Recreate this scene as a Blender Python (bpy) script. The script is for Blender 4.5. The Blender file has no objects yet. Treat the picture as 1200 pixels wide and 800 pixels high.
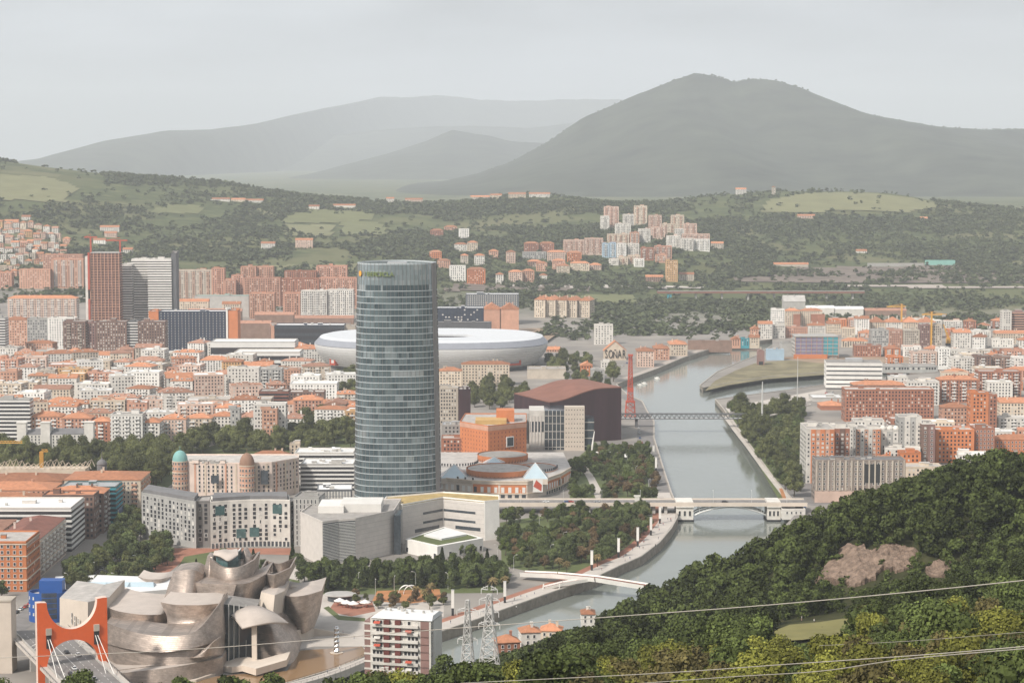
import bpy, bmesh, math, random
import numpy as np
from mathutils import Vector, Matrix
from mathutils.geometry import delaunay_2d_cdt, tessellate_polygon

R = math.radians
rng = random.Random(7)
C = bpy.context.scene.collection

# ------------------------------------------------------------------ camera, sky, sun, exposure
F, CZ = 2540.0, 245.0                       # focal length in picture units (1200 wide), eye height in metres
TH = math.atan(222.0 / F)                   # the camera looks 5 degrees down
cam_d = bpy.data.cameras.new('camera')
cam = bpy.data.objects.new('camera', cam_d); C.objects.link(cam)
cam.location = (0, 0, CZ); cam.rotation_euler = (math.pi / 2 - TH, 0, 0)
cam_d.sensor_width = 36; cam_d.lens = 36 * F / 1200
cam_d.clip_start = 1; cam_d.clip_end = 120000
bpy.context.scene.camera = cam

SUN_TRAVEL = Vector((0.50, 0.54, -0.68)).normalized()
world = bpy.data.worlds.new('World'); bpy.context.scene.world = world
world.use_nodes = True
nt = world.node_tree; nt.nodes.clear()
wo = nt.nodes.new('ShaderNodeOutputWorld'); bg = nt.nodes.new('ShaderNodeBackground')
sky = nt.nodes.new('ShaderNodeTexSky'); sky.sky_type = 'NISHITA'; sky.sun_disc = False
sky.sun_elevation = math.asin(-SUN_TRAVEL.z); sky.sun_rotation = math.atan2(-SUN_TRAVEL.x, -SUN_TRAVEL.y)
sky.dust_density = 4; sky.air_density = 1.5
hs = nt.nodes.new('ShaderNodeHueSaturation'); hs.inputs['Saturation'].default_value = 0.12; hs.inputs['Value'].default_value = 1.0
# overcast: an even veil of cloud with soft lighter and darker patches over the clear sky
tc = nt.nodes.new('ShaderNodeTexCoord'); mp = nt.nodes.new('ShaderNodeMapping'); mp.inputs['Scale'].default_value = (3, 3, 14)
nz = nt.nodes.new('ShaderNodeTexNoise'); nz.inputs['Scale'].default_value = 1.6; nz.inputs['Detail'].default_value = 5
rp = nt.nodes.new('ShaderNodeMapRange'); rp.inputs['From Min'].default_value = .3; rp.inputs['From Max'].default_value = .7
rp.inputs['To Min'].default_value = 0.66; rp.inputs['To Max'].default_value = 1.18
mixc = nt.nodes.new('ShaderNodeMix'); mixc.data_type = 'RGBA'; mixc.inputs['Factor'].default_value = 0.6
mixc.inputs[7].default_value = (7.7, 8.2, 8.9, 1)
mul = nt.nodes.new('ShaderNodeMix'); mul.data_type = 'RGBA'; mul.blend_type = 'MULTIPLY'; mul.inputs['Factor'].default_value = 1
L = nt.links.new
L(tc.outputs['Generated'], mp.inputs['Vector']); L(mp.outputs[0], nz.inputs['Vector']); L(nz.outputs['Fac'], rp.inputs['Value'])
L(sky.outputs[0], hs.inputs['Color']); L(hs.outputs[0], mixc.inputs[6]); L(mixc.outputs[2], mul.inputs[6]); L(rp.outputs[0], mul.inputs[7])
L(mul.outputs[2], bg.inputs['Color']); bg.inputs['Strength'].default_value = 0.08; L(bg.outputs[0], wo.inputs['Surface'])

sd = bpy.data.lights.new('sun', 'SUN'); sd.energy = 3.0; sd.angle = R(5); sd.color = (1, .94, .86)
sun = bpy.data.objects.new('sun', sd); C.objects.link(sun); sun.rotation_euler = SUN_TRAVEL.to_track_quat('-Z', 'Y').to_euler()
sun.location = (-300, 0, 900)
scn = bpy.context.scene
scn.view_settings.view_transform = 'Standard'; scn.view_settings.look = 'None'
scn.view_settings.exposure = 0.52; scn.view_settings.gamma = 1; scn.view_settings.use_curve_mapping = False
scn.render.engine = 'CYCLES'
scn.cycles.max_bounces = 5; scn.cycles.diffuse_bounces = 2; scn.cycles.glossy_bounces = 2; scn.cycles.transmission_bounces = 2
scn.cycles.volume_bounces = 2; scn.cycles.transparent_max_bounces = 4
scn.cycles.use_denoising = True
scn.cycles.caustics_reflective = False; scn.cycles.caustics_refractive = False

# ------------------------------------------------------------------ where a point of the place lies, from its bearing in the photograph
cT, sT = math.cos(TH), math.sin(TH)
def at_d(px, py, d):
    u, v = (px - 600) / F, (400 - py) / F
    k = d / (cT + v * sT)
    return Vector((u * k, d, CZ + (-sT + v * cT) * k))
def at_z(px, py, z):
    u, v = (px - 600) / F, (400 - py) / F
    t = (z - CZ) / (-sT + v * cT)
    return Vector((u * t, (cT + v * sT) * t, z))
def zat(py, d): return at_d(600, py, d).z
def xat(px, d, py=500): return at_d(px, py, d).x
def dat(py, z=5): return at_z(600, py, z).y

# ------------------------------------------------------------------ helpers
def mat(name, rgb, rough=0.85, metal=0.0, var=0.18, scale=0.15, bump=0.0, objvar=0.0, spec=0.3, fine=0.0, tone=0.0, stretch=None):
    m = bpy.data.materials.new(name); m.use_nodes = True
    t = m.node_tree; b = t.nodes['Principled BSDF']; l = t.links.new
    b.inputs['Roughness'].default_value = rough; b.inputs['Metallic'].default_value = metal
    b.inputs['Specular IOR Level'].default_value = spec
    g = t.nodes.new('ShaderNodeNewGeometry')
    vec = g.outputs['Position']
    if stretch:
        mpn = t.nodes.new('ShaderNodeMapping'); mpn.inputs['Scale'].default_value = stretch; l(vec, mpn.inputs['Vector']); vec = mpn.outputs[0]
    n = t.nodes.new('ShaderNodeTexNoise'); n.inputs['Scale'].default_value = scale; n.inputs['Detail'].default_value = 6
    n.inputs['Roughness'].default_value = 0.65
    l(vec, n.inputs['Vector'])
    mr = t.nodes.new('ShaderNodeMapRange'); mr.inputs['From Min'].default_value = .25; mr.inputs['From Max'].default_value = .75
    mr.inputs['To Min'].default_value = 1 - var; mr.inputs['To Max'].default_value = 1 + var
    l(n.outputs['Fac'], mr.inputs['Value'])
    val = mr.outputs[0]
    def mulv(a, bsock):
        q = t.nodes.new('ShaderNodeMath'); q.operation = 'MULTIPLY'; l(a, q.inputs[0]); l(bsock, q.inputs[1]); return q.outputs[0]
    if objvar:
        oi = t.nodes.new('ShaderNodeObjectInfo'); r2 = t.nodes.new('ShaderNodeMapRange')
        r2.inputs['To Min'].default_value = 1 - objvar; r2.inputs['To Max'].default_value = 1 + objvar
        l(oi.outputs['Random'], r2.inputs['Value']); val = mulv(val, r2.outputs[0])
    if tone:
        at = t.nodes.new('ShaderNodeAttribute'); at.attribute_name = 'tone'; r3 = t.nodes.new('ShaderNodeMapRange')
        r3.inputs['To Min'].default_value = 1 - tone; r3.inputs['To Max'].default_value = 1 + tone
        l(at.outputs['Fac'], r3.inputs['Value']); val = mulv(val, r3.outputs[0])
    vm = t.nodes.new('ShaderNodeVectorMath'); vm.operation = 'SCALE'; vm.inputs[0].default_value = rgb; l(val, vm.inputs['Scale'])
    l(vm.outputs[0], b.inputs['Base Color'])
    if bump:
        n2 = t.nodes.new('ShaderNodeTexNoise'); n2.inputs['Scale'].default_value = fine or scale * 8; n2.inputs['Detail'].default_value = 4
        l(vec, n2.inputs['Vector'])
        bp = t.nodes.new('ShaderNodeBump'); bp.inputs['Strength'].default_value = bump; bp.inputs['Distance'].default_value = 0.3
        l(n2.outputs['Fac'], bp.inputs['Height']); l(bp.outputs[0], b.inputs['Normal'])
    return m

M = {}
def walls(name, rgb, ov=.12, **k): M[name] = mat(name, rgb, objvar=ov, **k)
walls('cream', (.60, .50, .39)); walls('white', (.63, .595, .54)); walls('pink', (.58, .42, .34)); walls('palepink', (.70, .57, .49)); walls('ochre', (.55, .34, .17))
walls('grey', (.36, .35, .33)); walls('brick', (.34, .15, .095)); walls('orange', (.53, .19, .08), var=.12); walls('brown', (.19, .12, .095))
walls('salmon', (.52, .29, .20)); walls('stone', (.46, .40, .33)); walls('concrete', (.42, .40, .37)); walls('darkgrey', (.12, .12, .125))
walls('palebrick', (.50, .27, .19)); walls('purplebrick', (.25, .15, .13)); walls('limestone', (.58, .50, .42), var=.1); walls('whitewall', (.74, .71, .66), var=.1)
M['tile'] = mat('tile', (.42, .185, .10), objvar=.34, var=.3, scale=.35); M['oldtile'] = mat('oldtile', (.36, .19, .13), objvar=.25, var=.3, scale=.35)
M['darktile'] = mat('darktile', (.22, .095, .07), objvar=.15, var=.3)
M['flatroof'] = mat('flatroof', (.40, .37, .34), objvar=.35, var=.3, scale=.2); M['whiteroof'] = mat('whiteroof', (.72, .71, .69), objvar=.1, var=.12)
M['slateroof'] = mat('slateroof', (.17, .165, .165), objvar=.15, var=.2)
M['glass'] = mat('glass', (.05, .06, .07), rough=.15, spec=.7, var=.5, scale=.6, objvar=.1)
M['darkpane'] = mat('darkpane', (.035, .035, .04), rough=.2, spec=.5, var=.6, scale=.9)
M['greenglass'] = mat('greenglass', (.06, .12, .12), rough=.12, spec=.8, var=.4, scale=.4)
M['blind'] = mat('blind', (.55, .52, .47), var=.25, scale=.7)
M['frame'] = mat('frame', (.70, .68, .64), var=.08); M['metal'] = mat('metal', (.55, .55, .54), rough=.45, metal=.6, var=.1)
M['steel'] = mat('steel', (.62, .61, .58), rough=.5, metal=.3, var=.15); M['dark'] = mat('dark', (.03, .03, .032), rough=.6)
M['rust'] = mat('rust', (.046, .021, .025), rough=.8, var=.35, scale=.12, stretch=(1, 1, .15)); M['rustroof'] = mat('rustroof', (.23, .105, .075), var=.2, scale=.08)
M['redpaint'] = mat('redpaint', (.72, .125, .03), rough=.55, var=.06, scale=.4); M['redpanel'] = mat('redpanel', (.15, .045, .038), var=.15, objvar=.1)
M['crane'] = mat('crane', (.45, .085, .05), rough=.6, var=.15); M['yellow'] = mat('yellow', (.62, .33, .06), rough=.6, var=.1)
M['blue'] = mat('blue', (.02, .085, .30), rough=.5, var=.12); M['teal'] = mat('teal', (.06, .28, .33), var=.2); M['mint'] = mat('mint', (.25, .48, .42), var=.15)
M['copper'] = mat('copper', (.20, .40, .37), rough=.6, var=.15)
M['bark'] = mat('bark', (.09, .07, .05), var=.3, scale=2)
M['tidestone'] = mat('tide_stone', (.055, .055, .042), var=.3, scale=.3); M['quay'] = mat('quay', (.27, .235, .195), var=.35, scale=.25); M['kerbstone'] = mat('kerbstone', (.42, .38, .33), var=.15)
M['paving'] = mat('paving', (.40, .345, .30), var=.16, scale=.12); M['asphalt'] = mat('asphalt', (.20, .185, .175), var=.25, scale=.1)
M['lightpaving'] = mat('lightpaving', (.50, .45, .40), var=.14, scale=.09)
M['redpaving'] = mat('redpaving', (.33, .15, .10), var=.25, scale=.12); M['orangeplay'] = mat('orangeplay', (.42, .19, .08), var=.25, scale=.15)
M['lawn'] = mat('lawn', (.105, .125, .045), var=.28, scale=.05, bump=.3, fine=1.0); M['drygrass'] = mat('drygrass', (.205, .175, .10), var=.5, scale=.04)
M['earth'] = mat('earth', (.32, .23, .16), var=.3, scale=.06)
M['silver'] = mat('silver', (.6, .6, .6), rough=.25, var=.1); M['clearing'] = mat('clearing', (.20, .18, .065), var=.2, scale=.1, bump=.2)
M['cloth'] = mat('cloth', (.75, .72, .68), var=.1)

def tag(o, label=None, cat=None, group=None, kind=None):
    if label: o['label'] = label
    if cat: o['category'] = cat
    if group: o['group'] = group
    if kind: o['kind'] = kind
    return o
def thing(name, label, cat, loc=(0, 0, 0), rotz=0.0, group=None):
    o = bpy.data.objects.new(name, None); C.objects.link(o); o.empty_display_size = 1
    o.location = loc; o.rotation_euler = (0, 0, rotz)
    return tag(o, label, cat, group)
def link(name, me, parent=None, loc=(0, 0, 0), rotz=0.0):
    o = bpy.data.objects.new(name, me); C.objects.link(o)
    if parent: o.parent = parent
    o.location = loc; o.rotation_euler = (0, 0, rotz)
    return o

class MB:
    """collects faces in a thing's own frame and links them as ONE mesh"""
    def __init__(s): s.v = []; s.f = []; s.m = []; s.t = []
    def add(s, vs, fs, mi=0, tone=.5):
        b = len(s.v); s.v += [tuple(v) for v in vs]
        for f in fs: s.f.append([b + i for i in f]); s.m.append(mi); s.t.append(tone)
    def box(s, x0, x1, y0, y1, z0, z1, mi=0, tone=.5):
        s.add([(x0, y0, z0), (x1, y0, z0), (x1, y1, z0), (x0, y1, z0), (x0, y0, z1), (x1, y0, z1), (x1, y1, z1), (x0, y1, z1)],
              [(0, 3, 2, 1), (4, 5, 6, 7), (0, 1, 5, 4), (1, 2, 6, 5), (2, 3, 7, 6), (3, 0, 4, 7)], mi, tone)
    def prism(s, poly, z0, z1, mi=0, cap=None, top=True, bottom=False, tone=.5, inset=None):
        n = len(poly); up = inset or poly
        s.add([(p[0], p[1], z0) for p in poly] + [(p[0], p[1], z1) for p in up], [(i, (i + 1) % n, n + (i + 1) % n, n + i) for i in range(n)], mi, tone)
        if top: s.add([(p[0], p[1], z1) for p in up], [tuple(range(n))], mi if cap is None else cap, tone)
        if bottom: s.add([(p[0], p[1], z0) for p in poly], [tuple(reversed(range(n)))], mi, tone)
    def tube(s, pts, r, n=6, mi=0, caps=True):
        pts = [Vector(p) for p in pts]; rs = r if isinstance(r, (list, tuple)) else [r] * len(pts); rings = []
        for i, p in enumerate(pts):
            d = (pts[min(i + 1, len(pts) - 1)] - pts[max(i - 1, 0)]).normalized()
            a = d.cross(Vector((0, 0, 1)) if abs(d.z) < .95 else Vector((1, 0, 0))).normalized(); b = a.cross(d)
            rings.append([p + (a * math.cos(2 * math.pi * k / n) + b * math.sin(2 * math.pi * k / n)) * rs[i] for k in range(n)])
        s.loft(rings, mi, caps)
    def loft(s, rings, mi=0, caps=True, tone=.5):
        n = len(rings[0]); vs = [v for r in rings for v in r]; fs = []
        for j in range(len(rings) - 1):
            for i in range(n): fs.append((j * n + i, j * n + (i + 1) % n, (j + 1) * n + (i + 1) % n, (j + 1) * n + i))
        if caps: fs.append(tuple(reversed(range(n)))); fs.append(tuple((len(rings) - 1) * n + i for i in range(n)))
        s.add(vs, fs, mi, tone)
    def mesh(s, name, mats, smooth=False):
        me = bpy.data.meshes.new(name); me.from_pydata(s.v, [], s.f)
        for m in mats if isinstance(mats, (list, tuple)) else [mats]: me.materials.append(m)
        me.polygons.foreach_set('material_index', s.m)
        if len(set(s.t)) > 1:
            a = me.attributes.new('tone', 'FLOAT', 'FACE'); a.data.foreach_set('value', s.t)
        if smooth: me.polygons.foreach_set('use_smooth', [True] * len(s.f))
        me.update(); return me
    def build(s, name, mats, parent=None, smooth=False, loc=(0, 0, 0), rotz=0.0):
        return link(name, s.mesh(name, mats, smooth), parent, loc, rotz)

def np_mesh(name, V, T, mats, tone=None, smooth=False):
    V = np.asarray(V, np.float32); T = np.asarray(T, np.int32); k = T.shape[1]
    me = bpy.data.meshes.new(name); me.vertices.add(len(V)); me.vertices.foreach_set('co', V.ravel())
    me.loops.add(T.size); me.loops.foreach_set('vertex_index', T.ravel())
    me.polygons.add(len(T)); me.polygons.foreach_set('loop_start', np.arange(0, T.size, k, dtype=np.int32))
    try: me.polygons.foreach_set('loop_total', np.full(len(T), k, np.int32))
    except Exception: pass
    if smooth: me.polygons.foreach_set('use_smooth', np.ones(len(T), bool))
    for m in mats if isinstance(mats, (list, tuple)) else [mats]: me.materials.append(m)
    if tone is not None:
        a = me.attributes.new('tone', 'FLOAT', 'FACE'); a.data.foreach_set('value', np.asarray(tone, np.float32))
    me.update(calc_edges=True); me.validate(); return me

def sheet(name, poly, z, m):
    """a flat sheet of the ground: paving, lawn, road"""
    tris = tessellate_polygon([[Vector((p[0], p[1], 0)) for p in poly]])
    me = bpy.data.meshes.new(name); me.from_pydata([(p[0], p[1], z) for p in poly], [], [tuple(t) for t in tris]); me.materials.append(m)
    bm = bmesh.new(); bm.from_mesh(me); bmesh.ops.recalc_face_normals(bm, faces=bm.faces)
    if sum(f.normal.z for f in bm.faces) < 0: bmesh.ops.reverse_faces(bm, faces=bm.faces)
    bm.to_mesh(me); bm.free()
    return tag(link(name, me), kind='structure')
def psheet(name, pts, m, z=5.0, dz=.1): return sheet(name, [at_z(x, y, z)[:2] for x, y in pts], z + dz, M[m])

def crom(pts, n):
    """n points along a smooth curve through pts"""
    P = [Vector(p) for p in pts]; k = len(P) - 1; out = []
    for i in range(n):
        t = i / (n - 1) * k; j = min(int(t), k - 1); u = t - j
        p0 = P[j - 1] if j > 0 else P[0] * 2 - P[1]; p1, p2 = P[j], P[j + 1]; p3 = P[j + 2] if j + 2 <= k else P[k] * 2 - P[k - 1]
        out.append(0.5 * ((2 * p1) + (p2 - p0) * u + (2 * p0 - 5 * p1 + 4 * p2 - p3) * u * u + (3 * p1 - p0 - 3 * p2 + p3) * u ** 3))
    return out
def inside(x, y, poly):
    c = False; j = len(poly) - 1
    for i in range(len(poly)):
        xi, yi = poly[i]; xj, yj = poly[j]
        if (yi > y) != (yj > y) and x < (xj - xi) * (y - yi) / (yj - yi) + xi: c = not c
        j = i
    return c

# ------------------------------------------------------------------ terrain
class TPS:
    def __init__(s, pts):
        P = np.array(pts, float); s.P = P[:, :2] / 1000; n = len(P)
        K = s.k(s.P, s.P) + np.eye(n) * 2e-4; A = np.zeros((n + 3, n + 3)); A[:n, :n] = K
        A[:n, n] = 1; A[:n, n + 1:] = s.P; A[n, :n] = 1; A[n + 1:, :n] = s.P.T
        s.w = np.linalg.solve(A, np.concatenate([P[:, 2], np.zeros(3)]))
    def k(s, a, b):
        r2 = ((a[:, None, :] - b[None, :, :]) ** 2).sum(-1); return np.where(r2 > 0, r2 * np.log(np.maximum(r2, 1e-12)) * .5, 0)
    def __call__(s, X, Y):
        Q = np.stack([np.ravel(X), np.ravel(Y)], 1) / 1000; n = len(s.P)
        z = s.k(Q, s.P) @ s.w[:n] + s.w[n] + Q @ s.w[n + 1:]; return z.reshape(np.shape(X))
near_pts = []
for px, d, z in [(1190, 900, 108), (1300, 900, 118), (1100, 890, 104), (1000, 870, 94), (930, 890, 75), (850, 900, 60), (760, 905, 45), (700, 885, 39), (640, 850, 38),
                 (560, 760, 60), (475, 850, 27), (430, 850, 24), (520, 850, 29), (1000, 815, 97), (1000, 783, 87), (1060, 805, 96), (940, 810, 84), (880, 800, 74), (960, 700, 91), (1010, 690, 91), (910, 700, 89),
                 (950, 420, 138), (1150, 330, 160), (1150, 450, 138), (1150, 640, 103), (1150, 780, 93), (1290, 640, 112), (700, 560, 104), (700, 700, 74), (800, 700, 80), (800, 560, 108),
                 (560, 650, 83), (200, 600, 70), (200, 480, 117), (450, 500, 112), (600, 420, 132), (200, 780, 20), (200, 900, 5), (350, 840, 14), (-50, 800, 18), (0, 500, 105), (-200, 600, 70),
                 (640, 1000, 10), (560, 950, 10), (740, 1080, 8), (840, 1180, 8), (920, 1280, 8), (1000, 1100, 30), (1150, 1100, 40), (1000, 1300, 8), (1150, 1330, 8), (1300, 1330, 10), (450, 930, 8), (300, 930, 5), (100, 930, 5),
                 (800, 300, 160), (1100, 200, 180), (600, 200, 182), (200, 250, 165), (1000, 1450, 6), (1200, 1450, 6), (900, 1400, 6)]:
    near_pts.append((xat(px, d), d, z))
near_pts += [(0, 30, 226), (-120, 30, 222), (120, 30, 222), (-300, 100, 195), (300, 100, 200), (0, 110, 204), (0, -150, 235), (-400, 400, 120), (400, 500, 135), (500, 900, 120), (-500, 800, 30), (-500, 950, 5)]
near_tps = TPS(near_pts)
far_pts = []
for d, row in [(2900, [(-300, 16), (0, 18), (300, 14), (600, 8), (900, 5), (1500, 5)]),
               (3300, [(-300, 52), (0, 47), (200, 41), (400, 28), (600, 19), (800, 8), (1000, 5), (1500, 5)]),
               (3700, [(700, 24), (900, 14), (1100, 14), (1400, 14)]),
               (3900, [(-300, 90), (0, 81), (200, 65), (400, 58), (600, 44), (800, 34), (1000, 27), (1300, 27)]),
               (4200, [(700, 74), (760, 78), (820, 66), (1000, 50), (1200, 50), (0, 110), (400, 78)]),
               (4600, [(-200, 190), (0, 160), (150, 134), (300, 106), (450, 90), (600, 93), (750, 100), (900, 84), (1050, 78), (1200, 72), (1400, 72)]),
               (5200, [(-300, 270), (-100, 232), (0, 226), (60, 206), (150, 186), (250, 176), (350, 138), (450, 125), (520, 118), (580, 136), (640, 142), (720, 116), (800, 132), (850, 144), (950, 150), (1050, 145), (1100, 126), (1200, 106), (1400, 100)]),
               (5900, [(-300, 180), (0, 150), (300, 90), (600, 70), (900, 70), (1300, 60)]),
               (7000, [(-300, 60), (300, 60), (900, 60), (1500, 60)]), (9000, [(-300, 60), (600, 60), (1500, 60)])]:
    for px, z in row: far_pts.append((xat(px, d), d, z))
far_tps = TPS(far_pts)
prs = np.random.RandomState(3)
_w = prs.uniform(-1, 1, (9, 4))
def wob(X, Y, s):
    z = 0
    for a, b, c, e in _w: z = z + np.sin((X * a + Y * b) / s * 3 + c * 9) * (.5 + .5 * e)
    return z / 3
def terr(X, Y):
    X = np.asarray(X, float); Y = np.asarray(Y, float)
    n = np.maximum(near_tps(X, Y), 5); city = np.full(X.shape, 5.0)
    f = np.maximum(far_tps(X, Y), 5)
    t1 = np.clip((1500 - Y) / 120, 0, 1); z = n * t1 + city * (1 - t1)
    s = np.clip((Y - 2650) / 300, 0, 1); s = s * s * (3 - 2 * s); z = z * (1 - s) + f * s
    s2 = np.clip((Y - 3600) / 500, 0, 1); z = z + wob(X, Y, 260) * 5 * s2 + wob(Y, X, 90) * 1.6 * s2
    s3 = np.clip((Y - 8000) / 800, 0, 1); z = z * (1 - s3) + 55 * s3
    return z
def ter(x, y): return float(terr(np.array([x]), np.array([y]))[0])

LB = [(905, 402), (880, 405), (840, 411), (800, 424), (770, 437), (738, 449), (722, 456), (735, 468), (752, 476), (758, 488), (766, 500), (766, 520), (772, 540), (778, 560), (786, 585),
      (792, 600), (793, 615), (786, 628), (772, 645), (750, 662), (725, 673), (690, 690), (650, 703), (600, 721), (560, 736), (520, 750), (470, 766), (432, 780), (395, 795), (340, 812), (250, 832), (100, 860), (-160, 905)]
left_bank = [at_z(x, y, 0)[:2] for x, y in LB]
pen = [at_z(x, y, 0)[:2] for x, y in [(905, 409), (885, 422), (862, 431), (840, 441), (820, 457), (824, 460), (855, 454), (900, 447), (970, 441), (1040, 430), (1110, 425)]]
RB = [(1110, 440), (1040, 447), (970, 456), (920, 463), (875, 469), (838, 474), (848, 486), (858, 503), (875, 525), (893, 550), (912, 575), (925, 590), (938, 604)]
right_bank = [at_z(x, y, 0)[:2] for x, y in RB]
near_bank = [(xat(px, d), d) for px, d in [(900, 1300), (820, 1205), (760, 1135), (700, 1070), (620, 1012), (540, 975), (450, 940), (340, 915), (200, 900), (0, 880), (-160, 860)]]
river = list(pen) + right_bank + near_bank + list(reversed(left_bank))
river = [(float(a), float(b)) for a, b in river]

def build_ground():
    pts = []
    for y in list(np.arange(-250, 1500, 22)) + list(np.arange(1500, 3650, 45)):
        st = 22 if y < 1500 else 45; w = 560 if y < 1500 else 1600
        for x in np.arange(-w, w + 1, st): pts.append((x, y))
    for y in np.arange(-250, 1500, 150):
        for x in (-1600, -1100, -700, 700, 1100, 1600): pts.append((x, y))
    for y in np.arange(3690, 6000, 60):
        for x in np.arange(-2100, 2101, 60): pts.append((x, y))
    for y in np.arange(6000, 8001, 250):
        for x in np.arange(-3000, 3001, 250): pts.append((x, y))
    for y in np.arange(9000, 44001, 3500):
        for x in np.arange(-21000, 21001, 3500): pts.append((x, y))
    for y in (-250, 1500, 3650, 6000, 8000):
        for x in (-21000, -11000, -6000, 6000, 11000, 21000): pts.append((x, y))
    # keep grid points off the bank so that no sliver crosses it
    rv = np.array(river); keep = []
    P = np.array(pts)
    seg = np.roll(rv, -1, 0) - rv
    for p in P:
        d = p - rv; t = np.clip((d * seg).sum(1) / (seg ** 2).sum(1), 0, 1)
        if (((d - seg * t[:, None]) ** 2).sum(1)).min() > 36: keep.append(tuple(p))
    n = len(river)
    vs = [Vector(p) for p in river] + [Vector(p) for p in keep]
    ov, oe, of, _, _, _ = delaunay_2d_cdt(vs, [(i, (i + 1) % n) for i in range(n)], [], 0, 1e-3)
    X = np.array([v.x for v in ov]); Y = np.array([v.y for v in ov]); Z = terr(X, Y)
    tris = [f for f in of if not inside(sum(ov[i].x for i in f) / 3, sum(ov[i].y for i in f) / 3, river)]
    me = np_mesh('ground', np.stack([X, Y, Z], 1), np.array(tris), M['ground'], smooth=True)
    a = me.attributes.new('zone', 'FLOAT', 'POINT')
    hill = np.clip((Z - 9) / 8, 0, 1) * (Y < 1450) + np.clip((Y - 3000 + .12 * X) / 500, 0, 1)
    z2 = np.zeros(len(me.vertices)); z2[:len(hill)] = hill[:len(z2)]
    a.data.foreach_set('value', z2.astype(np.float32))
    tag(link('ground', me), kind='structure')

def ground_mat():
    m = bpy.data.materials.new('ground'); m.use_nodes = True; t = m.node_tree; b = t.nodes['Principled BSDF']; l = t.links.new
    b.inputs['Roughness'].default_value = .95; b.inputs['Specular IOR Level'].default_value = .1
    g = t.nodes.new('ShaderNodeNewGeometry')
    def noise(sc, det=5):
        n = t.nodes.new('ShaderNodeTexNoise'); n.inputs['Scale'].default_value = sc; n.inputs['Detail'].default_value = det; l(g.outputs['Position'], n.inputs['Vector']); return n.outputs['Fac']
    def ramp(fac, cols):
        r = t.nodes.new('ShaderNodeValToRGB'); l(fac, r.inputs[0]); e = r.color_ramp.elements
        while len(e) < len(cols): e.new(.5)
        for el, (p, c) in zip(e, cols): el.position = p; el.color = (*c, 1)
        return r.outputs[0]
    def mix(f, a, c):
        q = t.nodes.new('ShaderNodeMix'); q.data_type = 'RGBA'
        if isinstance(f, float): q.inputs[0].default_value = f
        else: l(f, q.inputs[0])
        l(a, q.inputs[6]); l(c, q.inputs[7]); return q.outputs[2]
    city = ramp(noise(.02), [(.3, (.20, .185, .17)), (.5, (.27, .245, .22)), (.7, (.33, .30, .265))])
    vo = t.nodes.new('ShaderNodeTexVoronoi'); vo.inputs['Scale'].default_value = .0055; l(g.outputs['Position'], vo.inputs['Vector'])
    sep = t.nodes.new('ShaderNodeSeparateColor'); l(vo.outputs['Color'], sep.inputs[0])
    field = ramp(sep.outputs[0], [(.0, (.085, .10, .042)), (.4, (.115, .122, .055)), (.7, (.15, .145, .075)), (1, (.095, .10, .042))])
    scrub = ramp(noise(.03, 8), [(.35, (.055, .068, .03)), (.55, (.09, .105, .045)), (.7, (.14, .145, .065))])
    big = t.nodes.new('ShaderNodeMapRange'); l(noise(.004, 4), big.inputs['Value']); big.inputs['From Min'].default_value = .44; big.inputs['From Max'].default_value = .52
    hillc = mix(big.outputs[0], field, scrub)
    sp = t.nodes.new('ShaderNodeSeparateXYZ'); l(g.outputs['Position'], sp.inputs[0])
    nearf = t.nodes.new('ShaderNodeMapRange'); l(sp.outputs['Y'], nearf.inputs['Value']); nearf.inputs['From Min'].default_value = 1500; nearf.inputs['From Max'].default_value = 1520
    nearc = ramp(noise(.08, 8), [(.35, (.03, .033, .014)), (.6, (.06, .06, .026)), (.8, (.13, .105, .06))])
    hillc = mix(nearf.outputs[0], nearc, hillc)
    za = t.nodes.new('ShaderNodeAttribute'); za.attribute_name = 'zone'
    l(mix(za.outputs['Fac'], city, hillc), b.inputs['Base Color'])
    return m
M['skyblue'] = mat('sky_blue', (.36, .47, .56), var=.1); M['oldbrick'] = mat('old_brick', (.26, .17, .13), var=.25); M['slate'] = mat('slate_wall', (.13, .14, .15), var=.2); M['navy'] = mat('navy_glass', (.03, .04, .065), rough=.25, spec=.6, var=.25)
M['ground'] = ground_mat()
build_ground()

def water_mat(name, rgb, rough, scale, bump):
    m = mat(name, rgb, rough=rough, var=.12, scale=.01, spec=.5)
    t = m.node_tree; b = t.nodes['Principled BSDF']; b.inputs['IOR'].default_value = 1.33
    g = t.nodes.new('ShaderNodeNewGeometry'); n = t.nodes.new('ShaderNodeTexNoise'); n.inputs['Scale'].default_value = scale; n.inputs['Detail'].default_value = 6
    mpn = t.nodes.new('ShaderNodeMapping'); mpn.inputs['Scale'].default_value = (1, .35, 1)
    bp = t.nodes.new('ShaderNodeBump'); bp.inputs['Strength'].default_value = bump; bp.inputs['Distance'].default_value = .5
    t.links.new(g.outputs['Position'], mpn.inputs[0]); t.links.new(mpn.outputs[0], n.inputs['Vector']); t.links.new(n.outputs['Fac'], bp.inputs['Height']); t.links.new(bp.outputs[0], b.inputs['Normal'])
    return m
M['water'] = water_mat('water', (.19, .205, .18), .10, .18, .22)
M['poolwater'] = water_mat('poolwater', (.27, .165, .085), .12, .5, .04)
tag(sheet('river_water', [(-600, 820), (260, 820), (560, 2300), (900, 3000), (120, 3000), (-600, 1000)], 0.0, M['water']), kind='structure')

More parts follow.
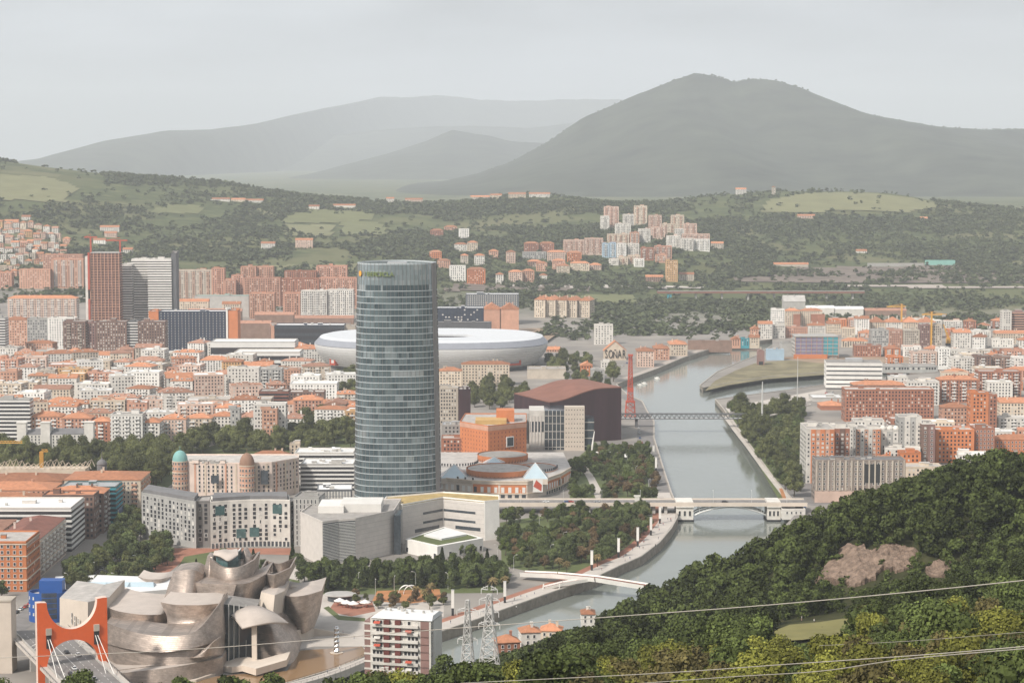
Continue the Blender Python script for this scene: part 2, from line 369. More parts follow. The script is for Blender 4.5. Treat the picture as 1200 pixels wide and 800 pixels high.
# quays: a stone wall with a pale coping along each bank
def quay(pts, label, name='quay_wall', zt=5.0):
    o = thing(name, label, 'quay wall', (pts[0][0], pts[0][1], 0)); ox, oy = pts[0]
    w = MB(); td = MB(); k = MB(); P = [Vector((p[0] - ox, p[1] - oy, 0)) for p in pts]; N = []
    for i in range(len(P)):
        d = (P[min(i + 1, len(P) - 1)] - P[max(i - 1, 0)]).normalized(); N.append(Vector((-d.y, d.x, 0)))
    for i in range(len(P) - 1):
        a, b = P[i], P[i + 1]; na, nb = N[i], N[i + 1]
        w.add([a + na * .05, b + nb * .05, b + nb * .05 + Vector((0, 0, zt)), a + na * .05 + Vector((0, 0, zt)), a - na * .9, b - nb * .9, b - nb * .9 + Vector((0, 0, zt)), a - na * .9 + Vector((0, 0, zt))],
              [(0, 1, 2, 3), (7, 6, 5, 4), (3, 2, 6, 7)])
        td.add([a + na * .12, b + nb * .12, b + nb * .12 + Vector((0, 0, 1.7)), a + na * .12 + Vector((0, 0, 1.5))], [(0, 1, 2, 3)])
        k.add([q + Vector((0, 0, zz)) for zz in (zt + .02, zt + .55) for q in (a + na * .25, b + nb * .25, b - nb * .75, a - na * .75)], [(0, 1, 5, 4), (4, 5, 6, 7), (2, 3, 7, 6)])
    w.build('wall', M['quay'], o); td.build('tide_band', M['tidestone'], o); k.build('coping', M['kerbstone'], o)
lbw = left_bank
quay(list(reversed(lbw[5:])), 'long stone quay wall along the promenade bank of the river')
quay(list(reversed(lbw[:6])), 'far stone quay wall below the old warehouses at the river bend')
quay(list(reversed(pen)), 'pale quay wall round the grassy point in the river')
quay(list(reversed(right_bank)), 'straight stone quay wall on the far bank beside the wooded embankment')

# ------------------------------------------------------------------ far mountains
def ridge(line, d, depth, seed, base=50, front=1.0):
    D = [q[2] if len(q) > 2 else d for q in line]; xs = [at_d(q[0], q[1], dd) for q, dd in zip(line, D)]
    X = np.array([p.x for p in xs]); H = np.array([p.z for p in xs]); D = np.array(D, float)
    nx, ny = 150, 40
    gx = np.linspace(X[0], X[-1], nx); top = np.interp(gx, X, H)
    rs = np.random.RandomState(seed); k = np.convolve(rs.normal(0, 1, nx + 8), np.ones(5) / 5, 'same')[4:-4]; top = top + k * (top - base) * .018
    GX, T = np.meshgrid(gx, np.linspace(0, 1, ny)); TOP = np.interp(GX, gx, top)
    Y = np.interp(GX, X, D) + (T - .62) * depth
    prof = np.where(T < .62, (T / .62), 1 - (T - .62) / .38); prof = prof ** 1.15
    ph = rs.uniform(0, 6, 6); g = 0
    for i, q in enumerate(ph): g = g + np.sin(GX / (d * .03) * (1 + .7 * i) + q + T * (2 + i)) / (1 + i)
    Z = base + (TOP - base) * np.clip(prof * (1 + .20 * g * (1 - prof) * 2), 0, 1.0)
    idx = np.arange(nx * ny).reshape(ny, nx); q = np.stack([idx[:-1, :-1], idx[:-1, 1:], idx[1:, 1:], idx[1:, :-1]], -1).reshape(-1, 4)
    me = np_mesh('mountain', np.stack([GX, Y, Z], -1).reshape(-1, 3), q, M['mountain'], smooth=True)
    o = tag(link('mountain', me), kind='structure'); return o, GX, Y, Z
def mountain_mat():
    m = mat('mountain', (.045, .051, .033), rough=1, var=.8, scale=.004, spec=.05, bump=.8, fine=.03); return m
M['mountain'] = mountain_mat()
mt = ridge([(380, 250), (440, 228), (480, 216), (520, 212), (560, 203), (600, 189), (640, 167), (680, 140), (720, 121), (760, 106), (790, 93), (815, 86), (840, 88), (860, 95), (880, 91), (910, 94), (940, 103), (970, 117), (1000, 128), (1020, 134), (1060, 142), (1100, 148), (1150, 151), (1200, 151), (1300, 152), (1420, 160)], 12500, 5400, 1)
ridge([(180, 230), (230, 222), (330, 215), (400, 194), (450, 181), (500, 165), (530, 152), (560, 157), (600, 165), (650, 168), (760, 170)], 18500, 5600, 2)
ridge([(60, 215), (140, 195), (200, 183), (260, 175), (330, 167), (400, 158), (470, 150), (540, 146), (620, 150), (700, 140), (900, 130)], 25500, 6600, 3)
ridge([(-100, 200, 18000), (-20, 194, 18000), (60, 184, 18000), (130, 163, 18500), (200, 153, 19000), (250, 151, 20000), (300, 145, 22000), (380, 126, 26000), (440, 114, 29500), (520, 112, 32000), (600, 118, 33000), (700, 116, 33000), (900, 120, 31000)], 24000, 6000, 4)

def haze():
    b = MB(); b.box(-20000, 20000, -300, 40000, -6, 1420)
    m = bpy.data.materials.new('haze'); m.use_nodes = True; t = m.node_tree; t.nodes.remove(t.nodes['Principled BSDF'])
    v = t.nodes.new('ShaderNodeVolumePrincipled'); v.inputs['Color'].default_value = (.905, .945, 1.0, 1); v.inputs['Density'].default_value = 5.6e-5
    t.links.new(v.outputs[0], t.nodes['Material Output'].inputs['Volume'])
    tag(b.build('haze', m), kind='stuff')
haze()
# ================================================================== buildings
NUM = ['', 'one', 'two', 'three', 'four', 'five', 'six', 'seven', 'eight', 'nine', 'ten', 'eleven', 'twelve', 'thirteen', 'fourteen', 'fifteen', 'sixteen', 'seventeen', 'eighteen', 'nineteen', 'twenty']
ORD = ['', 'first', 'second', 'third', 'fourth', 'fifth', 'sixth', 'seventh', 'eighth', 'ninth', 'tenth', 'eleventh', 'twelfth', 'thirteenth', 'fourteenth', 'fifteenth', 'sixteenth', 'seventeenth', 'eighteenth', 'nineteenth', 'twentieth'] + ['twenty-' + q for q in 'first second third fourth fifth sixth seventh eighth ninth'.split()]
WIN = {}
def window_mesh(w, h, glass, frame='frame'):
    """one window: a frame standing proud of the wall, its pane set back in it, a sill below; faces -y"""
    k = (round(w, 2), round(h, 2), glass, frame)
    if k not in WIN:
        b = MB(); t = min(.16, w * .12); d = .16
        b.box(-w / 2, -w / 2 + t, -d, 0, 0, h, 0); b.box(w / 2 - t, w / 2, -d, 0, 0, h, 0)
        b.box(-w / 2 + t, w / 2 - t, -d, 0, h - t, h, 0); b.box(-w / 2 - .1, w / 2 + .1, -d - .12, 0, -.14, 0, 0)
        b.add([(-w / 2 + t, -.05, 0), (w / 2 - t, -.05, 0), (w / 2 - t, -.05, h - t), (-w / 2 + t, -.05, h - t)], [(0, 1, 2, 3)], 1)
        WIN[k] = b.mesh('window', [M[frame], M[glass]])
    return WIN[k]

def cells(poly, z0, z1, floors, sp, ww, wh, edges=None, skip0=0, r=None, drop=0.0):
    """window places along the walls of a footprint: (x, y, z, rotz, edge index)"""
    out = []; n = len(poly); fh = (z1 - z0) / floors
    for e in range(n):
        if edges is not None and e not in edges: continue
        a, b = Vector(poly[e]), Vector(poly[(e + 1) % n]); d = b - a; ln = d.length
        k = int((ln - .8) / sp)
        if k < 1: continue
        d.normalize(); off = (ln - (k - 1) * sp) / 2; rz = math.atan2(d.y, d.x)
        for f in range(skip0, floors):
            for i in range(k):
                if r and r.random() < drop: continue
                p = a + d * (off + i * sp); out.append((p.x, p.y, z0 + f * fh + (fh - wh) * .5, rz, e))
    return out

def far_windows(cl, ww, wh, mats, r, parent, name='windows', blind=.18):
    b = MB()
    for x, y, z, rz, e in cl:
        c, s = math.cos(rz), math.sin(rz); ox, oy = x + s * .07, y - c * .07
        b.add([(ox - c * ww / 2, oy - s * ww / 2, z), (ox + c * ww / 2, oy + s * ww / 2, z), (ox + c * ww / 2, oy + s * ww / 2, z + wh), (ox - c * ww / 2, oy - s * ww / 2, z + wh)], [(0, 1, 2, 3)], 1 if r.random() < blind else 0)
    if b.f: return tag(b.build(name, [M[m] for m in mats], parent), kind='stuff')

def put_windows(cl, ww, wh, parent, glass='darkpane', frame='frame', r=None, most=100):
    """near facades: each window its own part, the hundred seen largest; what is over goes into one part"""
    me = window_mesh(ww, wh, glass, frame)
    def key(c):
        front = math.cos(c[3]); return -front * 100 - c[2] * .01
    cl2 = sorted(cl, key=key) if len(cl) > most else cl
    for x, y, z, rz, e in cl2[:most]: link('window', me, parent, (x, y, z), rz)
    if len(cl2) > most: far_windows(cl2[most:], ww * .86, wh * .92, (glass, 'blind'), r or rng, parent, 'far_windows', .15)

def hip_roof(parent, poly, z, rise, m, over=.5, gable=False, name='roof'):
    """a tiled roof over a four-cornered footprint, ridge along its long side"""
    P = [Vector(p) for p in poly]; c = sum(P, Vector((0, 0))) / 4
    Q = [p + (p - c).normalized() * over * 1.4 for p in P]
    if (Q[1] - Q[0]).length < (Q[2] - Q[1]).length: Q = Q[1:] + Q[:1]
    m1, m2 = (Q[0] + Q[3]) / 2, (Q[1] + Q[2]) / 2; half = (Q[3] - Q[0]).length / 2; d = (m2 - m1).normalized()
    ins = 0 if gable else min(half, (m2 - m1).length * .45); r1, r2 = m1 + d * ins, m2 - d * ins
    b = MB(); v = [(q.x, q.y, z) for q in Q] + [(q.x, q.y, z + .25) for q in Q] + [(r1.x, r1.y, z + rise), (r2.x, r2.y, z + rise)]
    b.add(v, [(0, 1, 5, 4), (1, 2, 6, 5), (2, 3, 7, 6), (3, 0, 4, 7), (4, 5, 9, 8), (6, 7, 8, 9), (7, 4, 8), (5, 6, 9), (3, 2, 1, 0)])
    return b.build(name, M[m], parent)

def flat_roof(parent, poly, z, m, wallm, r, clutter=3, par=.9):
    """a flat roof inside a parapet, with a stair head, tanks and chimneys"""
    P = [Vector(p) for p in poly]; c = sum(P, Vector((0, 0))) / len(P)
    I = [p + (c - p).normalized() * .5 for p in P]; n = len(P)
    b = MB(); b.prism([p[:] for p in I], z - .3, z + .05, 0)
    b.add([(*p, z - .2) for p in P] + [(*p, z + par) for p in P] + [(*p, z + par) for p in I] + [(*p, z) for p in I],
          [f for i in range(n) for f in ((i, (i + 1) % n, n + (i + 1) % n, n + i), (n + i, n + (i + 1) % n, 2 * n + (i + 1) % n, 2 * n + i), (2 * n + i, 2 * n + (i + 1) % n, 3 * n + (i + 1) % n, 3 * n + i))], 1)
    o = b.build('roof', [M[m], M[wallm]], parent)
    u = (P[1] - P[0]); w = (P[-1] - P[0])
    for k in range(clutter):
        a, e = r.uniform(.2, .8), r.uniform(.25, .75); p = P[0] + u * a + w * e
        if not inside(p.x, p.y, [q[:] for q in P]): continue
        sx, sy, h = (r.uniform(2, 4.5), r.uniform(1.8, 3), r.uniform(1.8, 3.2)) if k == 0 else (r.uniform(.7, 1.8), r.uniform(.7, 1.4), r.uniform(1, 2.2))
        q = MB(); q.box(-sx, sx, -sy, sy, -.1, h, 0); q.box(-sx - .2, sx + .2, -sy - .2, sy + .2, h, h + .25, 1)
        q.build('stair_head' if k == 0 else 'chimney', [M[wallm if k % 2 == 0 else 'concrete'], M[m]], o, loc=(p.x, p.y, z), rotz=math.atan2(u.y, u.x))
    return o

def rect(w, dep, rot=0.0):
    c, s = math.cos(rot), math.sin(rot)
    return [(x * c - y * s, x * s + y * c) for x, y in [(-w / 2, 0), (w / 2, 0), (w / 2, dep), (-w / 2, dep)]]
COUNT = {'n': 0}
def raise_building(name, label, cat, x, y, z0, poly, h, wall='cream', roof='hip', rmat=None, st='grid', sp=3.0, ww=1.25, wh=1.6, fl=None, group=None, glass='darkpane', hero=False, seed=None, rise=None, clutter=3, blind=.2, sink=3.0, bands=None):
    COUNT['n'] += 1; r = random.Random(seed or COUNT['n'] * 13 + 5)
    o = thing(name, label, cat, (x, y, z0), 0, group)
    rmat = rmat or ('tile' if roof in ('hip', 'gable') else 'flatroof')
    rise = 0 if roof == 'flat' else (rise or min(3.6, .3 * min((Vector(poly[1]) - Vector(poly[0])).length, (Vector(poly[2]) - Vector(poly[1])).length)))
    hw = h - rise - (.9 if roof == 'flat' else 0)
    fl = fl or max(1, round(hw / 3.15))
    b = MB(); b.prism(poly, -sink, hw, 0)
    n = len(poly)
    if st in ('band', 'balc') or bands:
        pass
    w = b.build('wall', [M[wall]], o)
    if roof == 'flat': flat_roof(o, poly, hw, rmat, wall, r, clutter)
    elif len(poly) == 4:
        ro = hip_roof(o, poly, hw, rise, rmat, gable=roof == 'gable')
        for k in range(min(clutter, 2)):
            P0, u, v = Vector(poly[0]), Vector(poly[1]) - Vector(poly[0]), Vector(poly[3]) - Vector(poly[0]); p = P0 + u * r.uniform(.2, .8) + v * r.uniform(.3, .7)
            q = MB(); q.box(-.6, .6, -.5, .5, 0, rise + 1.2, 0); q.box(-.7, .7, -.6, .6, rise + 1.2, rise + 1.4, 0); q.build('chimney', [M[wall]], ro, loc=(p.x, p.y, hw))
        if clutter > 3:
            P0, u, v = Vector(poly[0]), Vector(poly[1]) - Vector(poly[0]), Vector(poly[3]) - Vector(poly[0])
            for k in range(clutter - 2):
                p = P0 + u * ((k + .5) / (clutter - 2) + r.uniform(-.06, .06)) + v * r.uniform(.12, .22); q = MB(); q.box(-1, 1, 0, 3.2, 0, 1.7, 0); q.box(-.7, .7, -.05, .02, .3, 1.5, 1); q.build('dormer', [M['white'], M['darkpane']], ro, loc=(p.x, p.y, hw + .3), rotz=math.atan2(u.y, u.x))
    if st == 'grid':
        cl = cells(poly, .6, hw - .3, fl, sp, ww, wh)
        if hero: put_windows(cl, ww, wh, o, glass, r=r)
        else: far_windows(cl, ww, wh, (glass, 'blind'), r, o, blind=blind)
    elif st == 'balc':      # columns of windows beside columns of projecting balconies
        cl = cells(poly, .6, hw - .3, fl, sp, ww, wh)
        if hero: put_windows(cl, ww, wh, o, glass, r=r)
        else: far_windows(cl, ww, wh, (glass, 'blind'), r, o, blind=blind)
        q = MB(); fh = (hw - .9) / fl
        for e in range(n):
            a, d = Vector(poly[e]), Vector(poly[(e + 1) % n]) - Vector(poly[e]); ln = d.length; k = int(ln / (sp * 3))
            if k < 1 or ln < 8: continue
            d.normalize(); nn = Vector((d.y, -d.x))
            for i in range(k):
                c = a + d * ((i + .5) * ln / k)
                for f in range(1, fl):
                    z = .6 + f * fh; p0, p1 = c - d * sp * .7, c + d * sp * .7; o0, o1 = p0 + nn * 1.1, p1 + nn * 1.1
                    q.add([(*p0, z - .15), (*p1, z - .15), (*o1, z - .15), (*o0, z - .15), (*p0, z + .9), (*p1, z + .9), (*o1, z + .9), (*o0, z + .9)], [(3, 2, 6, 7), (0, 3, 7, 4), (2, 1, 5, 6), (0, 1, 2, 3), (4, 7, 6, 5)])
        if q.f: tag(q.build('balconies', M[bands or 'frame'], o), kind='stuff')
    elif st == 'band':      # ribbon windows between pale parapet bands, one band per storey
        fh = (hw - .6) / fl; P = [Vector(p) for p in poly]; c = sum(P, Vector((0, 0))) / n
        X = [tuple(p + (p - c).normalized() * .5) for p in P]; G = [tuple(p + (p - c).normalized() * .12) for p in P]
        for f in range(fl):
            z = .4 + f * fh
            q = MB(); q.prism(X, z + fh * (.42 if (bands or '') == 'whitewall' else .58), z + fh, 0, bottom=True); q.build('floor_band', M[bands or 'frame'], o)
        q = MB(); q.prism(G, .4, hw - .3, 0); q.build('glazing', M[glass], o)
    return o

def bd(label, px0, px1, ytop, d, dep=16, rot=0.0, name='apartment_block', cat='apartment block', base=None, **k):
    """a building whose street front spans two bearings at distance d, its top seen at ytop"""
    x0, x1 = xat(px0, d), xat(px1, d); x = (x0 + x1) / 2; w = (x1 - x0) / max(.3, math.cos(R(rot)))
    z0 = ter(x, d + dep * .4) if base is None else base
    return raise_building(name, label, cat, x, d, z0, rect(w, dep, R(rot)), max(4, zat(ytop, d + dep * .3) - z0), **k)
# ================================================================== landmark: the glass office tower
def text_mesh(s, size, ext):
    cu = bpy.data.curves.new('lettering', 'FONT'); cu.body = s; cu.size = size; cu.extrude = ext; cu.align_x = 'CENTER'; cu.resolution_u = 3
    o = bpy.data.objects.new('lettering', cu); C.objects.link(o); bpy.context.view_layer.update()
    me = bpy.data.meshes.new_from_object(o.evaluated_get(bpy.context.evaluated_depsgraph_get())); bpy.data.objects.remove(o); bpy.data.curves.remove(cu)
    me.transform(Matrix.Rotation(math.pi / 2, 4, 'X')); me.name = 'lettering'; me.materials.clear(); return me

def curtain_mat():
    m = bpy.data.materials.new('curtain_glass'); m.use_nodes = True; t = m.node_tree; b = t.nodes['Principled BSDF']; l = t.links.new
    at = t.nodes.new('ShaderNodeAttribute'); at.attribute_name = 'tone'
    r = t.nodes.new('ShaderNodeValToRGB'); e = r.color_ramp.elements
    for p in (.3, .6, .85): e.new(p)
    for el, (p, c) in zip(e, [(0, (.06, .09, .10)), (.3, (.11, .155, .17)), (.6, (.19, .25, .265)), (.85, (.34, .40, .415)), (1, (.55, .58, .58))]): el.position = p; el.color = (*c, 1)
    l(at.outputs['Fac'], r.inputs[0]); l(r.outputs[0], b.inputs['Base Color'])
    b.inputs['Roughness'].default_value = .16; b.inputs['Specular IOR Level'].default_value = .9; b.inputs['Metallic'].default_value = .5
    return m
M['curtain'] = curtain_mat(); M['band'] = mat('floor_band', (.43, .47, .48), rough=.45, var=.08); M['finstrip'] = mat('fin_strip', (.22, .205, .195), rough=.5, var=.15)
M['signgreen'] = mat('sign_green', (.20, .25, .09), var=.1); M['signorange'] = mat('sign_orange', (.75, .36, .05), var=.1)

def office_tower():
    d = 1465; x = xat(465.5, d); o = thing('office_tower', 'tallest tower, rounded glass office skyscraper with pale floor bands', 'skyscraper', (x, d, 5))
    TOP = zat(309, d - 25) - 5; N = 120; th0 = R(-24); r = random.Random(4)
    def sc(z): u = z / TOP; return 1.045 - .085 * u - .02 * u * u
    def P(k, z, off=0.0):
        a = 2 * math.pi * k / N; rr = 27.6 * (1 + .075 * math.cos(3 * (a - th0))) * sc(z) + off
        return (rr * math.cos(a), rr * math.sin(a) * .95, z)
    kf = [k for k in range(N) if abs(((2 * math.pi * (k + .5) / N - th0 + math.pi) % (2 * math.pi)) - math.pi) < R(7)]
    nf = 37; z1 = TOP - 14.5; fh = z1 / nf
    cw = MB()
    for f in range(nf + 4):
        za, zb = (f * fh, (f + 1) * fh) if f < nf else (z1 + (f - nf) * 3.4, z1 + (f - nf + 1) * 3.4)
        k = 0
        while k < N:
            run = r.choice((1, 1, 2, 2, 3, 4, 6)); base = r.choice((.15, .25, .32, .4, .45, .5, .58, .64))
            if r.random() < .05: base = .82
            if f == 22 and k < N * .86 and k > N * .70: base = .95
            if f >= nf: base = .84 + r.uniform(-.06, .06)  # crown panes made paler: reflected sky painted into their tone
            if f == nf - 1: base = r.choice((.9, .25, .2))
            for j in range(k, min(k + run, N)):
                if j in kf: continue
                cw.add([P(j, za), P(j + 1, za), P(j + 1, zb), P(j, zb)], [(0, 1, 2, 3)], 0, min(1, max(0, base + r.uniform(-.05, .05))))
            k += run
    cw.build('curtain_wall', M['curtain'], o)
    for f in range(nf):                     # the pale slab edge of every storey
        z = f * fh; q = MB()
        for za, zb, off, h in ((z - .05, z + .46, .25, .5),):
            ring = lambda zz, of: [P(k, zz, of) for k in range(N) if k not in kf or True]
            q.loft([ring(za, -.2), ring(za, off), ring(zb, off), ring(zb, -.2)], 0, caps=False)
        q.build('floor_band', M['band'], o)
    q = MB()
    for k in range(0, N, 2):
        if k in kf: continue
        a = math.atan2(P(k, 0)[1], P(k, 0)[0]); c, s = math.cos(a + math.pi / 2) * .07, math.sin(a + math.pi / 2) * .07
        for f in range(12):
            za, zb = TOP * f / 12, TOP * (f + 1) / 12; A, B, A2, B2 = P(k, za), P(k, zb), P(k, za, .22), P(k, zb, .22)
            q.add([(A[0] + c, A[1] + s, za), (A2[0] + c, A2[1] + s, za), (A2[0] - c, A2[1] - s, za), (A[0] - c, A[1] - s, za), (B[0] + c, B[1] + s, zb), (B2[0] + c, B2[1] + s, zb), (B2[0] - c, B2[1] - s, zb), (B[0] - c, B[1] - s, zb)], [(0, 1, 5, 4), (1, 2, 6, 5), (2, 3, 7, 6)])
    q.build('mullion_lattice', M['finstrip'], o)
    q = MB(); ks = [kf[0]] + [k + 1 for k in kf]
    for f in range(20):
        za, zb = TOP * f / 20, TOP * (f + 1) / 20
        for a, b in zip(ks[:-1], ks[1:]): q.add([P(a, za, .5), P(b, za, .5), P(b, zb, .5), P(a, zb, .5)], [(0, 1, 2, 3)])
        for a in (ks[0], ks[-1]): q.add([P(a, za, -.6), P(a, za, .5), P(a, zb, .5), P(a, zb, -.6)], [(0, 1, 2, 3)])
    q.build('corner_strip', M['finstrip'], o)
    q = MB(); q.loft([[P(k, TOP - .9, .06) for k in range(N)], [P(k, TOP, .06) for k in range(N)], [P(k, TOP, -.6) for k in range(N)], [P(k, TOP - .9, -.6) for k in range(N)]], 0, caps=False); q.build('rim', M['band'], o)
    q = MB(); q.prism([P(k, TOP, -.7)[:2] for k in range(N)], TOP - 5.2, TOP - 4.8, 0, inset=[(p[0], p[1]) for p in [P(k, TOP, -.8) for k in range(N)]]); ro = q.build('roof', M['flatroof'], o)
    q = MB(); q.box(-6, 7, -5, 6, 0, 4.6, 0); q.box(2, 5, -11, -7, 0, 2.5, 0); q.build('plant_room', M['metal'], ro, loc=(0, 0, TOP - 4.8))
    # company sign on the crown, letter by letter round the curve
    sg = thing('sign', None, None); sg.parent = o
    z = zat(324.2, d - 26) - 5
    for i, ch in enumerate('*IBERDROLA'):
        px = 424.5 + i * 4.15 if i == 0 else 426.3 + i * 3.75
        best = min(range(N * 6), key=lambda k: abs((P(k / 6, z)[0] + x) - xat(px, d + P(k / 6, z)[1])) + (1e6 if P(k / 6, z)[1] > 0 else 0)) / 6
        p = P(best, z, .75); t2 = Vector(P(best + .3, z)) - Vector(P(best - .3, z))
        if i == 0:
            b = MB(); b.prism([(1.5 * math.cos(a), 1.9 * math.sin(a)) for a in [k * .5236 for k in range(12)]], 0, .3, bottom=True); me = b.mesh('emblem', M['signorange']); me.transform(Matrix.Rotation(math.pi / 2, 4, 'X')); me.transform(Matrix.Translation((0, 0, 1.6)))
            link('emblem', me, sg, p, math.atan2(t2.y, t2.x))
        else:
            me = text_mesh(ch, 4.4, .25); me.materials.append(M['signgreen']); link('letter', me, sg, p, math.atan2(t2.y, t2.x))
office_tower()

# ================================================================== landmark: the titanium art museum
def titanium_mat(name, rgb):
    m = mat(name, rgb, rough=.54, metal=.8, var=.3, scale=.16, stretch=(1, 1, 2.2)); t = m.node_tree; b = t.nodes['Principled BSDF']; l = t.links.new
    g = t.nodes.new('ShaderNodeNewGeometry'); s = t.nodes.new('ShaderNodeSeparateXYZ'); l(g.outputs['Position'], s.inputs[0])
    ad = t.nodes.new('ShaderNodeMath'); l(s.outputs['X'], ad.inputs[0]); l(s.outputs['Y'], ad.inputs[1])
    cb = t.nodes.new('ShaderNodeCombineXYZ'); l(ad.outputs[0], cb.inputs[0]); l(s.outputs['Z'], cb.inputs[1])
    br = t.nodes.new('ShaderNodeTexBrick'); l(cb.outputs[0], br.inputs['Vector']); br.inputs['Scale'].default_value = 1; br.inputs['Brick Width'].default_value = 1.6; br.inputs['Row Height'].default_value = .8; br.inputs['Mortar Size'].default_value = .05
    br.inputs['Color1'].default_value = (.3, .3, .3, 1); br.inputs['Color2'].default_value = (1, 1, 1, 1); br.inputs['Mortar'].default_value = (0, 0, 0, 1)
    bc = b.inputs['Base Color'].links[0].from_socket; mx = t.nodes.new('ShaderNodeMix'); mx.data_type = 'RGBA'; mx.blend_type = 'MULTIPLY'; mx.inputs[0].default_value = .28; l(bc, mx.inputs[6]); l(br.outputs['Color'], mx.inputs[7]); l(mx.outputs[2], b.inputs['Base Color'])
    bp = t.nodes.new('ShaderNodeBump'); bp.inputs['Strength'].default_value = .6; bp.inputs['Distance'].default_value = .2; l(br.outputs['Color'], bp.inputs['Height']); l(bp.outputs[0], b.inputs['Normal'])
    return m
M['titanium'] = titanium_mat('titanium', (.50, .415, .355)); M['titanium_roof'] = mat('titanium_roof', (.50, .43, .375), rough=.6, var=.12)

def art_museum():
    O = at_z(230, 790, 5); o = thing('art_museum', 'sculptural museum of curved bronze titanium shells beside the brown pool', 'museum', O)
    def front(pts, n): return crom([at_d(*p) - O for p in pts], n)
    def vol(name, levels, back, m='titanium', cap='titanium_roof', n=18, lv=9, smooth=True, taper=1.0, open_top=False, straight=False):
        """a shell: smooth front contours from bottom to top, carried back by its real depth"""
        fr = [front(l, n) if not straight else [at_d(*p) - O for p in l] for l in levels]; n = len(fr[0])
        if lv and len(fr) > 1: fr = list(map(list, zip(*[crom(col, lv) if len(fr) > 2 else [col[0].lerp(col[1], k / (lv - 1)) for k in range(lv)] for col in zip(*fr)])))
        rings = []
        for f in fr:
            c = (f[0] + f[-1]) / 2; bk = [c + (p - c) * taper + Vector((0, back, 0)) for p in reversed(f)]
            rings.append(f + bk)
        b = MB(); b.loft(rings, 0, caps=False); top = rings[-1]
        if open_top:
            cen = sum(top, Vector()) / len(top); rim = [p.lerp(cen, .10) for p in top]; low = [p - Vector((0, 0, open_top)) for p in rim]; k = len(top)
            b.add(top + rim + low, [f for i in range(k) for f in ((i, (i + 1) % k, k + (i + 1) % k, k + i), (k + i, k + (i + 1) % k, 2 * k + (i + 1) % k, 2 * k + i))], 0)
            b.add(low, [tuple(range(k))], 1)
        else:
            k = len(top); h = k // 2
            b.add(top, [(i, i + 1, k - 2 - i, k - 1 - i) for i in range(h - 1)], 1)
        me = b.mesh(name, [M[m], M[cap]]); me.polygons.foreach_set('use_smooth', [smooth and len(p.vertices) == 4 and p.material_index == 0 for p in me.polygons])
        bm = bmesh.new(); bm.from_mesh(me); bmesh.ops.remove_doubles(bm, verts=bm.verts, dist=.02); bmesh.ops.recalc_face_normals(bm, faces=bm.faces)
        for e in bm.edges:
            if len(e.link_faces) == 2 and e.calc_face_angle(0) > .8: e.smooth = False
        bm.to_mesh(me); bm.free()
        return link(name, me, o)
    # stone block, blue office drum and the long white roof at the bridge end
    vol('stone_block', [[(70, 741, 1032), (103, 752, 1012), (128, 742, 1030)], [(70, 700, 1032), (103, 705, 1012), (128, 699, 1030)]], 42, 'limestone', 'flatroof', lv=2, smooth=False, straight=True)
    q = MB()
    for px, py in ((85, 724), (90, 726), (95.5, 727.5), (85, 731), (90, 733)):
        a, b2 = at_d(px - 1, py - 3.4, 1022) - O, at_d(px + 1, py, 1021) - O; dd = 1032 + (px - 70) / 33 * -20 - .25 - O.y
        link('window', window_mesh(1.0, 2.4, 'darkpane', 'frame'), o, (a.x, dd, b2.z), math.atan2(-20, 13.4))
    def drum(px0, px1, ytop, ybase, d, m, roof, name, arc=(math.pi, 2 * math.pi), dep=1.0):
        x0, x1 = xat(px0, d, ybase), xat(px1, d, ybase); rr = (x1 - x0) / 2; cx = (x0 + x1) / 2 - O.x; z0, z1 = zat(ybase, d - rr) - O.z, zat(ytop, d) - O.z
        b = MB(); poly = [(cx + rr * math.cos(a), d - O.y + rr * dep * math.sin(a)) for a in [k * 2 * math.pi / 40 for k in range(40)]]
        b.prism(poly, z0, z1 - .8, 0, top=False); I = [(cx + (rr - .5) * math.cos(a), d - O.y + (rr - .5) * dep * math.sin(a)) for a in [k * 2 * math.pi / 40 for k in range(40)]]
        b.prism(I, z0, z1 - 1.6, 1); n = 40
        b.add([(*p, z1 - .8) for p in poly] + [(*p, z1) for p in poly] + [(*p, z1) for p in I] + [(*p, z1 - 1.6) for p in I], [f for i in range(n) for f in ((i, (i + 1) % n, n + (i + 1) % n, n + i), (n + i, n + (i + 1) % n, 2 * n + (i + 1) % n, 2 * n + i), (2 * n + i, 2 * n + (i + 1) % n, 3 * n + (i + 1) % n, 3 * n + i))], 0)
        return b.build(name, [M[m], M[roof]], o), cx, rr, z0, z1
    bd_, cx, rr, z0, z1 = drum(34.5, 80, 692, 731, 1068, 'blue', 'flatroof', 'office_drum', dep=.75)
    q = MB()
    yb = 1068 - O.y
    q.box(cx - 4, cx + 7.5, yb - 2.5, yb + 5, z1 - 1.6, zat(680, 1066) - O.z, 0); q.box(cx + 7.6, cx + 13, yb - 1, yb + 4, z1 - 3, z1 - .6, 0); q.build('roof_block', M['blue'], bd_)
    for k in range(3):
        for j in range(2):
            a = math.pi * (1.16 + .12 * j); zz = z0 + 3.5 + k * 4
            link('window', window_mesh(.9, 1.3, 'blind'), bd_, (cx + rr * math.cos(a), yb + rr * .75 * math.sin(a), zz), a + math.pi / 2)
    gz = MB(); A_ = [math.pi * (1.44 + .018 * k) for k in range(15)]
    for k in range(5):
        za, zb = z0 + 2 + k * 2.7, z0 + 4.3 + k * 2.7
        for a0, a1 in zip(A_[:-1], A_[1:]): gz.add([(cx + (rr + .06) * math.cos(q), yb + (rr + .06) * .75 * math.sin(q), zz) for q, zz in ((a0, za), (a1 - .012, za), (a1 - .012, zb), (a0, zb))], [(0, 1, 2, 3)])
    gz.build('glazing', M['glass'], bd_)
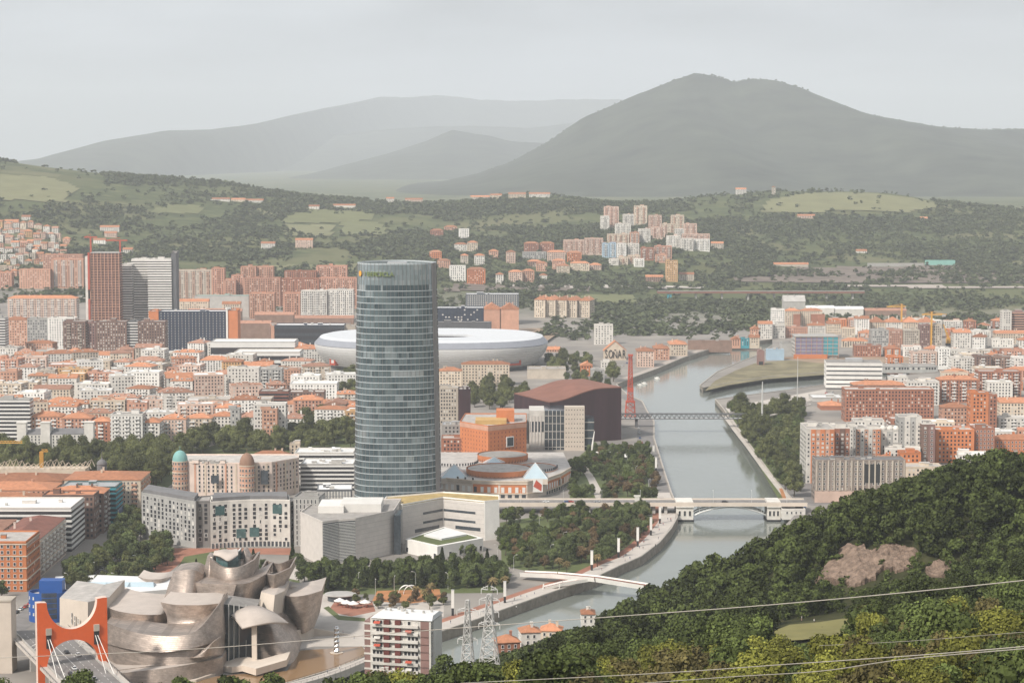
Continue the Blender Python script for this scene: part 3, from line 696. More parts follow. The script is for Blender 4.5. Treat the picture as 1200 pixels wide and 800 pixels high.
    vol('white_roof_wing', [[(96, 712, 1085), (150, 716, 1080), (200, 712, 1090)], [(96, 692, 1085), (150, 694, 1080), (200, 690, 1090)]], 42, 'whitewall', 'whiteroof', lv=2, smooth=False, straight=True)
    for k in range(3):
        b = MB(); p = at_d(112 + 27 * k, 690, 1098) - O; b.add([(-7, -4, 0), (7, -4, 0), (7, 4, 0), (-7, 4, 0), (-6, 0, 2), (6, 0, 2)], [(0, 1, 5, 4), (2, 3, 4, 5), (1, 2, 5), (3, 0, 4)]); b.build('skylight', M['skyglass'], o, loc=(p.x, p.y, zat(692, 1085) - O.z))
    # low front: long entrance roof and lower hull
    vol('titanium_hull', [[(84, 784, 996), (120, 806, 976), (160, 816, 966), (210, 812, 966), (261, 796, 984)], [(84, 766, 998), (120, 788, 978), (160, 786, 968), (210, 780, 968), (260.5, 770, 985)]], 26, lv=3)
    vol('titanium_roof_shell', [[(122, 790, 986), (150, 788, 976), (192, 781, 972)], [(122, 786, 986), (150, 783, 976), (192, 777.5, 972)]], 16, cap='titanium_roof', lv=2)
    vol('titanium_hull', [[(123, 784, 1006), (150, 788, 984), (185, 786, 973), (225, 780, 973), (260, 779, 989)], [(124, 752, 1009), (150, 759, 986), (185, 763, 975), (225, 758, 975), (260, 748, 990)]], 24, cap='titanium', lv=5)
    vol('titanium_hull', [[(123, 753, 1006.4), (150, 760, 983), (185, 764, 971.5), (225, 759, 972), (260.4, 749, 988)], [(124, 729, 1011), (150, 738, 987), (185, 744.5, 976), (228, 740, 976), (258, 706, 993)]], 26, cap='titanium', lv=7)
    vol('titanium_fin', [[(222, 771, 973), (240, 769, 970.5), (258.5, 766, 982)], [(226, 770, 972.2), (244, 760, 971), (258.5, 756, 984)], [(232, 768, 973), (249, 753, 973), (258.5, 746, 986)]], 5, cap='titanium')
    vol('gallery', [[(125, 745, 1030), (140, 752, 1016), (165, 756, 1010), (186, 752, 1014), (199, 742, 1030)], [(125, 728, 1030), (140, 735, 1016), (165, 739, 1010), (186, 736, 1014), (198, 728, 1030)], [(124.5, 710.5, 1031), (140, 716, 1015), (165, 719.5, 1008), (187, 719.5, 1011), (198, 716, 1030)]], 48, taper=1.0)
    b = MB(); p = at_d(157, 708, 1048) - O; b.box(-5, 5, -3, 3, -1, 1.6); b.build('skylight', M['limestone'], o, loc=p)
    vol('titanium_sail', [[(180, 748, 1002), (205, 752, 994), (230, 748, 990), (254, 738, 1000)], [(193, 734, 1008), (208, 737, 1000), (230, 735, 998), (255, 726, 1004)], [(196, 724, 1010), (210, 727, 1004), (232, 726, 1002), (256, 716, 1006)], [(188, 705, 1016), (205, 708, 1004), (235, 708.5, 1000), (257.5, 706.5, 1008)]], 28, taper=.92)
    vol('titanium_tower', [[(191, 716, 1046), (203, 718, 1034), (222, 718, 1032), (236, 714, 1042)], [(192, 703, 1046), (204, 705, 1034), (222, 705, 1032), (236, 702, 1042)], [(197, 686, 1048), (208, 687, 1038), (225, 687, 1037), (237, 686, 1046)], [(203, 669.5, 1050), (211, 668, 1045), (226, 667, 1044), (238, 672.5, 1050)]], 20, taper=.9, cap='titanium')
    vol('titanium_block', [[(226, 712, 1040), (250, 716, 1031), (268, 716, 1030)], [(225, 682, 1041), (250, 684, 1032), (277, 684.5, 1029)]], 30, cap='titanium', straight=True, lv=4)
    vol('titanium_block', [[(266, 716, 1030), (285, 716, 1034), (300, 712, 1046)], [(275.5, 684, 1029.5), (293, 682, 1034), (312, 672, 1050)]], 32, cap='titanium', lv=5)
    vol('titanium_bowl', [[(247, 686, 1052), (262, 690, 1040), (280, 690, 1040), (297, 684, 1052)], [(246, 672, 1053), (262, 677, 1040), (281, 677, 1040), (297, 671, 1052)], [(246, 654, 1054), (261, 664, 1042), (281, 664, 1042), (299, 655, 1054)]], 22, open_top=4)
    vol('titanium_fin', [[(236, 690, 1056), (243, 692, 1051), (247, 691, 1051)], [(239, 668, 1058), (244, 670, 1053), (248, 669, 1053)], [(243, 651, 1060), (246, 651.5, 1057), (249, 653, 1056)]], 10, cap='titanium')
    vol('titanium_fin', [[(280, 672, 1064), (289, 674, 1060), (297, 671, 1062)], [(281, 655, 1066), (288, 656, 1062), (294, 657, 1063)], [(284, 645, 1068), (286, 644.6, 1066), (288, 645.5, 1066)]], 9, cap='titanium')
    vol('atrium_lantern', [[(254, 672, 1050), (266, 676, 1044), (280, 670, 1052)], [(253, 650, 1052), (267, 656, 1045), (279, 647, 1054)]], 14, 'greenglass', 'whiteroof', straight=True, lv=3, smooth=False)
    b = MB(); rows = [[at_d(px, py, dd) - O for px, py, dd in row] for row in ([(250, 649, 1048), (258, 651, 1045), (268, 656, 1041), (279, 649, 1047)], [(251, 645, 1058), (261, 644, 1056), (270, 646.5, 1056), (278.5, 643.5, 1060)], [(254, 645, 1070), (262, 643, 1070), (270, 643.5, 1070), (277, 642.5, 1072)])]
    up = [crom(r_, 10) for r_ in rows]; V = [p for r_ in up for p in r_]; nV = len(V); b.add(V + [p - Vector((0, 0, .6)) for p in V], [f for j in range(2) for i in range(9) for f in ((j * 10 + i, j * 10 + i + 1, j * 10 + i + 11, j * 10 + i + 10), (nV + j * 10 + i, nV + j * 10 + i + 10, nV + j * 10 + i + 11, nV + j * 10 + i + 1))] + [(i, nV + i, nV + i + 1, i + 1) for i in range(9)])
    b.build('lantern_roof', M['titanium_roof'], o, smooth=True)
    vol('titanium_bowl', [[(309, 700, 1062), (319, 704, 1050), (331, 694, 1060)], [(307, 684, 1062), (320, 689, 1047), (336, 678, 1059)], [(303.5, 669, 1064), (320, 673, 1046), (341, 664.5, 1060)]], 30, open_top=5)
    vol('titanium_bowl', [[(294, 702, 1056), (302, 704, 1048), (311, 698, 1052)], [(296, 677, 1056), (304, 680.5, 1047), (313, 672, 1052)]], 16, open_top=3)
    vol('stone_gallery', [[(299, 730, 1036), (318, 738, 1026), (330, 726, 1044)], [(306, 693, 1038), (322, 697, 1030), (333, 692, 1046)]], 26, 'limestone', 'titanium_roof', lv=3, smooth=False, straight=True)
    vol('gallery', [[(340, 740, 1062), (350, 743, 1050), (360, 740, 1050), (368.5, 734, 1062)], [(331, 712, 1063), (345, 716, 1047), (360, 714, 1046), (373, 710, 1061)], [(326, 695, 1064), (342, 698.5, 1046), (360, 696.5, 1044), (377, 691.5, 1060)]], 34, taper=.95)
    b = MB(); p = at_d(351, 690, 1072) - O; b.box(-4, 4, -3, 3, -1, 1.8); b.build('skylight', M['limestone'], o, loc=p)
    vol('titanium_shell', [[(300, 778, 1012), (322, 780, 1004), (341, 778, 1004), (350, 770, 1022)], [(300, 758, 1013), (322, 760, 1004), (338, 762, 1008), (348, 758, 1024)], [(301, 742, 1014), (318, 742, 1008), (332, 745, 1014), (343, 746, 1026)], [(303, 730, 1016), (313, 729, 1014), (324, 730, 1018), (334, 736, 1028)]], 26, cap='titanium', taper=.9)
    vol('stone_wall', [[(336, 762, 1036), (350, 758, 1046), (368, 752, 1062), (425, 752, 1066)], [(336, 742, 1036), (350, 738, 1046), (368, 736, 1062), (425, 746, 1066)]], 2, 'limestone', 'limestone', lv=2, smooth=False, straight=True)
    aw = vol('atrium_glass', [[(257, 780, 1000), (268, 781, 998), (280, 780, 1003), (297, 776, 1010)], [(257, 707, 1005), (268, 708, 1003), (281, 710, 1008), (300, 712, 1014)]], 20, 'darkglass', 'flatroof', lv=4, smooth=False, straight=True)
    for px, dd in ((262, 998.3), (268, 997.2), (274, 999.5), (280, 1002.2), (288, 1006)):
        b = MB(); b.tube([at_d(px, 780, dd) - O, at_d(px + (px - 270) * .03, 708, dd + 5) - O], .22, 4); b.build('mullion', M['steel'], aw)
    # canopy on its single stone column, over the terrace
    rows = [[at_d(px, py, dd) - O for px, py, dd in row] for row in ([(284, 735, 992), (300, 731, 992), (320, 728, 996), (338, 729, 1004)], [(275, 723, 1000), (291, 716, 1002), (311, 716, 1005), (330, 723, 1010)], [(266, 718, 1006), (282, 711, 1010), (302, 709, 1014), (322, 717, 1018)])]
    up = [crom(r_, 12) for r_ in rows]; V = [p for r_ in up for p in r_]; nV = len(V); b = MB()
    b.add(V + [p - Vector((0, 0, .9)) for p in V], [f for j in range(2) for i in range(11) for f in ((j * 12 + i, j * 12 + i + 1, j * 12 + i + 13, j * 12 + i + 12), (nV + j * 12 + i, nV + j * 12 + i + 12, nV + j * 12 + i + 13, nV + j * 12 + i + 1))] + [(i, nV + i, nV + i + 1, i + 1) for i in range(11)] + [(24 + i, 25 + i, nV + 25 + i, nV + 24 + i) for i in range(11)])
    b.build('canopy', M['titanium_roof'], o, smooth=True)
    b = MB(); p = at_d(298.5, 781, 996) - O; b.box(-1.15, 1.15, -1.15, 1.15, -.5, zat(731, 996) - O.z - p.z); b.build('column', M['limestone'], o, loc=p)
    vol('terrace', [[(258, 786, 990), (272, 788, 984), (284, 786, 984), (300, 791, 978), (336, 780, 990)], [(258, 780, 990), (272, 781, 984), (284, 779.5, 984), (300, 783, 978), (336, 772.5, 990)]], 18, 'limestone', 'limestone', lv=2, smooth=False, straight=True)
    vol('ramp_wall', [[(200, 806, 966), (230, 800, 968), (259, 791, 985)], [(200, 802, 966), (230, 796, 968), (259, 786, 985)]], 3, 'limestone', 'limestone', lv=2, smooth=False, straight=True)
    vol('titanium_drum', [[(163, 690, 1120), (172, 694, 1108), (188, 694, 1106), (200, 690, 1118)], [(162, 675, 1120), (172, 678, 1107), (188, 678, 1105), (201, 675, 1118)]], 18, lv=3)
M['skyglass'] = mat('skylight_glass', (.45, .55, .60), rough=.2, spec=.7, var=.1); M['darkglass'] = mat('dark_glass', (.03, .04, .045), rough=.12, spec=.8, var=.5, scale=.4, stretch=(1, 1, .2))
art_museum()

# ================================================================== the red portal of the road bridge, and the road deck
def red_portal():
    d = 945; p0 = at_d(85, 800, d); zdeck = 19.5; rot = R(24)
    o = thing('bridge_portal', 'orange-red concrete portal with round cut-outs standing over the road bridge', 'bridge tower', (p0.x, d, 0), rot)
    W = 15.6; zt = zat(702, d); zm0 = zat(735.5, d); zm1 = zat(748, d); b = MB(); th = 1.9
    K = 24
    def outline():
        pts = []
        ru = 11.2
        pts.append((-W, zt)); pts.append((-W + 2.0, zt))
        for k in range(K + 1):      # upper bowl
            a = math.pi + math.pi * k / K; pts.append((ru * math.cos(a) * 1.0 + 0, zm0 + (zt - zm0) * (1 + math.sin(a)) * .98))
        pts.append((W - 2.0, zt)); pts.append((W, zt)); pts.append((W, 2)); pts.append((W - 3.0, 2)); 
        zl = zdeck - 3; pts.append((W - 3.2, zl + 1))
        for k in range(K + 1):      # lower arch
            a = math.pi * k / K; pts.append((11.4 * math.cos(a), zl + 1 + (zm1 - zl - 1) * math.sin(a) ** .8 if math.sin(a) > 0 else zl + 1))
        pts += [(-W + 3.2, zl + 1), (-W + 3.0, 2), (-W, 2)]
        return pts
    P = outline(); n = len(P)
    tris = tessellate_polygon([[Vector((x, z, 0)) for x, z in P]])
    b.add([(x, -th, z) for x, z in P], [tuple(t) for t in tris], 0); b.add([(x, th, z) for x, z in P], [tuple(t) for t in tris], 0)
    b.add([(x, -th, z) for x, z in P] + [(x, th, z) for x, z in P], [(i, (i + 1) % n, n + (i + 1) % n, n + i) for i in range(n)], 1)
    me = b.mesh('portal_frame', [M['redpaint'], M['palepaint']]); bm = bmesh.new(); bm.from_mesh(me); bmesh.ops.remove_doubles(bm, verts=bm.verts, dist=.01); bmesh.ops.recalc_face_normals(bm, faces=bm.faces); bm.to_mesh(me); bm.free()
    link('portal_frame', me, o)
    for sx in (-1, 1):
        q = MB(); zc = zm0 - 1.2; xx = sx * 10.6
        q.box(xx - 1.1, xx + 1.1, -th - .5, -th + .2, zc - 6.5, zc - .5, 0); h = q.build('cable_housing', M['dark'], o)
        q = MB(); q.box(xx - 1.2, xx + 1.2, -th - 1.0, -th + .2, zc - .5, zc + 2.4, 0); q.build('housing_cap', M['stone'], h)
        for k in range(2):
            c = MB(); c.tube([(xx - .5 + k, -th - .4, zc - 2.5), (xx - 1.5 + k * 2.2, -th - 24 - 9 * k, zdeck - .5)], .17, 6); c.build('stay_cable', M['whitewall'], o)
            c = MB(); c.tube([(xx - .5 + k, th + .4, zc - 2.5), (xx - .5 + k, th + 30 + 9 * k, zdeck - .5)], .17, 6); c.build('stay_cable', M['whitewall'], o)
    return o, rot
M['palepaint'] = mat('pale_paint', (.66, .52, .44), var=.1)
portal, prot = red_portal()
def road_deck():
    px, py = portal.location.x, portal.location.y; o = thing('road_bridge', 'grey road bridge deck passing under the red portal', 'road bridge', (px, py, 19.5), prot)
    b = MB(); b.box(-11, 11, -62, 75, -1.6, 0, 0); b.build('deck', M['asphalt'], o)
    for x in (-7.4, -3.6, 3.6, 7.4):
        b = MB()
        for k in range(-10, 12): b.box(x - .08, x + .08, k * 6 - 1.4, k * 6 + 1.4, .004, .03)
        b.build('lane_marking', M['frame'], o)
    b = MB(); b.box(-.12, .12, -60, 74, .004, .03); b.build('lane_marking', M['frame'], o)
    for s in (-1, 1):
        b = MB(); b.box(s * 11.2 - .25, s * 11.2 + .25, -62, 75, -1.6, .9); b.build('parapet', M['concrete'], o)
        b = MB(); b.box(s * 13.1 - 1.6, s * 13.1 + 1.6, -62, 75, -1.2, -.1); b.build('walkway', M['lightpaving'], o)
        b = MB(); b.box(s * 14.6 - .06, s * 14.6 + .06, -62, 75, .8, .95)
        for k in range(-20, 25): b.box(s * 14.6 - .05, s * 14.6 + .05, k * 3, k * 3 + .1, -.3, .9)
        b.build('railing', M['dark'], o)
    for y in (-40, 10, 52):
        for x in (-7, 7): b = MB(); b.box(x - 1.2, x + 1.2, y - 1, y + 1, -19, -1.6); b.build('pier', M['concrete'], o)
    return o
deck = road_deck()

# ================================================================== the white apartment slab with maroon panels
def white_slab():
    d = 850; x0, x1 = xat(433, d), xat(505, d); zr = zat(722, d); z0 = ter((x0 + x1) / 2, d + 6) - 1; rot = R(-14); w = (x1 - x0) / math.cos(rot); dep = 15.5
    o = thing('apartment_tower', 'white apartment tower with maroon panels and balconies beside the pylons', 'apartment tower', (x0, d - 2, z0), rot); h = zr - z0; fl = 10; fh = 3.05; r = random.Random(3)
    b = MB(); b.box(0, w, 0, dep, -4, h, 0); b.build('wall', M['white'], o)
    b = MB(); b.box(-3.6, -.02, 3.5, dep - 1, -4, h - 2.2, 0); b.build('side_wing', M['purplebrick'], o)
    for f in range(fl):
        z = h - 3.1 - f * fh
        b = MB(); b.box(-3.7, .3, 3.3, dep - .8, z - .35, z + .35, 0); b.build('floor_band', M['white'], o)
        b = MB(); b.box(.6, w * .80, -1.25, 0, z - .12, z + .95, 0); b.add([(.6, -1.25, z - .12), (w * .8, -1.25, z - .12), (w * .8, 0, z - .12), (.6, 0, z - .12)], [(3, 2, 1, 0)]); b.build('balcony', M['white'], o)
        for a, e, m in ((.235, .33, 'redpanel'), (.42, .51, 'redpanel'), (.83, .97, 'purplebrick')):
            b = MB(); b.box(w * a, w * e, -1.32 if m == 'redpanel' else -.08, .0, z + (.98 if m == 'redpanel' else -.9), z + fh - .4, 0); b.build('panel', M[m], o)
        for a in (.04, .10, .155, .56, .62, .68, .745):
            if r.random() < .95: link('window', window_mesh(1.5, 2.0, 'darkpane' if r.random() < .7 else 'blind'), o, (w * (a + .025), -.01, z + .5))
        if r.random() < .6:
            a = r.choice((.08, .6)); b = MB(); b.add([(w * a, -1.3, z + 2.2), (w * a + 2.6, -1.3, z + 2.2), (w * a + 2.6, -2.5, z + 1.5), (w * a, -2.5, z + 1.5), (w * a, -1.3, z + 2.1), (w * a + 2.6, -1.3, z + 2.1), (w * a + 2.6, -2.5, z + 1.4), (w * a, -2.5, z + 1.4)], [(0, 1, 2, 3), (7, 6, 5, 4), (3, 2, 6, 7), (0, 3, 7, 4), (2, 1, 5, 6)]); b.build('awning', M['crane' if r.random() < .6 else 'blind'], o)
        for k in range(3): link('window', window_mesh(.9, 1.2, 'darkpane'), o, (w + .01, 1.2 + k * .01, z + .3), math.pi / 2) if k == 0 else None
    b = MB(); b.box(w + .02, w + .5, 2.6, dep - 1.2, -4, h - .5, 0); b.build('gable_wall', M['whitewall'], o)
    b = MB(); b.box(w * .05, w - .3, .8, dep + .3, h, h + .3, 0); b.add([(w * .02, -.5, h + .02), (w + .6, -.5, h + .02), (w + .6, dep + .6, h + .02), (w * .02, dep + .6, h + .02), (w * .1, 3, h + 1.5), (w, 3, h + 1.5), (w, dep - 3, h + 1.5), (w * .1, dep - 3, h + 1.5)], [(0, 1, 5, 4), (1, 2, 6, 5), (2, 3, 7, 6), (3, 0, 4, 7), (4, 5, 6, 7), (3, 2, 1, 0)]); ro = b.build('roof', M['whiteroof'], o)
    for k in range(9):
        b = MB(); b.box(-.4, .4, -.3, .3, 0, r.uniform(.8, 1.5), 0); b.build('chimney', M['concrete'], ro, loc=(r.uniform(2, w - 2), r.uniform(4, dep - 4), h + 1.3))
white_slab()

# ================================================================== curved block with square windows
def poly_px(pts, z=5): return [(at_d(px, 500, d).x, d) for px, d in pts]
def part_block(o, O, poly, z1, wallm, r, roofm='flatroof', name='wall', roof=True, clutter=2, sink=2):
    P = [(p[0] - O.x, p[1] - O.y) for p in poly]; b = MB(); b.prism(P, -sink, z1, 0); b.build(name, M[wallm], o)
    if roof: flat_roof(o, P, z1, roofm, wallm, r, clutter)
    return P
def square_window_block():
    r = random.Random(11); O = Vector((xat(240, 1300), 1300, 5)); o = thing('curved_apartment_block', 'long grey and white apartment block with small square windows, dark set-back top', 'apartment block', O)
    zt = zat(589, 1300) - 5
    A = part_block(o, O, poly_px([(164.5, 1338), (228, 1302), (234, 1322), (172, 1358)]), zt - .3, 'grey', r, roofm='slateroof')
    B = part_block(o, O, poly_px([(228.3, 1306), (244.7, 1306), (246, 1326), (234.5, 1324)]), zt - .4, 'darkstone', r, clutter=0)
    Cc = part_block(o, O, poly_px([(245, 1300), (268, 1305), (292, 1308), (316, 1309), (339, 1307), (338, 1327), (247, 1322)]), zt, 'white', r, roofm='slateroof')
    D = part_block(o, O, poly_px([(339.3, 1312), (346, 1318), (345, 1330), (338.5, 1327)]), zt - 2, 'grey', r, clutter=0)
    me = {m: [window_mesh(1.9, 1.9, m), window_mesh(1.0, 2.1, m), window_mesh(1.9, 2.1, m)] for m in ('darkpane', 'blind')}
    allc = []
    for P, ed, sp in ((A, (0,), 3.7), (B, (0,), 3.6), (Cc, (0, 1, 2, 3), 3.55), (D, (0,), 2.5)): allc += cells(P, 3.6, zt - 1.2, 9, sp, 1.9, 1.9, edges=ed, r=r, drop=.06)
    r.shuffle(allc); 
    for c in allc[:100]: link('window', r.choice(me['darkpane' if r.random() < .8 else 'blind']), o, c[:3], c[3])
    far_windows(allc[100:], 1.8, 1.9, ('darkpane', 'blind'), r, o, 'far_windows', .15)
    for e, f, k in ((0, .5, .72), (1, .55, .2), (3, .35, .72), (2, .2, .22)):
        a, b2 = Vector(Cc[e]), Vector(Cc[e + 1]); p = a.lerp(b2, f); dd = (b2 - a); b = MB(); b.box(-2.9, 2.9, -.28, 0, 0, 5.6); b.build('bay_window', M['greenglass'], o, loc=(p.x, p.y, k * zt), rotz=math.atan2(dd.y, dd.x))
    for P, z in ((A, zt - .3), (Cc, zt)):
        c = sum((Vector(p) for p in P), Vector((0, 0))) / len(P); b = MB(); b.prism([tuple(Vector(p) + (c - Vector(p)).normalized() * 1.6) for p in P], z, z + 2.9, 0, cap=1); b.build('penthouse', [M['slateroof'], M['slateroof']], o)
    b = MB()
    for e in range(4):
        a, b2 = Vector(Cc[e]), Vector(Cc[e + 1])
        for k in range(5):
            p = a.lerp(b2, (k + .5) / 5); b.box(p.x - .8, p.x + .8, p.y - .12, p.y + .05, .2, 3.2)
    b.build('shopfront', M['glass'], o)
M['darkstone'] = mat('dark_stone', (.20, .185, .175), var=.15)
square_window_block()

# ================================================================== white university halls
def halls():
    r = random.Random(5); O = Vector((xat(400, 1250), 1250, 5)); o = thing('exhibition_hall', 'pale stone hall with louvred corner and white rooftop boxes behind dark trees', 'university hall', O)
    z1 = zat(611, 1250) - 5
    P = part_block(o, O, poly_px([(351, 1280), (377, 1246), (396, 1254), (416, 1258), (461, 1286), (470, 1330), (372, 1330)]), z1, 'palestone', r, roofm='flatroof', clutter=0)
    for e in (1, 2):
        a, b2 = Vector(P[e]), Vector(P[e + 1]); d = b2 - a; ln = d.length; b = MB()
        for k in range(26):
            z = 1.2 + k * (z1 - 2) / 26
            b.box(.2, ln - .2, -.32, -.02, z, z + .45)
        b.build('louvre_screen', M['steel'], o, loc=(a.x, a.y, 0), rotz=math.atan2(d.y, d.x))
        b = MB(); b.box(.1, ln - .1, -.06, .01, .8, z1 - .6); b.build('glazing', M['glass'], o, loc=(a.x, a.y, 0), rotz=math.atan2(d.y, d.x))
    a, b2 = Vector(P[3]), Vector(P[4]); d = b2 - a
    for k in range(9): b = MB(); b.box(0, d.length, -.06, 0, 2 + k * z1 / 9.2, 2.15 + k * z1 / 9.2); b.build('string_course', M['concrete'], o, loc=(a.x, a.y, 0), rotz=math.atan2(d.y, d.x))
    for px, y0, y1, d0, h in ((372, 402, 0, 1280, 4.2), (398, 446, 0, 1283, 5.0)):
        x0, x1 = xat(px, d0) - O.x, xat(y0, d0) - O.x; b = MB(); b.box(x0, x1, d0 - O.y, d0 - O.y + 26, z1 - .3, z1 + h); b.build('roof_box', M['whitewall'], o)
    b = MB(); p = Vector(P[4]); b.box(p.x + .2, p.x + 4.4, p.y - 4, p.y + 16, 0, z1 - 1.5); b.build('glass_stair', M['glass'], o)
    # L-shaped white hall
    O2 = Vector((xat(519, 1345), 1345, 5)); o2 = thing('assembly_hall', 'L-shaped white stone hall with planted roof and recessed ribbon windows', 'university hall', O2)
    z2 = 24.0
    Q = part_block(o2, O2, poly_px([(448, 1330), (471, 1317), (519, 1345), (568, 1329), (585, 1334), (585, 1352), (519, 1366), (452, 1346)]), z2, 'whitewall', r, roofm='mossroof', clutter=0)
    for e in (1, 2):
        a, b2 = Vector(Q[e]), Vector(Q[e + 1]); d = b2 - a; ln = d.length; rz = math.atan2(d.y, d.x); b = MB(); b.box(.3, ln - .3, -.10, -.01, .3, z2 - .9); b.build('stone_facing', M['palestone'], o2, loc=(a.x, a.y, 0), rotz=rz)
        for zz in (.42, .66):
            s0, s1 = (ln * .5, ln - .5) if e == 1 else (.5, ln * .78)
            b = MB(); b.box(s0, s1, -.16, -.09, z2 * zz, z2 * zz + 1.5); b.build('ribbon_window', M['glass'], o2, loc=(a.x, a.y, 0), rotz=rz)
        b = MB(); b.box(ln * .3, ln * .9, -.16, -.09, 5.4, 7.6); b.build('ribbon_window', M['glass'], o2, loc=(a.x, a.y, 0), rotz=rz)
        for k in range(8): b = MB(); b.box(.3, ln - .3, -.13, -.09, 1.5 + k * z2 / 8.4, 1.62 + k * z2 / 8.4); b.build('string_course', M['concrete'], o2, loc=(a.x, a.y, 0), rotz=rz)
    me = text_mesh('EHU', 2.2, .1); me.materials.append(M['dark'])
    a, b2 = Vector(Q[3]), Vector(Q[4]); d = b2 - a; p = a.lerp(b2, .4)
    # low podium in the angle of the L
    P3 = [(p[0] - O2.x, p[1] - O2.y) for p in poly_px([(474, 1288), (512, 1264), (566, 1292), (520, 1332)])]
    b = MB(); b.prism(P3, -1, 8.2, 0, cap=0); b.build('podium', M['whitewall'], o2)
    c = sum((Vector(p) for p in P3), Vector((0, 0))) / 4; b = MB(); b.prism([tuple(c + (Vector(p) - c) * .86) for p in P3], 8.2, 8.5, 0); g = b.build('green_roof', M['lawn'], o2)
    b = MB(); b.prism([tuple(c + Vector((1, 5)) + (Vector(p) - c) * .55) for p in P3], 8.5, 9.6, 0); b.build('roof_terrace', M['whiteroof'], g)
    for e in (0, 1):
        a, b2 = Vector(P3[e]), Vector(P3[e + 1]); d = b2 - a; k = int(d.length / 4.2)
        for i in range(k):
            if r.random() < .7: p = a.lerp(b2, (i + .5) / k); link('window', window_mesh(2.4, 3.0, 'darkpane'), o2, (p.x, p.y, .8), math.atan2(d.y, d.x))
M['palestone'] = mat('pale_stone', (.58, .535, .49), var=.10, scale=.3); M['mossroof'] = mat('moss_roof', (.40, .29, .12), var=.35, scale=.2)
halls()
# ================================================================== bridges
def deck_bridge():
    d = 1436; zt = 12.0; x0, x1 = xat(560, d), xat(945, d); O = Vector((xat(792, d), d, 0)); o = thing('arch_bridge', 'pale road bridge with stone pier houses and a steel arch over the river', 'bridge', O)
    b = MB(); b.box(x0 - O.x, x1 - O.x, -9, 9, zt - 1.5, zt, 0); b.build('deck', M['asphalt'], o)
    for s in (-1, 1):
        b = MB(); b.box(x0 - O.x, x1 - O.x, s * 9.2 - .3, s * 9.2 + .3, zt - 1.7, zt + .8); b.build('parapet', M['limestone'], o)
        b = MB(); b.box(x0 - O.x, x1 - O.x, s * 7.6 - 1.2, s * 7.6 + 1.2, zt + .02, zt + .16); b.build('footway', M['lightpaving'], o)
    b = MB()
    for k in range(40): b.box(x0 - O.x + 3 + k * 5.4, x0 - O.x + 5.4 + k * 5.4, -.1, .1, zt + .004, zt + .03)
    b.build('road_marking', M['frame'], o)
    for p0, p1 in ((792, 812), (898.5, 914)):
        a, e = xat(p0, d) - O.x, xat(p1, d) - O.x; w = (e - a)
        b = MB(); b.box(a, e, -8.5, 8.5, 1.2, zt + 1.3, 0); b.box(a - .5, e + .5, -9.5, 9.5, -2, 1.2, 1); b.box(a - .35, e + .35, -9.6, 9.6, zt - 2.4, zt - 1.7, 0); pr = b.build('pier_house', [M['white'], M['dark']], o)
        for k in range(3):
            link('window', window_mesh(1.6, 3.4, 'darkpane', 'white'), pr, (a + w * (.2 + .3 * k), -8.5, 3.8))
    a, e = xat(814, d) - O.x, xat(897, d) - O.x
    for s in (-1, 0, 1):
        pts = [(a + (e - a) * t, s * 7.5, 4.2 + 5.2 * math.sin(math.pi * t) ** .8) for t in [k / 16 for k in range(17)]]
        b = MB(); b.tube(pts, .45, 6); ar = b.build('arch_rib', M['steel'], o)
        b = MB()
        for p in pts[1:-1]: b.box(p[0] - .15, p[0] + .15, p[1] - .15, p[1] + .15, p[2], zt - 1.5)
        b.build('spandrel_lattice', M['steel'], ar)
    for px in (600, 640, 690, 740, 766, 780):
        x = xat(px, d) - O.x; b = MB(); b.box(x - 1, x + 1, -7, 7, 3, zt - 1.5); b.build('pier', M['concrete'], o)
    for px in (610, 660, 705, 750, 835, 880, 921):
        x = xat(px, d) - O.x; b = MB(); b.tube([(x, -8.9, zt), (x, -8.9, zt + 8), (x, -7.2, zt + 8.8)], [.12, .09, .07], 5); b.box(x - .2, x + .2, -7.4, -6.5, zt + 8.7, zt + 8.9); b.build('lamp', M['steel'], o)
    x = xat(746, d) - O.x; b = MB(); b.box(x - 1.6, x + 1.6, -10.4, -9.6, zt - 1.8, zt + 5, 0); b.box(x - 2.2, x + 2.2, -10.6, -9.4, zt + 5, zt + 6, 0); b.build('stone_crest', M['white'], o)
deck_bridge()

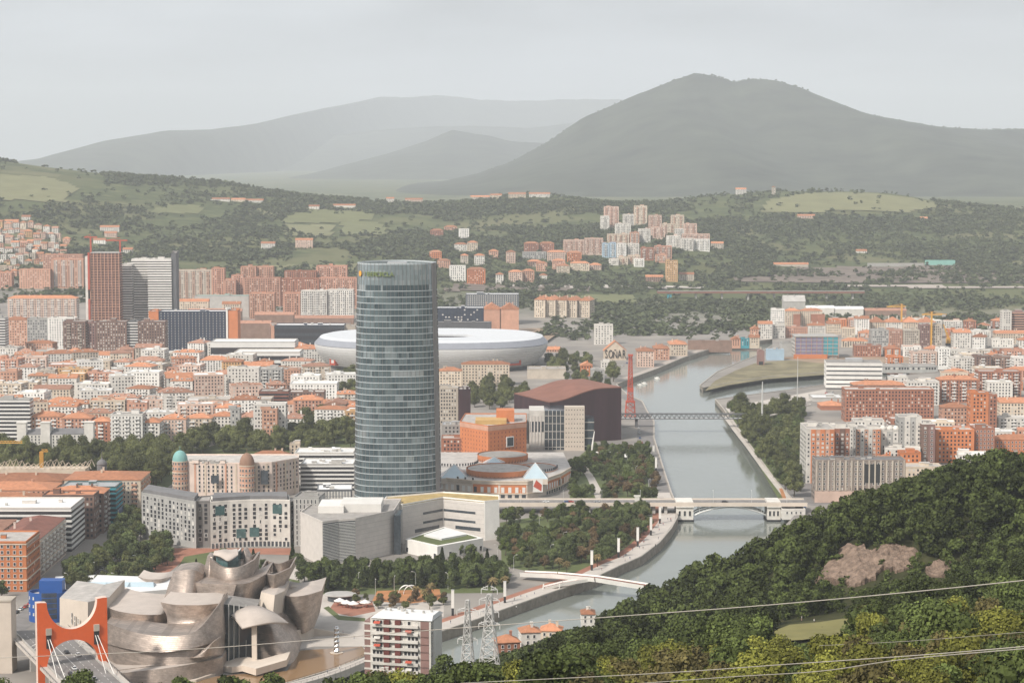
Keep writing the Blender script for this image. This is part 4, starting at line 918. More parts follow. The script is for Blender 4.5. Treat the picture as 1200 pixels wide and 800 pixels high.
def truss_bridge():
    d = 1885; zt = 13.0; x0, x1 = xat(727, d), xat(876, d); O = Vector((x0, d, 0)); o = thing('truss_footbridge', 'long dark truss footbridge reflected in the river upstream', 'footbridge', O); w = x1 - x0
    b = MB(); b.box(-10, w + 4, -3, 3, zt - .7, zt); b.build('deck', M['steel'], o)
    for s in (-1, 1):
        b = MB(); n = 26
        for k in range(n):
            a, e = w * k / n, w * (k + 1) / n; m = (a + e) / 2
            b.tube([(a, s * 3, zt - .3), (m, s * 3, zt + 3.6)], .26, 4); b.tube([(m, s * 3, zt + 3.6), (e, s * 3, zt - .3)], .26, 4)
        b.build('truss_lattice', M['darkgrey'], o)
        for z in (zt - .3, zt + 3.7): b = MB(); b.box(-2, w, s * 3 - .3, s * 3 + .3, z - .3, z + .3); b.build('chord', M['darkgrey'], o)
    for x in (14, w - 8): b = MB(); b.box(x - 1.2, x + 1.2, -1.4, 1.4, -2, zt - .7); b.build('pier', M['darkgrey'], o)
    p = [at_d(876, 489, d), at_d(905, 483, 1910), at_d(925, 478, 1950), at_d(950, 476, 1990)]; b = MB(); Q = crom([q - O for q in p], 12)
    for i in range(11):
        a, e = Q[i], Q[i + 1]; b.add([(a.x, a.y - 3, zt), (e.x, e.y - 3, zt), (e.x, e.y + 3, zt), (a.x, a.y + 3, zt), (a.x, a.y - 3, zt - .9), (e.x, e.y - 3, zt - .9), (e.x, e.y + 3, zt - .9), (a.x, a.y + 3, zt - .9)], [(0, 1, 2, 3), (4, 5, 1, 0), (3, 2, 6, 7), (7, 6, 5, 4)])
    b.build('ramp', M['lightpaving'], o)
    m = thing('stay_mast', 'slim pale mast standing at the end of the truss footbridge', 'mast', (xat(893, 1890), 1890, 5)); b = MB(); b.tube([(0, 0, 0), (0, 0, 30), (0, 0, zat(447, 1890) - 5)], [.9, .7, .35], 8); b.build('shaft', M['steel'], m); b = MB(); b.box(-1.6, 1.6, -1.6, 1.6, -.5, .8); b.build('base', M['concrete'], m)
    m = thing('stay_mast', 'thin lamp mast beside the canal bridge, right of the pale mast', 'mast', (xat(934, 1960), 1960, 5)); b = MB(); b.tube([(0, 0, 0), (0, 0, zat(418, 1960) - 5)], [.5, .2], 8); b.build('shaft', M['steel'], m); b = MB(); b.box(-1, 1, -1, 1, -.5, .6); b.build('base', M['concrete'], m)
truss_bridge()

def white_footbridge():
    A, B = at_z(612, 671, 8.5), at_z(757, 686, 8.5); o = thing('folded_footbridge', 'white folded footbridge with red-brown deck and branching ramp to the promenade', 'footbridge', (A.x, A.y, 0)); A0 = Vector((A.x, A.y, 0))
    def run(pts, w, name, th=1.0):
        P = [Vector((p.x, p.y, 0)) - A0 for p in pts]; b = MB(); k = MB()
        for i in range(len(P) - 1):
            d = (P[i + 1] - P[i]).normalized(); n = Vector((-d.y, d.x, 0)) * w; z0, z1 = pts[i].z, pts[i + 1].z
            a1, a2, b1, b2 = P[i] - n, P[i] + n, P[i + 1] - n, P[i + 1] + n
            b.add([(a1.x, a1.y, z0 + .9), (b1.x, b1.y, z1 + .9), (b2.x, b2.y, z1 + .9), (a2.x, a2.y, z0 + .9), (a1.x * .9 + a2.x * .1, a1.y * .9 + a2.y * .1, z0 - th), (b1.x * .9 + b2.x * .1, b1.y * .9 + b2.y * .1, z1 - th), (b2.x * .9 + b1.x * .1, b2.y * .9 + b1.y * .1, z1 - th), (a2.x * .9 + a1.x * .1, a2.y * .9 + a1.y * .1, z0 - th)], [(4, 5, 1, 0), (3, 2, 6, 7), (7, 6, 5, 4)])
            m1, m2, c1, c2 = a1 + n * .08, a2 - n * .08, b1 + n * .08, b2 - n * .08
            k.add([(m1.x, m1.y, z0 + .05), (c1.x, c1.y, z1 + .05), (c2.x, c2.y, z1 + .05), (m2.x, m2.y, z0 + .05)], [(0, 1, 2, 3)])
        g = b.build(name, M['whitewall'], o); k.build('deck', M['darktile'], g)
    run([A, at_z(650, 672.5, 9.6), at_z(700, 677, 10.6), B], 3.4, 'main_span', 1.7)
    run([at_z(690, 678.5, 9.4), at_z(660, 683, 7.5), at_z(638, 688.5, 5.2)], 2.4, 'ramp', .9)
    for px, py in ((636, 690), (655, 690)):
        p = at_z(px, py, 5) - A0; b = MB(); b.tube([(p.x, p.y, 4), (p.x + .5, p.y, 8)], .35, 6); b.build('leg', M['whitewall'], o)
white_footbridge()

def viaduct():
    d = 3480; O = Vector((xat(820, d), d, ter(xat(900, d), d))); o = thing('highway_viaduct', 'long brown motorway viaduct crossing below the wooded hillside', 'viaduct', O); zd = zat(341, d) - O.z
    x1 = xat(1010, d) - O.x; b = MB(); b.box(-70, x1, -9, 9, zd - 3.2, zd); b.build('deck', M['rustroof'], o); b = MB(); b.box(-70, x1, -9.3, -9, zd, zd + 1.2); b.build('parapet', M['concrete'], o)
    for k in range(8): x = -50 + k * 42; b = MB(); b.box(x - 1.5, x + 1.5, -4, 4, -20, zd - 3.2); b.build('pier', M['concrete'], o)
    d2 = 3560; p = at_d(690, 346, d2); q = at_d(830, 339, d2); 
viaduct()

# ================================================================== stadium, concert hall, mall
M['stadium'] = mat('stadium_panel', (.62, .61, .59), rough=.5, var=.05); M['stadiumband'] = mat('stadium_band', (.27, .28, .31), rough=.4, var=.1); M['stadiumroof'] = mat('stadium_roof', (.64, .65, .66), rough=.5, var=.08)
def stadium():
    d = 2440; cx = xat(506, d); o = thing('stadium', 'large white oval stadium with ribbed flared walls and dark roof band', 'stadium', (cx, d, 5)); N = 96
    A = (xat(642, d) - xat(370, d)) / 2; Bd = 100
    def ring(a, b2, z): return [(a * abs(math.cos(t)) ** .82 * (1 if math.cos(t) > 0 else -1), b2 * abs(math.sin(t)) ** .82 * (1 if math.sin(t) > 0 else -1), z) for t in [2 * math.pi * k / N for k in range(N)]]
    z1 = zat(409, d - 90) - 5; z2 = zat(401, d - 84) - 5; z3 = z2 + .6
    rows = 9; b = MB()
    prof = []
    for k in range(rows):
        t0, t1 = k / rows, (k + 1) / rows; f = lambda t: .90 + .10 * math.sin(t * math.pi / 2)
        prof += [(f(t0), 4 + (z1 - 4) * t0), (f(t1) , 4 + (z1 - 4) * (t1 - .02)), (f(t1) - .006, 4 + (z1 - 4) * t1)]
    b.loft([ring(A * s, Bd * s, z) for s, z in prof], 0, caps=False); b.build('outer_wall', M['stadium'], o)
    b = MB(); b.loft([ring(A * .88, Bd * .88, -2), ring(A * .88, Bd * .88, 4.2)], 0, caps=False); b.build('base', M['glass'], o)
    b = MB(); b.loft([ring(A * .985, Bd * .985, z1 - .3), ring(A * 1.0, Bd * 1.0, z1 + .6), ring(A * .955, Bd * .95, z2)], 0, caps=False); b.build('roof_band', M['stadiumband'], o)
    b = MB(); b.loft([ring(A * .955, Bd * .95, z2), ring(A * .90, Bd * .86, z3 + 1.2), ring(A * .36, Bd * .20, z3 - .6), ring(A * .36, Bd * .20, z3 - 2.6)], 0, caps=False); b.build('roof', M['stadiumroof'], o, smooth=False)
    b = MB(); b.loft([ring(A * .36, Bd * .20, z3 - 2.6), ring(A * .8, Bd * .75, z3 - 8), ring(A * .40, Bd * .2, 4)], 0, caps=False); b.build('stand', M['redpanel'], o)
    b = MB(); b.prism([p[:2] for p in ring(A * .40, Bd * .28, 0)], 0, 4, 0); b.build('pitch', M['lawn'], o)
    def pan(p0, p1, y0, y1, m, fr, lab, sk=0):
        bx = (xat((p0 + p1) / 2, d) - cx) / A; ang = -math.acos(max(-1, min(1, bx))); q = Vector((A * math.cos(ang), Bd * math.sin(ang))); nn = Vector((math.cos(ang) / A, math.sin(ang) / Bd)).normalized(); rz = math.atan2(nn.y, nn.x) + math.pi / 2
        w = (xat(p1, d) - xat(p0, d)); za, zb = zat(y1, d - 90) - 5, zat(y0, d - 90) - 5; b = MB(); t = 2.2
        for x0, x1_, zz0, zz1 in ((-w / 2, w / 2, zb - t, zb), (-w / 2, w / 2, za, za + t), (-w / 2, -w / 2 + t, za + t, zb - t), (w / 2 - t, w / 2, za + t, zb - t)): b.box(x0, x1_, -1.2, 9, zz0, zz1, 0)
        b.box(-w / 2 + t, w / 2 - t, -.6, 9, za + t, zb - t, 1); b.build(lab, [M[fr], M[m]], o, loc=(q.x, q.y, 0), rotz=rz)
    pan(391, 401, 420, 431, 'stadium', 'crane', 'entrance_frame'); pan(586, 612, 416.5, 430, 'stadiumband', 'crane', 'corner_window')
stadium()

def concert_hall():
    o0 = Vector((xat(644, 1775), 1775, 5)); o = thing('concert_hall', 'rust-brown concert hall with swooping copper roof beside the river', 'concert hall', o0)
    Lp, Cn, Rp = Vector((xat(602.5, 1850), 1850)), Vector((xat(644, 1775), 1775)), Vector((xat(728, 1800), 1800)); back = Lp - Cn
    hz = lambda t: (zat(472, 1775) - 5) + (zat(454.5, 1800) - zat(472, 1775)) * (.5 - .5 * math.cos(math.pi * min(1, t * 1.35))) * 1.0
    N = 24; F0 = [Cn.lerp(Rp, k / N) - o0.xy for k in range(N + 1)]; B0 = [p + back for p in F0]; H = [hz(k / N) for k in range(N + 1)]; b = MB()
    b.add([(*p, -2) for p in F0] + [(*p, h) for p, h in zip(F0, H)], [(i, i + 1, N + 2 + i, N + 1 + i) for i in range(N)]); b.add([(*p, -2) for p in B0] + [(*p, h - 1) for p, h in zip(B0, H)], [(i + 1, i, N + 1 + i, N + 2 + i) for i in range(N)])
    for k, fl in ((0, 0), (N, 1)): b.add([(*F0[k], -2), (*B0[k], -2), (*B0[k], H[k] - 1), (*F0[k], H[k])], [(0, 3, 2, 1) if not fl else (0, 1, 2, 3)])
    b.build('wall', M['rust'], o)
    b = MB(); off = Vector((0, 0)); V = [(*p, h + .15) for p, h in zip(F0, H)] + [(*p, h - .85) for p, h in zip(B0, H)]; V2 = [(x, y, z + .8) for x, y, z in V]
    b.add(V + V2, [f for i in range(N) for f in ((N + 1 + N + 1 + i, N + 1 + N + 1 + i + 1, 3 * (N + 1) + i + 1, 3 * (N + 1) + i), (i, i + 1, 2 * (N + 1) + i + 1, 2 * (N + 1) + i), (N + 1 + i + 1, N + 1 + i, 3 * (N + 1) + i, 3 * (N + 1) + i + 1))] + [(0, 2 * (N + 1), 3 * (N + 1), N + 1), (N, 2 * N + 1, 4 * N + 3, 3 * N + 2)]); b.build('roof', M['rustroof'], o)
    fd = (Rp - Cn).normalized(); rz = math.atan2(fd.y, fd.x)
    def fb(p0, p1, ytop, d, dep, m, name): x0, x1 = xat(p0, d), xat(p1, d); b = MB(); b.box(x0 - o0.x, x1 - o0.x, d - o0.y, d - o0.y + dep, -2, zat(ytop, d) - 5, 0); return b.build(name, M[m], o), x0 - o0.x, x1 - o0.x, d - o0.y, zat(ytop, d) - 5
    g, x0, x1, y, z = fb(638, 661.5, 481, 1740, 40, 'glass', 'glass_foyer')
    for k in range(6): xx = x0 + (x1 - x0) * k / 5; b = MB(); b.box(xx - .3, xx + .3, y - .5, y, 0, z); b.build('mullion', M['concrete'], g)
    for k in range(5): b = MB(); b.box(x0, x1, y - .45, y - .02, z * k / 5 + 2, z * k / 5 + 2.5); b.build('transom', M['concrete'], g)
    g, x0, x1, y, z = fb(661.5, 685, 476.5, 1735, 9, 'limestone', 'stone_screen'); b = MB()
    for i in range(7):
        for k in range(9): b.box(x0 + 1 + i * (x1 - x0 - 2) / 6.3, x0 + 1.7 + i * (x1 - x0 - 2) / 6.3, y - .06, y + .02, 3 + k * z / 9.6, 3.8 + k * z / 9.6)
    b.build('hole_pattern', M['dark'], g)
    g, x0, x1, y, z = fb(685.2, 696, 490, 1738, 20, 'glass', 'glass_lift'); 
    for k in range(4): b = MB(); b.box(x0 - .2, x1 + .2, y - .4, y - .02, z * k / 4 + 3, z * k / 4 + 3.7); b.build('transom', M['concrete'], g)
    g, x0, x1, y, z = fb(597, 620, 484, 1745, 30, 'concrete', 'office_wing')
    g2, x0, x1, y, z = fb(620.3, 638, 481, 1742, 34, 'white', 'office_wing')
    b = MB()
    for k in range(4): b.box(x0 + 1 + k * 2.6, x0 + 2 + k * 2.6, y - .5, y - .02, 1, z - 4)
    b.build('column_screen', M['palestone'], g2); b = MB(); b.box(x0 + .5, x1 - .5, y - .1, y - .01, z * .45, z * .72); b.build('glazing', M['glass'], g2)
    b = MB(); b.box(xat(600, 1742) - o0.x, xat(618, 1742) - o0.x, 1742 - o0.y, 1744.9 - o0.y, 8, zat(486, 1745) - 9); b.build('glazing', M['glass'], g)
concert_hall()

def brick_hotel():
    O = Vector((xat(572, 1640), 1640, 5)); o = thing('hotel', 'orange-red hotel block with a white cube window and flat plant roof', 'hotel', O); r = random.Random(3)
    z = zat(500, 1640) - 5; P = part_block(o, O, poly_px([(539, 1668), (572, 1640), (617, 1664), (617, 1720), (545, 1720)]), z, 'orange', r, clutter=0)
    c = sum((Vector(p) for p in P), Vector((0, 0))) / 5; b = MB(); b.prism([tuple(Vector(p) + (Vector(p) - c).normalized() * .25) for p in P], z - 3.2, z + .2, 0, top=False); b.build('cornice', M['salmon'], o)
    b = MB(); b.box(-10, 14, 14, 34, z, z + 3.4); b.build('roof_box', M['yellowish'], o); b = MB(); b.box(6, 20, 30, 46, z, z + 9); b.build('roof_tower', M['orange'], o)
    a, e = Vector(P[1]), Vector(P[2]); d = e - a; rz = math.atan2(d.y, d.x); p = a.lerp(e, .56); b = MB(); b.box(-3.6, 3.6, -.6, 2, 0, 8, 0); b.box(-2.9, 2.9, -.7, -.55, .8, 7.2, 1); b.build('cube_window', [M['frame'], M['glass']], o, loc=(p.x, p.y, zat(524, 1650) - 5), rotz=rz)
    cl = cells(P, 2, z - 4, 8, 3.6, .5, 1.5, edges=(0, 1)); far_windows(cl, .55, 1.5, ('redpanel', 'redpanel'), r, o)
M['yellowish'] = mat('yellowish', (.52, .33, .13), var=.15)
brick_hotel()

def mall():
    O = Vector((xat(575, 1500), 1500, 5)); o = thing('shopping_mall', 'curved stone and red-brick shopping mall with orange drums and glass pyramids', 'shopping mall', O); r = random.Random(9)
    z1 = zat(562, 1500) - 5
    P = [(p[0] - O.x, p[1] - O.y) for p in poly_px([(514, 1512), (553, 1497), (585, 1492), (618, 1492), (640, 1506), (657, 1530), (669, 1560), (660, 1640), (516, 1640)])]
    b = MB(); b.prism(P, -2, z1, 0, cap=1); b.build('wall', [M['limestone'], M['flatroof']], o)
    for e in range(6):
        a, c = Vector(P[e]), Vector(P[e + 1]); d = c - a; ln = d.length; rz = math.atan2(d.y, d.x)
        if e in (1, 2, 4, 5, 0):
            b = MB(); b.box(ln * .04, ln * .96, -.14, -.01, z1 * .30, z1 * .80); b.build('brick_panel', M['orange' if e != 0 else 'limestone'], o, loc=(a.x, a.y, 0), rotz=rz)
            k = max(2, int(ln / 4.2))
            for i in range(k):
                p = a.lerp(c, (i + .5) / k); b = MB(); b.box(-1.1, 1.1, -.3, -.12, z1 * .34, z1 * .66); b.build('window_panel', M['frame' if r.random() < .75 else 'darkpane'], o, loc=(p.x, p.y, 0), rotz=rz)
                b = MB(); b.box(-1.4, 1.4, -.2, .0, .4, z1 * .22); b.build('shopfront', M['glass'], o, loc=(p.x, p.y, 0), rotz=rz)
        for zz in (.26, .82, .97): b = MB(); b.box(-.1, ln + .1, -.5, .1, z1 * zz, z1 * zz + .7); b.build('string_course', M['cream'], o, loc=(a.x, a.y, 0), rotz=rz)
    def drum(p0, p1, d, yt, dep, nm='upper_drum', ang=0):
        x0, x1 = xat(p0, d) - O.x, xat(p1, d) - O.x; cx, rx = (x0 + x1) / 2, (x1 - x0) / 2; z = zat(yt, d) - 5; E = [(cx + rx * math.cos(t), d - O.y + dep * math.sin(t)) for t in [2 * math.pi * k / 48 for k in range(48)]]
        b = MB(); b.prism(E, z1 - 1, z - .6, 0, top=False); b.build(nm, M['palebrick'], o)
        b = MB(); E2 = [(cx + rx * 1.02 * math.cos(t), d - O.y + dep * 1.02 * math.sin(t)) for t in [2 * math.pi * k / 48 for k in range(48)]]; b.prism(E2, z - 3.6, z, 0, top=False); E3 = [(cx + rx * .97 * math.cos(t), d - O.y + dep * .97 * math.sin(t)) for t in [2 * math.pi * k / 48 for k in range(48)]]; b.prism(E3, z - 1, z - .5, 1); b.build('drum_rim', [M['orange'], M['flatroof']], o)
        b = MB()
        for k in range(48):
            t = 2 * math.pi * k / 48; 
            if math.sin(t) < .1: b.box(cx + rx * .995 * math.cos(t) - .5, cx + rx * .995 * math.cos(t) + .5, d - O.y + dep * math.sin(t) - .3, d - O.y + dep * math.sin(t) + .5, z1 + .8, z1 + 2.6)
        tag(b.build('windows', M['darkpane'], o), kind='stuff')
    drum(547, 622, 1528, 547.5, 23); drum(606, 653, 1556, 547.5, 24); drum(560, 618, 1596, 531.5, 20); drum(505, 560, 1580, 543, 20)
    for p0, p1, d, yb, yt in ((516, 548, 1508, 560, 546), (613, 642, 1500, 561, 544), (566, 592, 1560, 545, 537)):
        x0, x1 = xat(p0, d) - O.x, xat(p1, d) - O.x; w = (x1 - x0) / 2; zb, zt = zat(yb, d) - 5, zat(yt, d) - 5; b = MB(); b.prism([(-w, -w), (w, -w), (w, w), (-w, w)], zb - 4, zb, 0, top=False); b.add([(-w, -w, zb), (w, -w, zb), (w, w, zb), (-w, w, zb), (0, 0, zt)], [(0, 1, 4), (1, 2, 4), (2, 3, 4), (3, 0, 4)], 1)
        py = b.build('pyramid_skylight', [M['limestone'], M['skyglass']], o, loc=((x0 + x1) / 2, d - O.y + w, 0)); b = MB()
        for sx, sy in ((-1, -1), (1, -1), (1, 1), (-1, 1)): b.tube([(sx * w, sy * w, zb), (0, 0, zt)], .22, 4)
        b.build('rib_lattice', M['frame'], py)
    p = at_d(630, 585, 1497) - O; b = MB(); b.box(-3.6, 3.6, -3.4, -3, 4, 13.5, 0); b.add([(-3, -3.45, 8), (2.6, -3.45, 4.6), (3, -3.45, 9), (-1, -3.45, 12.6)], [(0, 1, 2, 3)], 1); b.build('poster', [M['frame'], M['crane']], o, loc=(p.x, p.y + 2, 0))
    for i, p0 in enumerate((521, 530, 539)):
        for k in range(3):
            pp = at_d(p0 + 7, 590, 1499.5) - O; link('window', window_mesh(1.7, 2.2, 'darkpane'), o, (pp.x + 5, 3.5 - (p0 - 521) * .33, 5 + k * 3.4), -.36)
mall()

# ================================================================== the red harbour crane and the billboard house
def harbour_crane():
    d = 1945; O = Vector((xat(738.5, d), d, 5)); o = thing('harbour_crane', 'tall red lattice harbour crane on the quay behind the concert hall', 'crane', O); H = zat(415, d) - 5
    def mast(z0, z1, w0, w1, n, nm):
        b = MB()
        for sx in (-1, 1):
            for sy in (-1, 1): b.tube([(sx * w0, sy * w0, z0), (sx * w1, sy * w1, z1)], .38, 4)
        for k in range(n):
            a, e = z0 + (z1 - z0) * k / n, z0 + (z1 - z0) * (k + 1) / n; wa, we = w0 + (w1 - w0) * k / n, w0 + (w1 - w0) * (k + 1) / n
            for s in (-1, 1):
                b.tube([(-wa, s * wa, a), (we, s * we, e)], .2, 4); b.tube([(wa, s * wa, a), (-we, s * we, e)], .2, 4); b.tube([(s * wa, -wa, a), (s * we, we, e)], .2, 4); b.tube([(-we, s * we, e), (we, s * we, e)], .2, 4); b.tube([(s * we, -we, e), (s * we, we, e)], .2, 4)
        return b.build(nm, M['crane'], o)
    mast(0, H * .26, 4.6, 3.6, 3, 'portal_lattice'); mast(H * .26, H * .97, 2.5, 1.2, 13, 'mast_lattice')
    b = MB(); b.box(-4.2, 4.2, -4, 4, H * .26, H * .26 + 1.2); b.build('platform', M['crane'], o); b = MB(); b.box(-2.7, 2.7, -2.7, 2.7, H * .42, H * .48); b.build('cabin', M['crane'], o); b = MB(); b.box(-2.2, 2.2, -2, 2, H * .97, H); b.build('head', M['crane'], o)
harbour_crane()
def letters_house():
    d = 2500; O = Vector((xat(720.5, d), d, 5)); o = thing('billboard_house', 'white house end painted with tall dark letters beside the railway', 'house', O); w = xat(733.5, d) - xat(707.5, d); h = zat(411, d) - 5; z2 = zat(400, d) - 5
    b = MB(); b.prism([(-w / 2, 0), (w / 2, 0), (w / 2, 18), (-w / 2, 18)], -3, h, 0, top=False); b.add([(-w / 2, 0, h), (w / 2, 0, h), (0, 0, z2), (-w / 2, 18, h), (w / 2, 18, h), (0, 18, z2)], [(0, 1, 2), (4, 3, 5)]); b.build('wall', M['cream'], o)
    b = MB(); b.add([(-w / 2 - .8, -.6, h - .3), (0, -.6, z2), (0, 18.6, z2), (-w / 2 - .8, 18.6, h - .3), (w / 2 + .8, -.6, h - .3), (w / 2 + .8, 18.6, h - .3), (-w / 2 - .8, -.6, h), (0, -.6, z2 + .5), (0, 18.6, z2 + .5), (-w / 2 - .8, 18.6, h), (w / 2 + .8, -.6, h), (w / 2 + .8, 18.6, h)], [(6, 7, 8, 9), (7, 10, 11, 8), (3, 2, 1, 0), (2, 5, 4, 1), (0, 1, 7, 6), (1, 4, 10, 7)]); b.build('roof', M['tile'], o)
    zb = zat(419.5, d) - 5
    for i, ch in enumerate('SOÑAR'):
        me = text_mesh(ch, 9.8, .3); me.transform(Matrix.Diagonal((.72, 1, 1.42 if ch != 'Ñ' else 1.2, 1))); me.materials.append(M['dark']); link('letter', me, o, (-w / 2 + 2.6 + i * (w - 5.2) / 4, -.5, zb))
letters_house()
# ================================================================== the city, building by building
OCC = []
def occupied(x, y, w, dep, pad=1.5):
    return any(abs(x - a) < (w + c) / 2 + pad and y < b + e + pad and y + dep + pad > b for a, b, c, e in OCC)
def base_d(px, py, d0=2500):
    """distance at which the ground is seen at this bearing"""
    d = d0
    while d < 5600:
        if zat(py, d) < ter(xat(px, d), d): return d
        d += 10
    return 5200
def B(label, px0, px1, yt, yb=None, d=None, dep=16, cat='apartment block', name='apartment_block', rot=0, **k):
    px = (px0 + px1) / 2; d = d or (base_d(px, yb) if yb < 425 else dat(yb))
    x0, x1 = xat(px0, d), xat(px1, d); OCC.append(((x0 + x1) / 2, d, x1 - x0 + abs(math.sin(R(rot))) * dep, dep + abs(math.sin(R(rot))) * (x1 - x0)))
    return bd(label, px0, px1, yt, d, dep, rot, name, cat, **k)
H = dict(name='house', cat='house', roof='gable', clutter=1)
FB = dict(roof='flat', st='grid'); BA = dict(roof='flat', st='band')

# ---- left foreground street (facades run along the street, seen on their right-hand side)
def street_block(label, x0, x1, y0, y1, ztop, **k):
    OCC.append(((x0 + x1) / 2, y0, x1 - x0, y1 - y0))
    return raise_building('apartment_block', label, 'apartment block', (x0 + x1) / 2, y0, 5, rect(x1 - x0, y1 - y0), ztop - 5, **k)
sx = -266
def courses(o, w, dep, h, n, m='cream', t=.45):
    for k in range(n): z = h * (k + 1) / (n + .15); b = MB(); b.box(-w / 2 - .35, w / 2 + .35, -.35, dep + .35, z - t, z + t * .4); b.build('string_course', M[m], o)
o_ = street_block('orange brick corner block with white string courses at the avenue end', -306, sx, 1172, 1206, 33, wall='orange', roof='flat', st='grid', hero=True, sp=3.4, rmat='flatroof', glass='darkpane', fl=8, ww=1.5, wh=1.8); courses(o_, 40, 34, 27.4, 4)
o_ = street_block('maroon-roofed pink brick block with many balconies along the avenue', -292, sx - 1, 1212, 1282, 31, wall='palepink', roof='hip', rmat='darktile', st='balc', hero=True, bands='white', fl=8, rise=4, ww=1.5, wh=1.9); courses(o_, 25, 70, 21.6, 3)
street_block('grey and white louvred block with pale flat roof on the avenue', -318, sx + 1, 1288, 1328, 32.5, wall='palestone', roof='flat', rmat='whiteroof', st='band', fl=8)
street_block('narrow dark brown block between the louvred block and the glass one', -292, sx + 6, 1334, 1352, 33, wall='brown', roof='flat', rmat='tile', st='grid', sp=2.4, fl=8)
street_block('brown terraced block with sloping tiled roof beside the teal glass front', -292, sx + 8, 1354, 1376, 34, wall='brown', roof='hip', st='balc', bands='concrete', fl=8)
street_block('teal glass-fronted block with rounded grey metal roof', -290, sx + 11, 1380, 1404, 31, wall='greenglass', roof='flat', rmat='metal', st='band', bands='teal', fl=8)
street_block('white and red striped ornate block at the far end of the avenue', -294, sx + 22, 1410, 1448, 34, wall='cream', roof='hip', rmat='tile', st='balc', bands='salmon', fl=8, sp=2.6, hero=True)
t = thing('hoarding', 'bright blue site hoarding wrapped round the foot of the teal block', 'hoarding', (sx + 12.2, 1392, 5)); b = MB(); b.box(-.3, .3, -9, 9, 0, 10); b.build('panel', M['blue'], t); b = MB(); [b.box(-.5, .5, -9 + k * 4.5 - .15, -9 + k * 4.5 + .15, -.5, 10.4) for k in range(5)]; b.build('post_lattice', M['steel'], t)
street_block('long white-roofed block behind the louvred block', -372, -322, 1290, 1336, 31, wall='whitewall', roof='flat', rmat='whiteroof', st='grid', fl=8)
street_block('pink brick block at the picture edge behind the corner block', -356, -309, 1180, 1230, 33, wall='salmon', roof='flat', st='grid', hero=True, fl=8)
street_block('brown-roofed inner block behind the maroon-roofed block', -352, -296, 1236, 1280, 30, wall='palebrick', roof='hip', rmat='oldtile', st='grid', fl=8)
for i, (x0, x1, y0, y1, z, wl, lb) in enumerate([(-345, -297, 1342, 1372, 31, 'cream', 'cream'), (-395, -349, 1342, 1376, 33, 'white', 'white'), (-346, -296, 1380, 1412, 32, 'salmon', 'salmon pink'), (-400, -350, 1382, 1416, 33, 'pink', 'dusty pink'), (-348, -298, 1418, 1450, 32, 'cream', 'cream'), (-398, -352, 1422, 1456, 34, 'palebrick', 'brick')]):
    street_block(f'{lb} block with orange tiled roof, {["front right", "front left", "middle right", "middle left", "rear right", "rear left"][i]} of the six behind the avenue', x0, x1, y0, y1, z, wall=wl, roof='hip', st='grid', fl=8, clutter=2)
# white timber scaffold roof trusses and corner dome behind them
t = thing('roof_scaffold', 'pale timber truss scaffold on a roof below the park trees', 'scaffold', (-350, 1470, 5))
b = MB(); b.box(-58, 58, 0, 14, -3, 24); b.build('wall', M['cream'], t)
b = MB()
for k in range(30):
    x = -58 + k * 4; h = 27.5 + 1.6 * math.sin(k * .9); b.tube([(x, 0, 24), (x + 2, 0, h), (x + 4, 0, 24)], .28, 4); b.tube([(x, 13, 24), (x + 2, 13, h), (x + 4, 13, 24)], .28, 4); b.tube([(x + 2, 0, h), (x + 2, 13, h)], .2, 4)
b.build('truss_lattice', M['cream'], t)
t = thing('corner_dome', 'small dark slate cupola with a spire above the tiled roofs', 'cupola', (xat(120, 1460), 1456, 34)); b = MB(); N = 16
b.loft([[(rr * math.cos(a), rr * math.sin(a), z) for a in [2 * math.pi * k / N for k in range(N)]] for rr, z in ((3.4, -6), (3.4, 0), (3.7, .4), (3.1, 2.0), (2, 3.1), (.8, 3.8), (.25, 5), (.1, 9))], 0); b.build('dome', M['slateroof'], t)

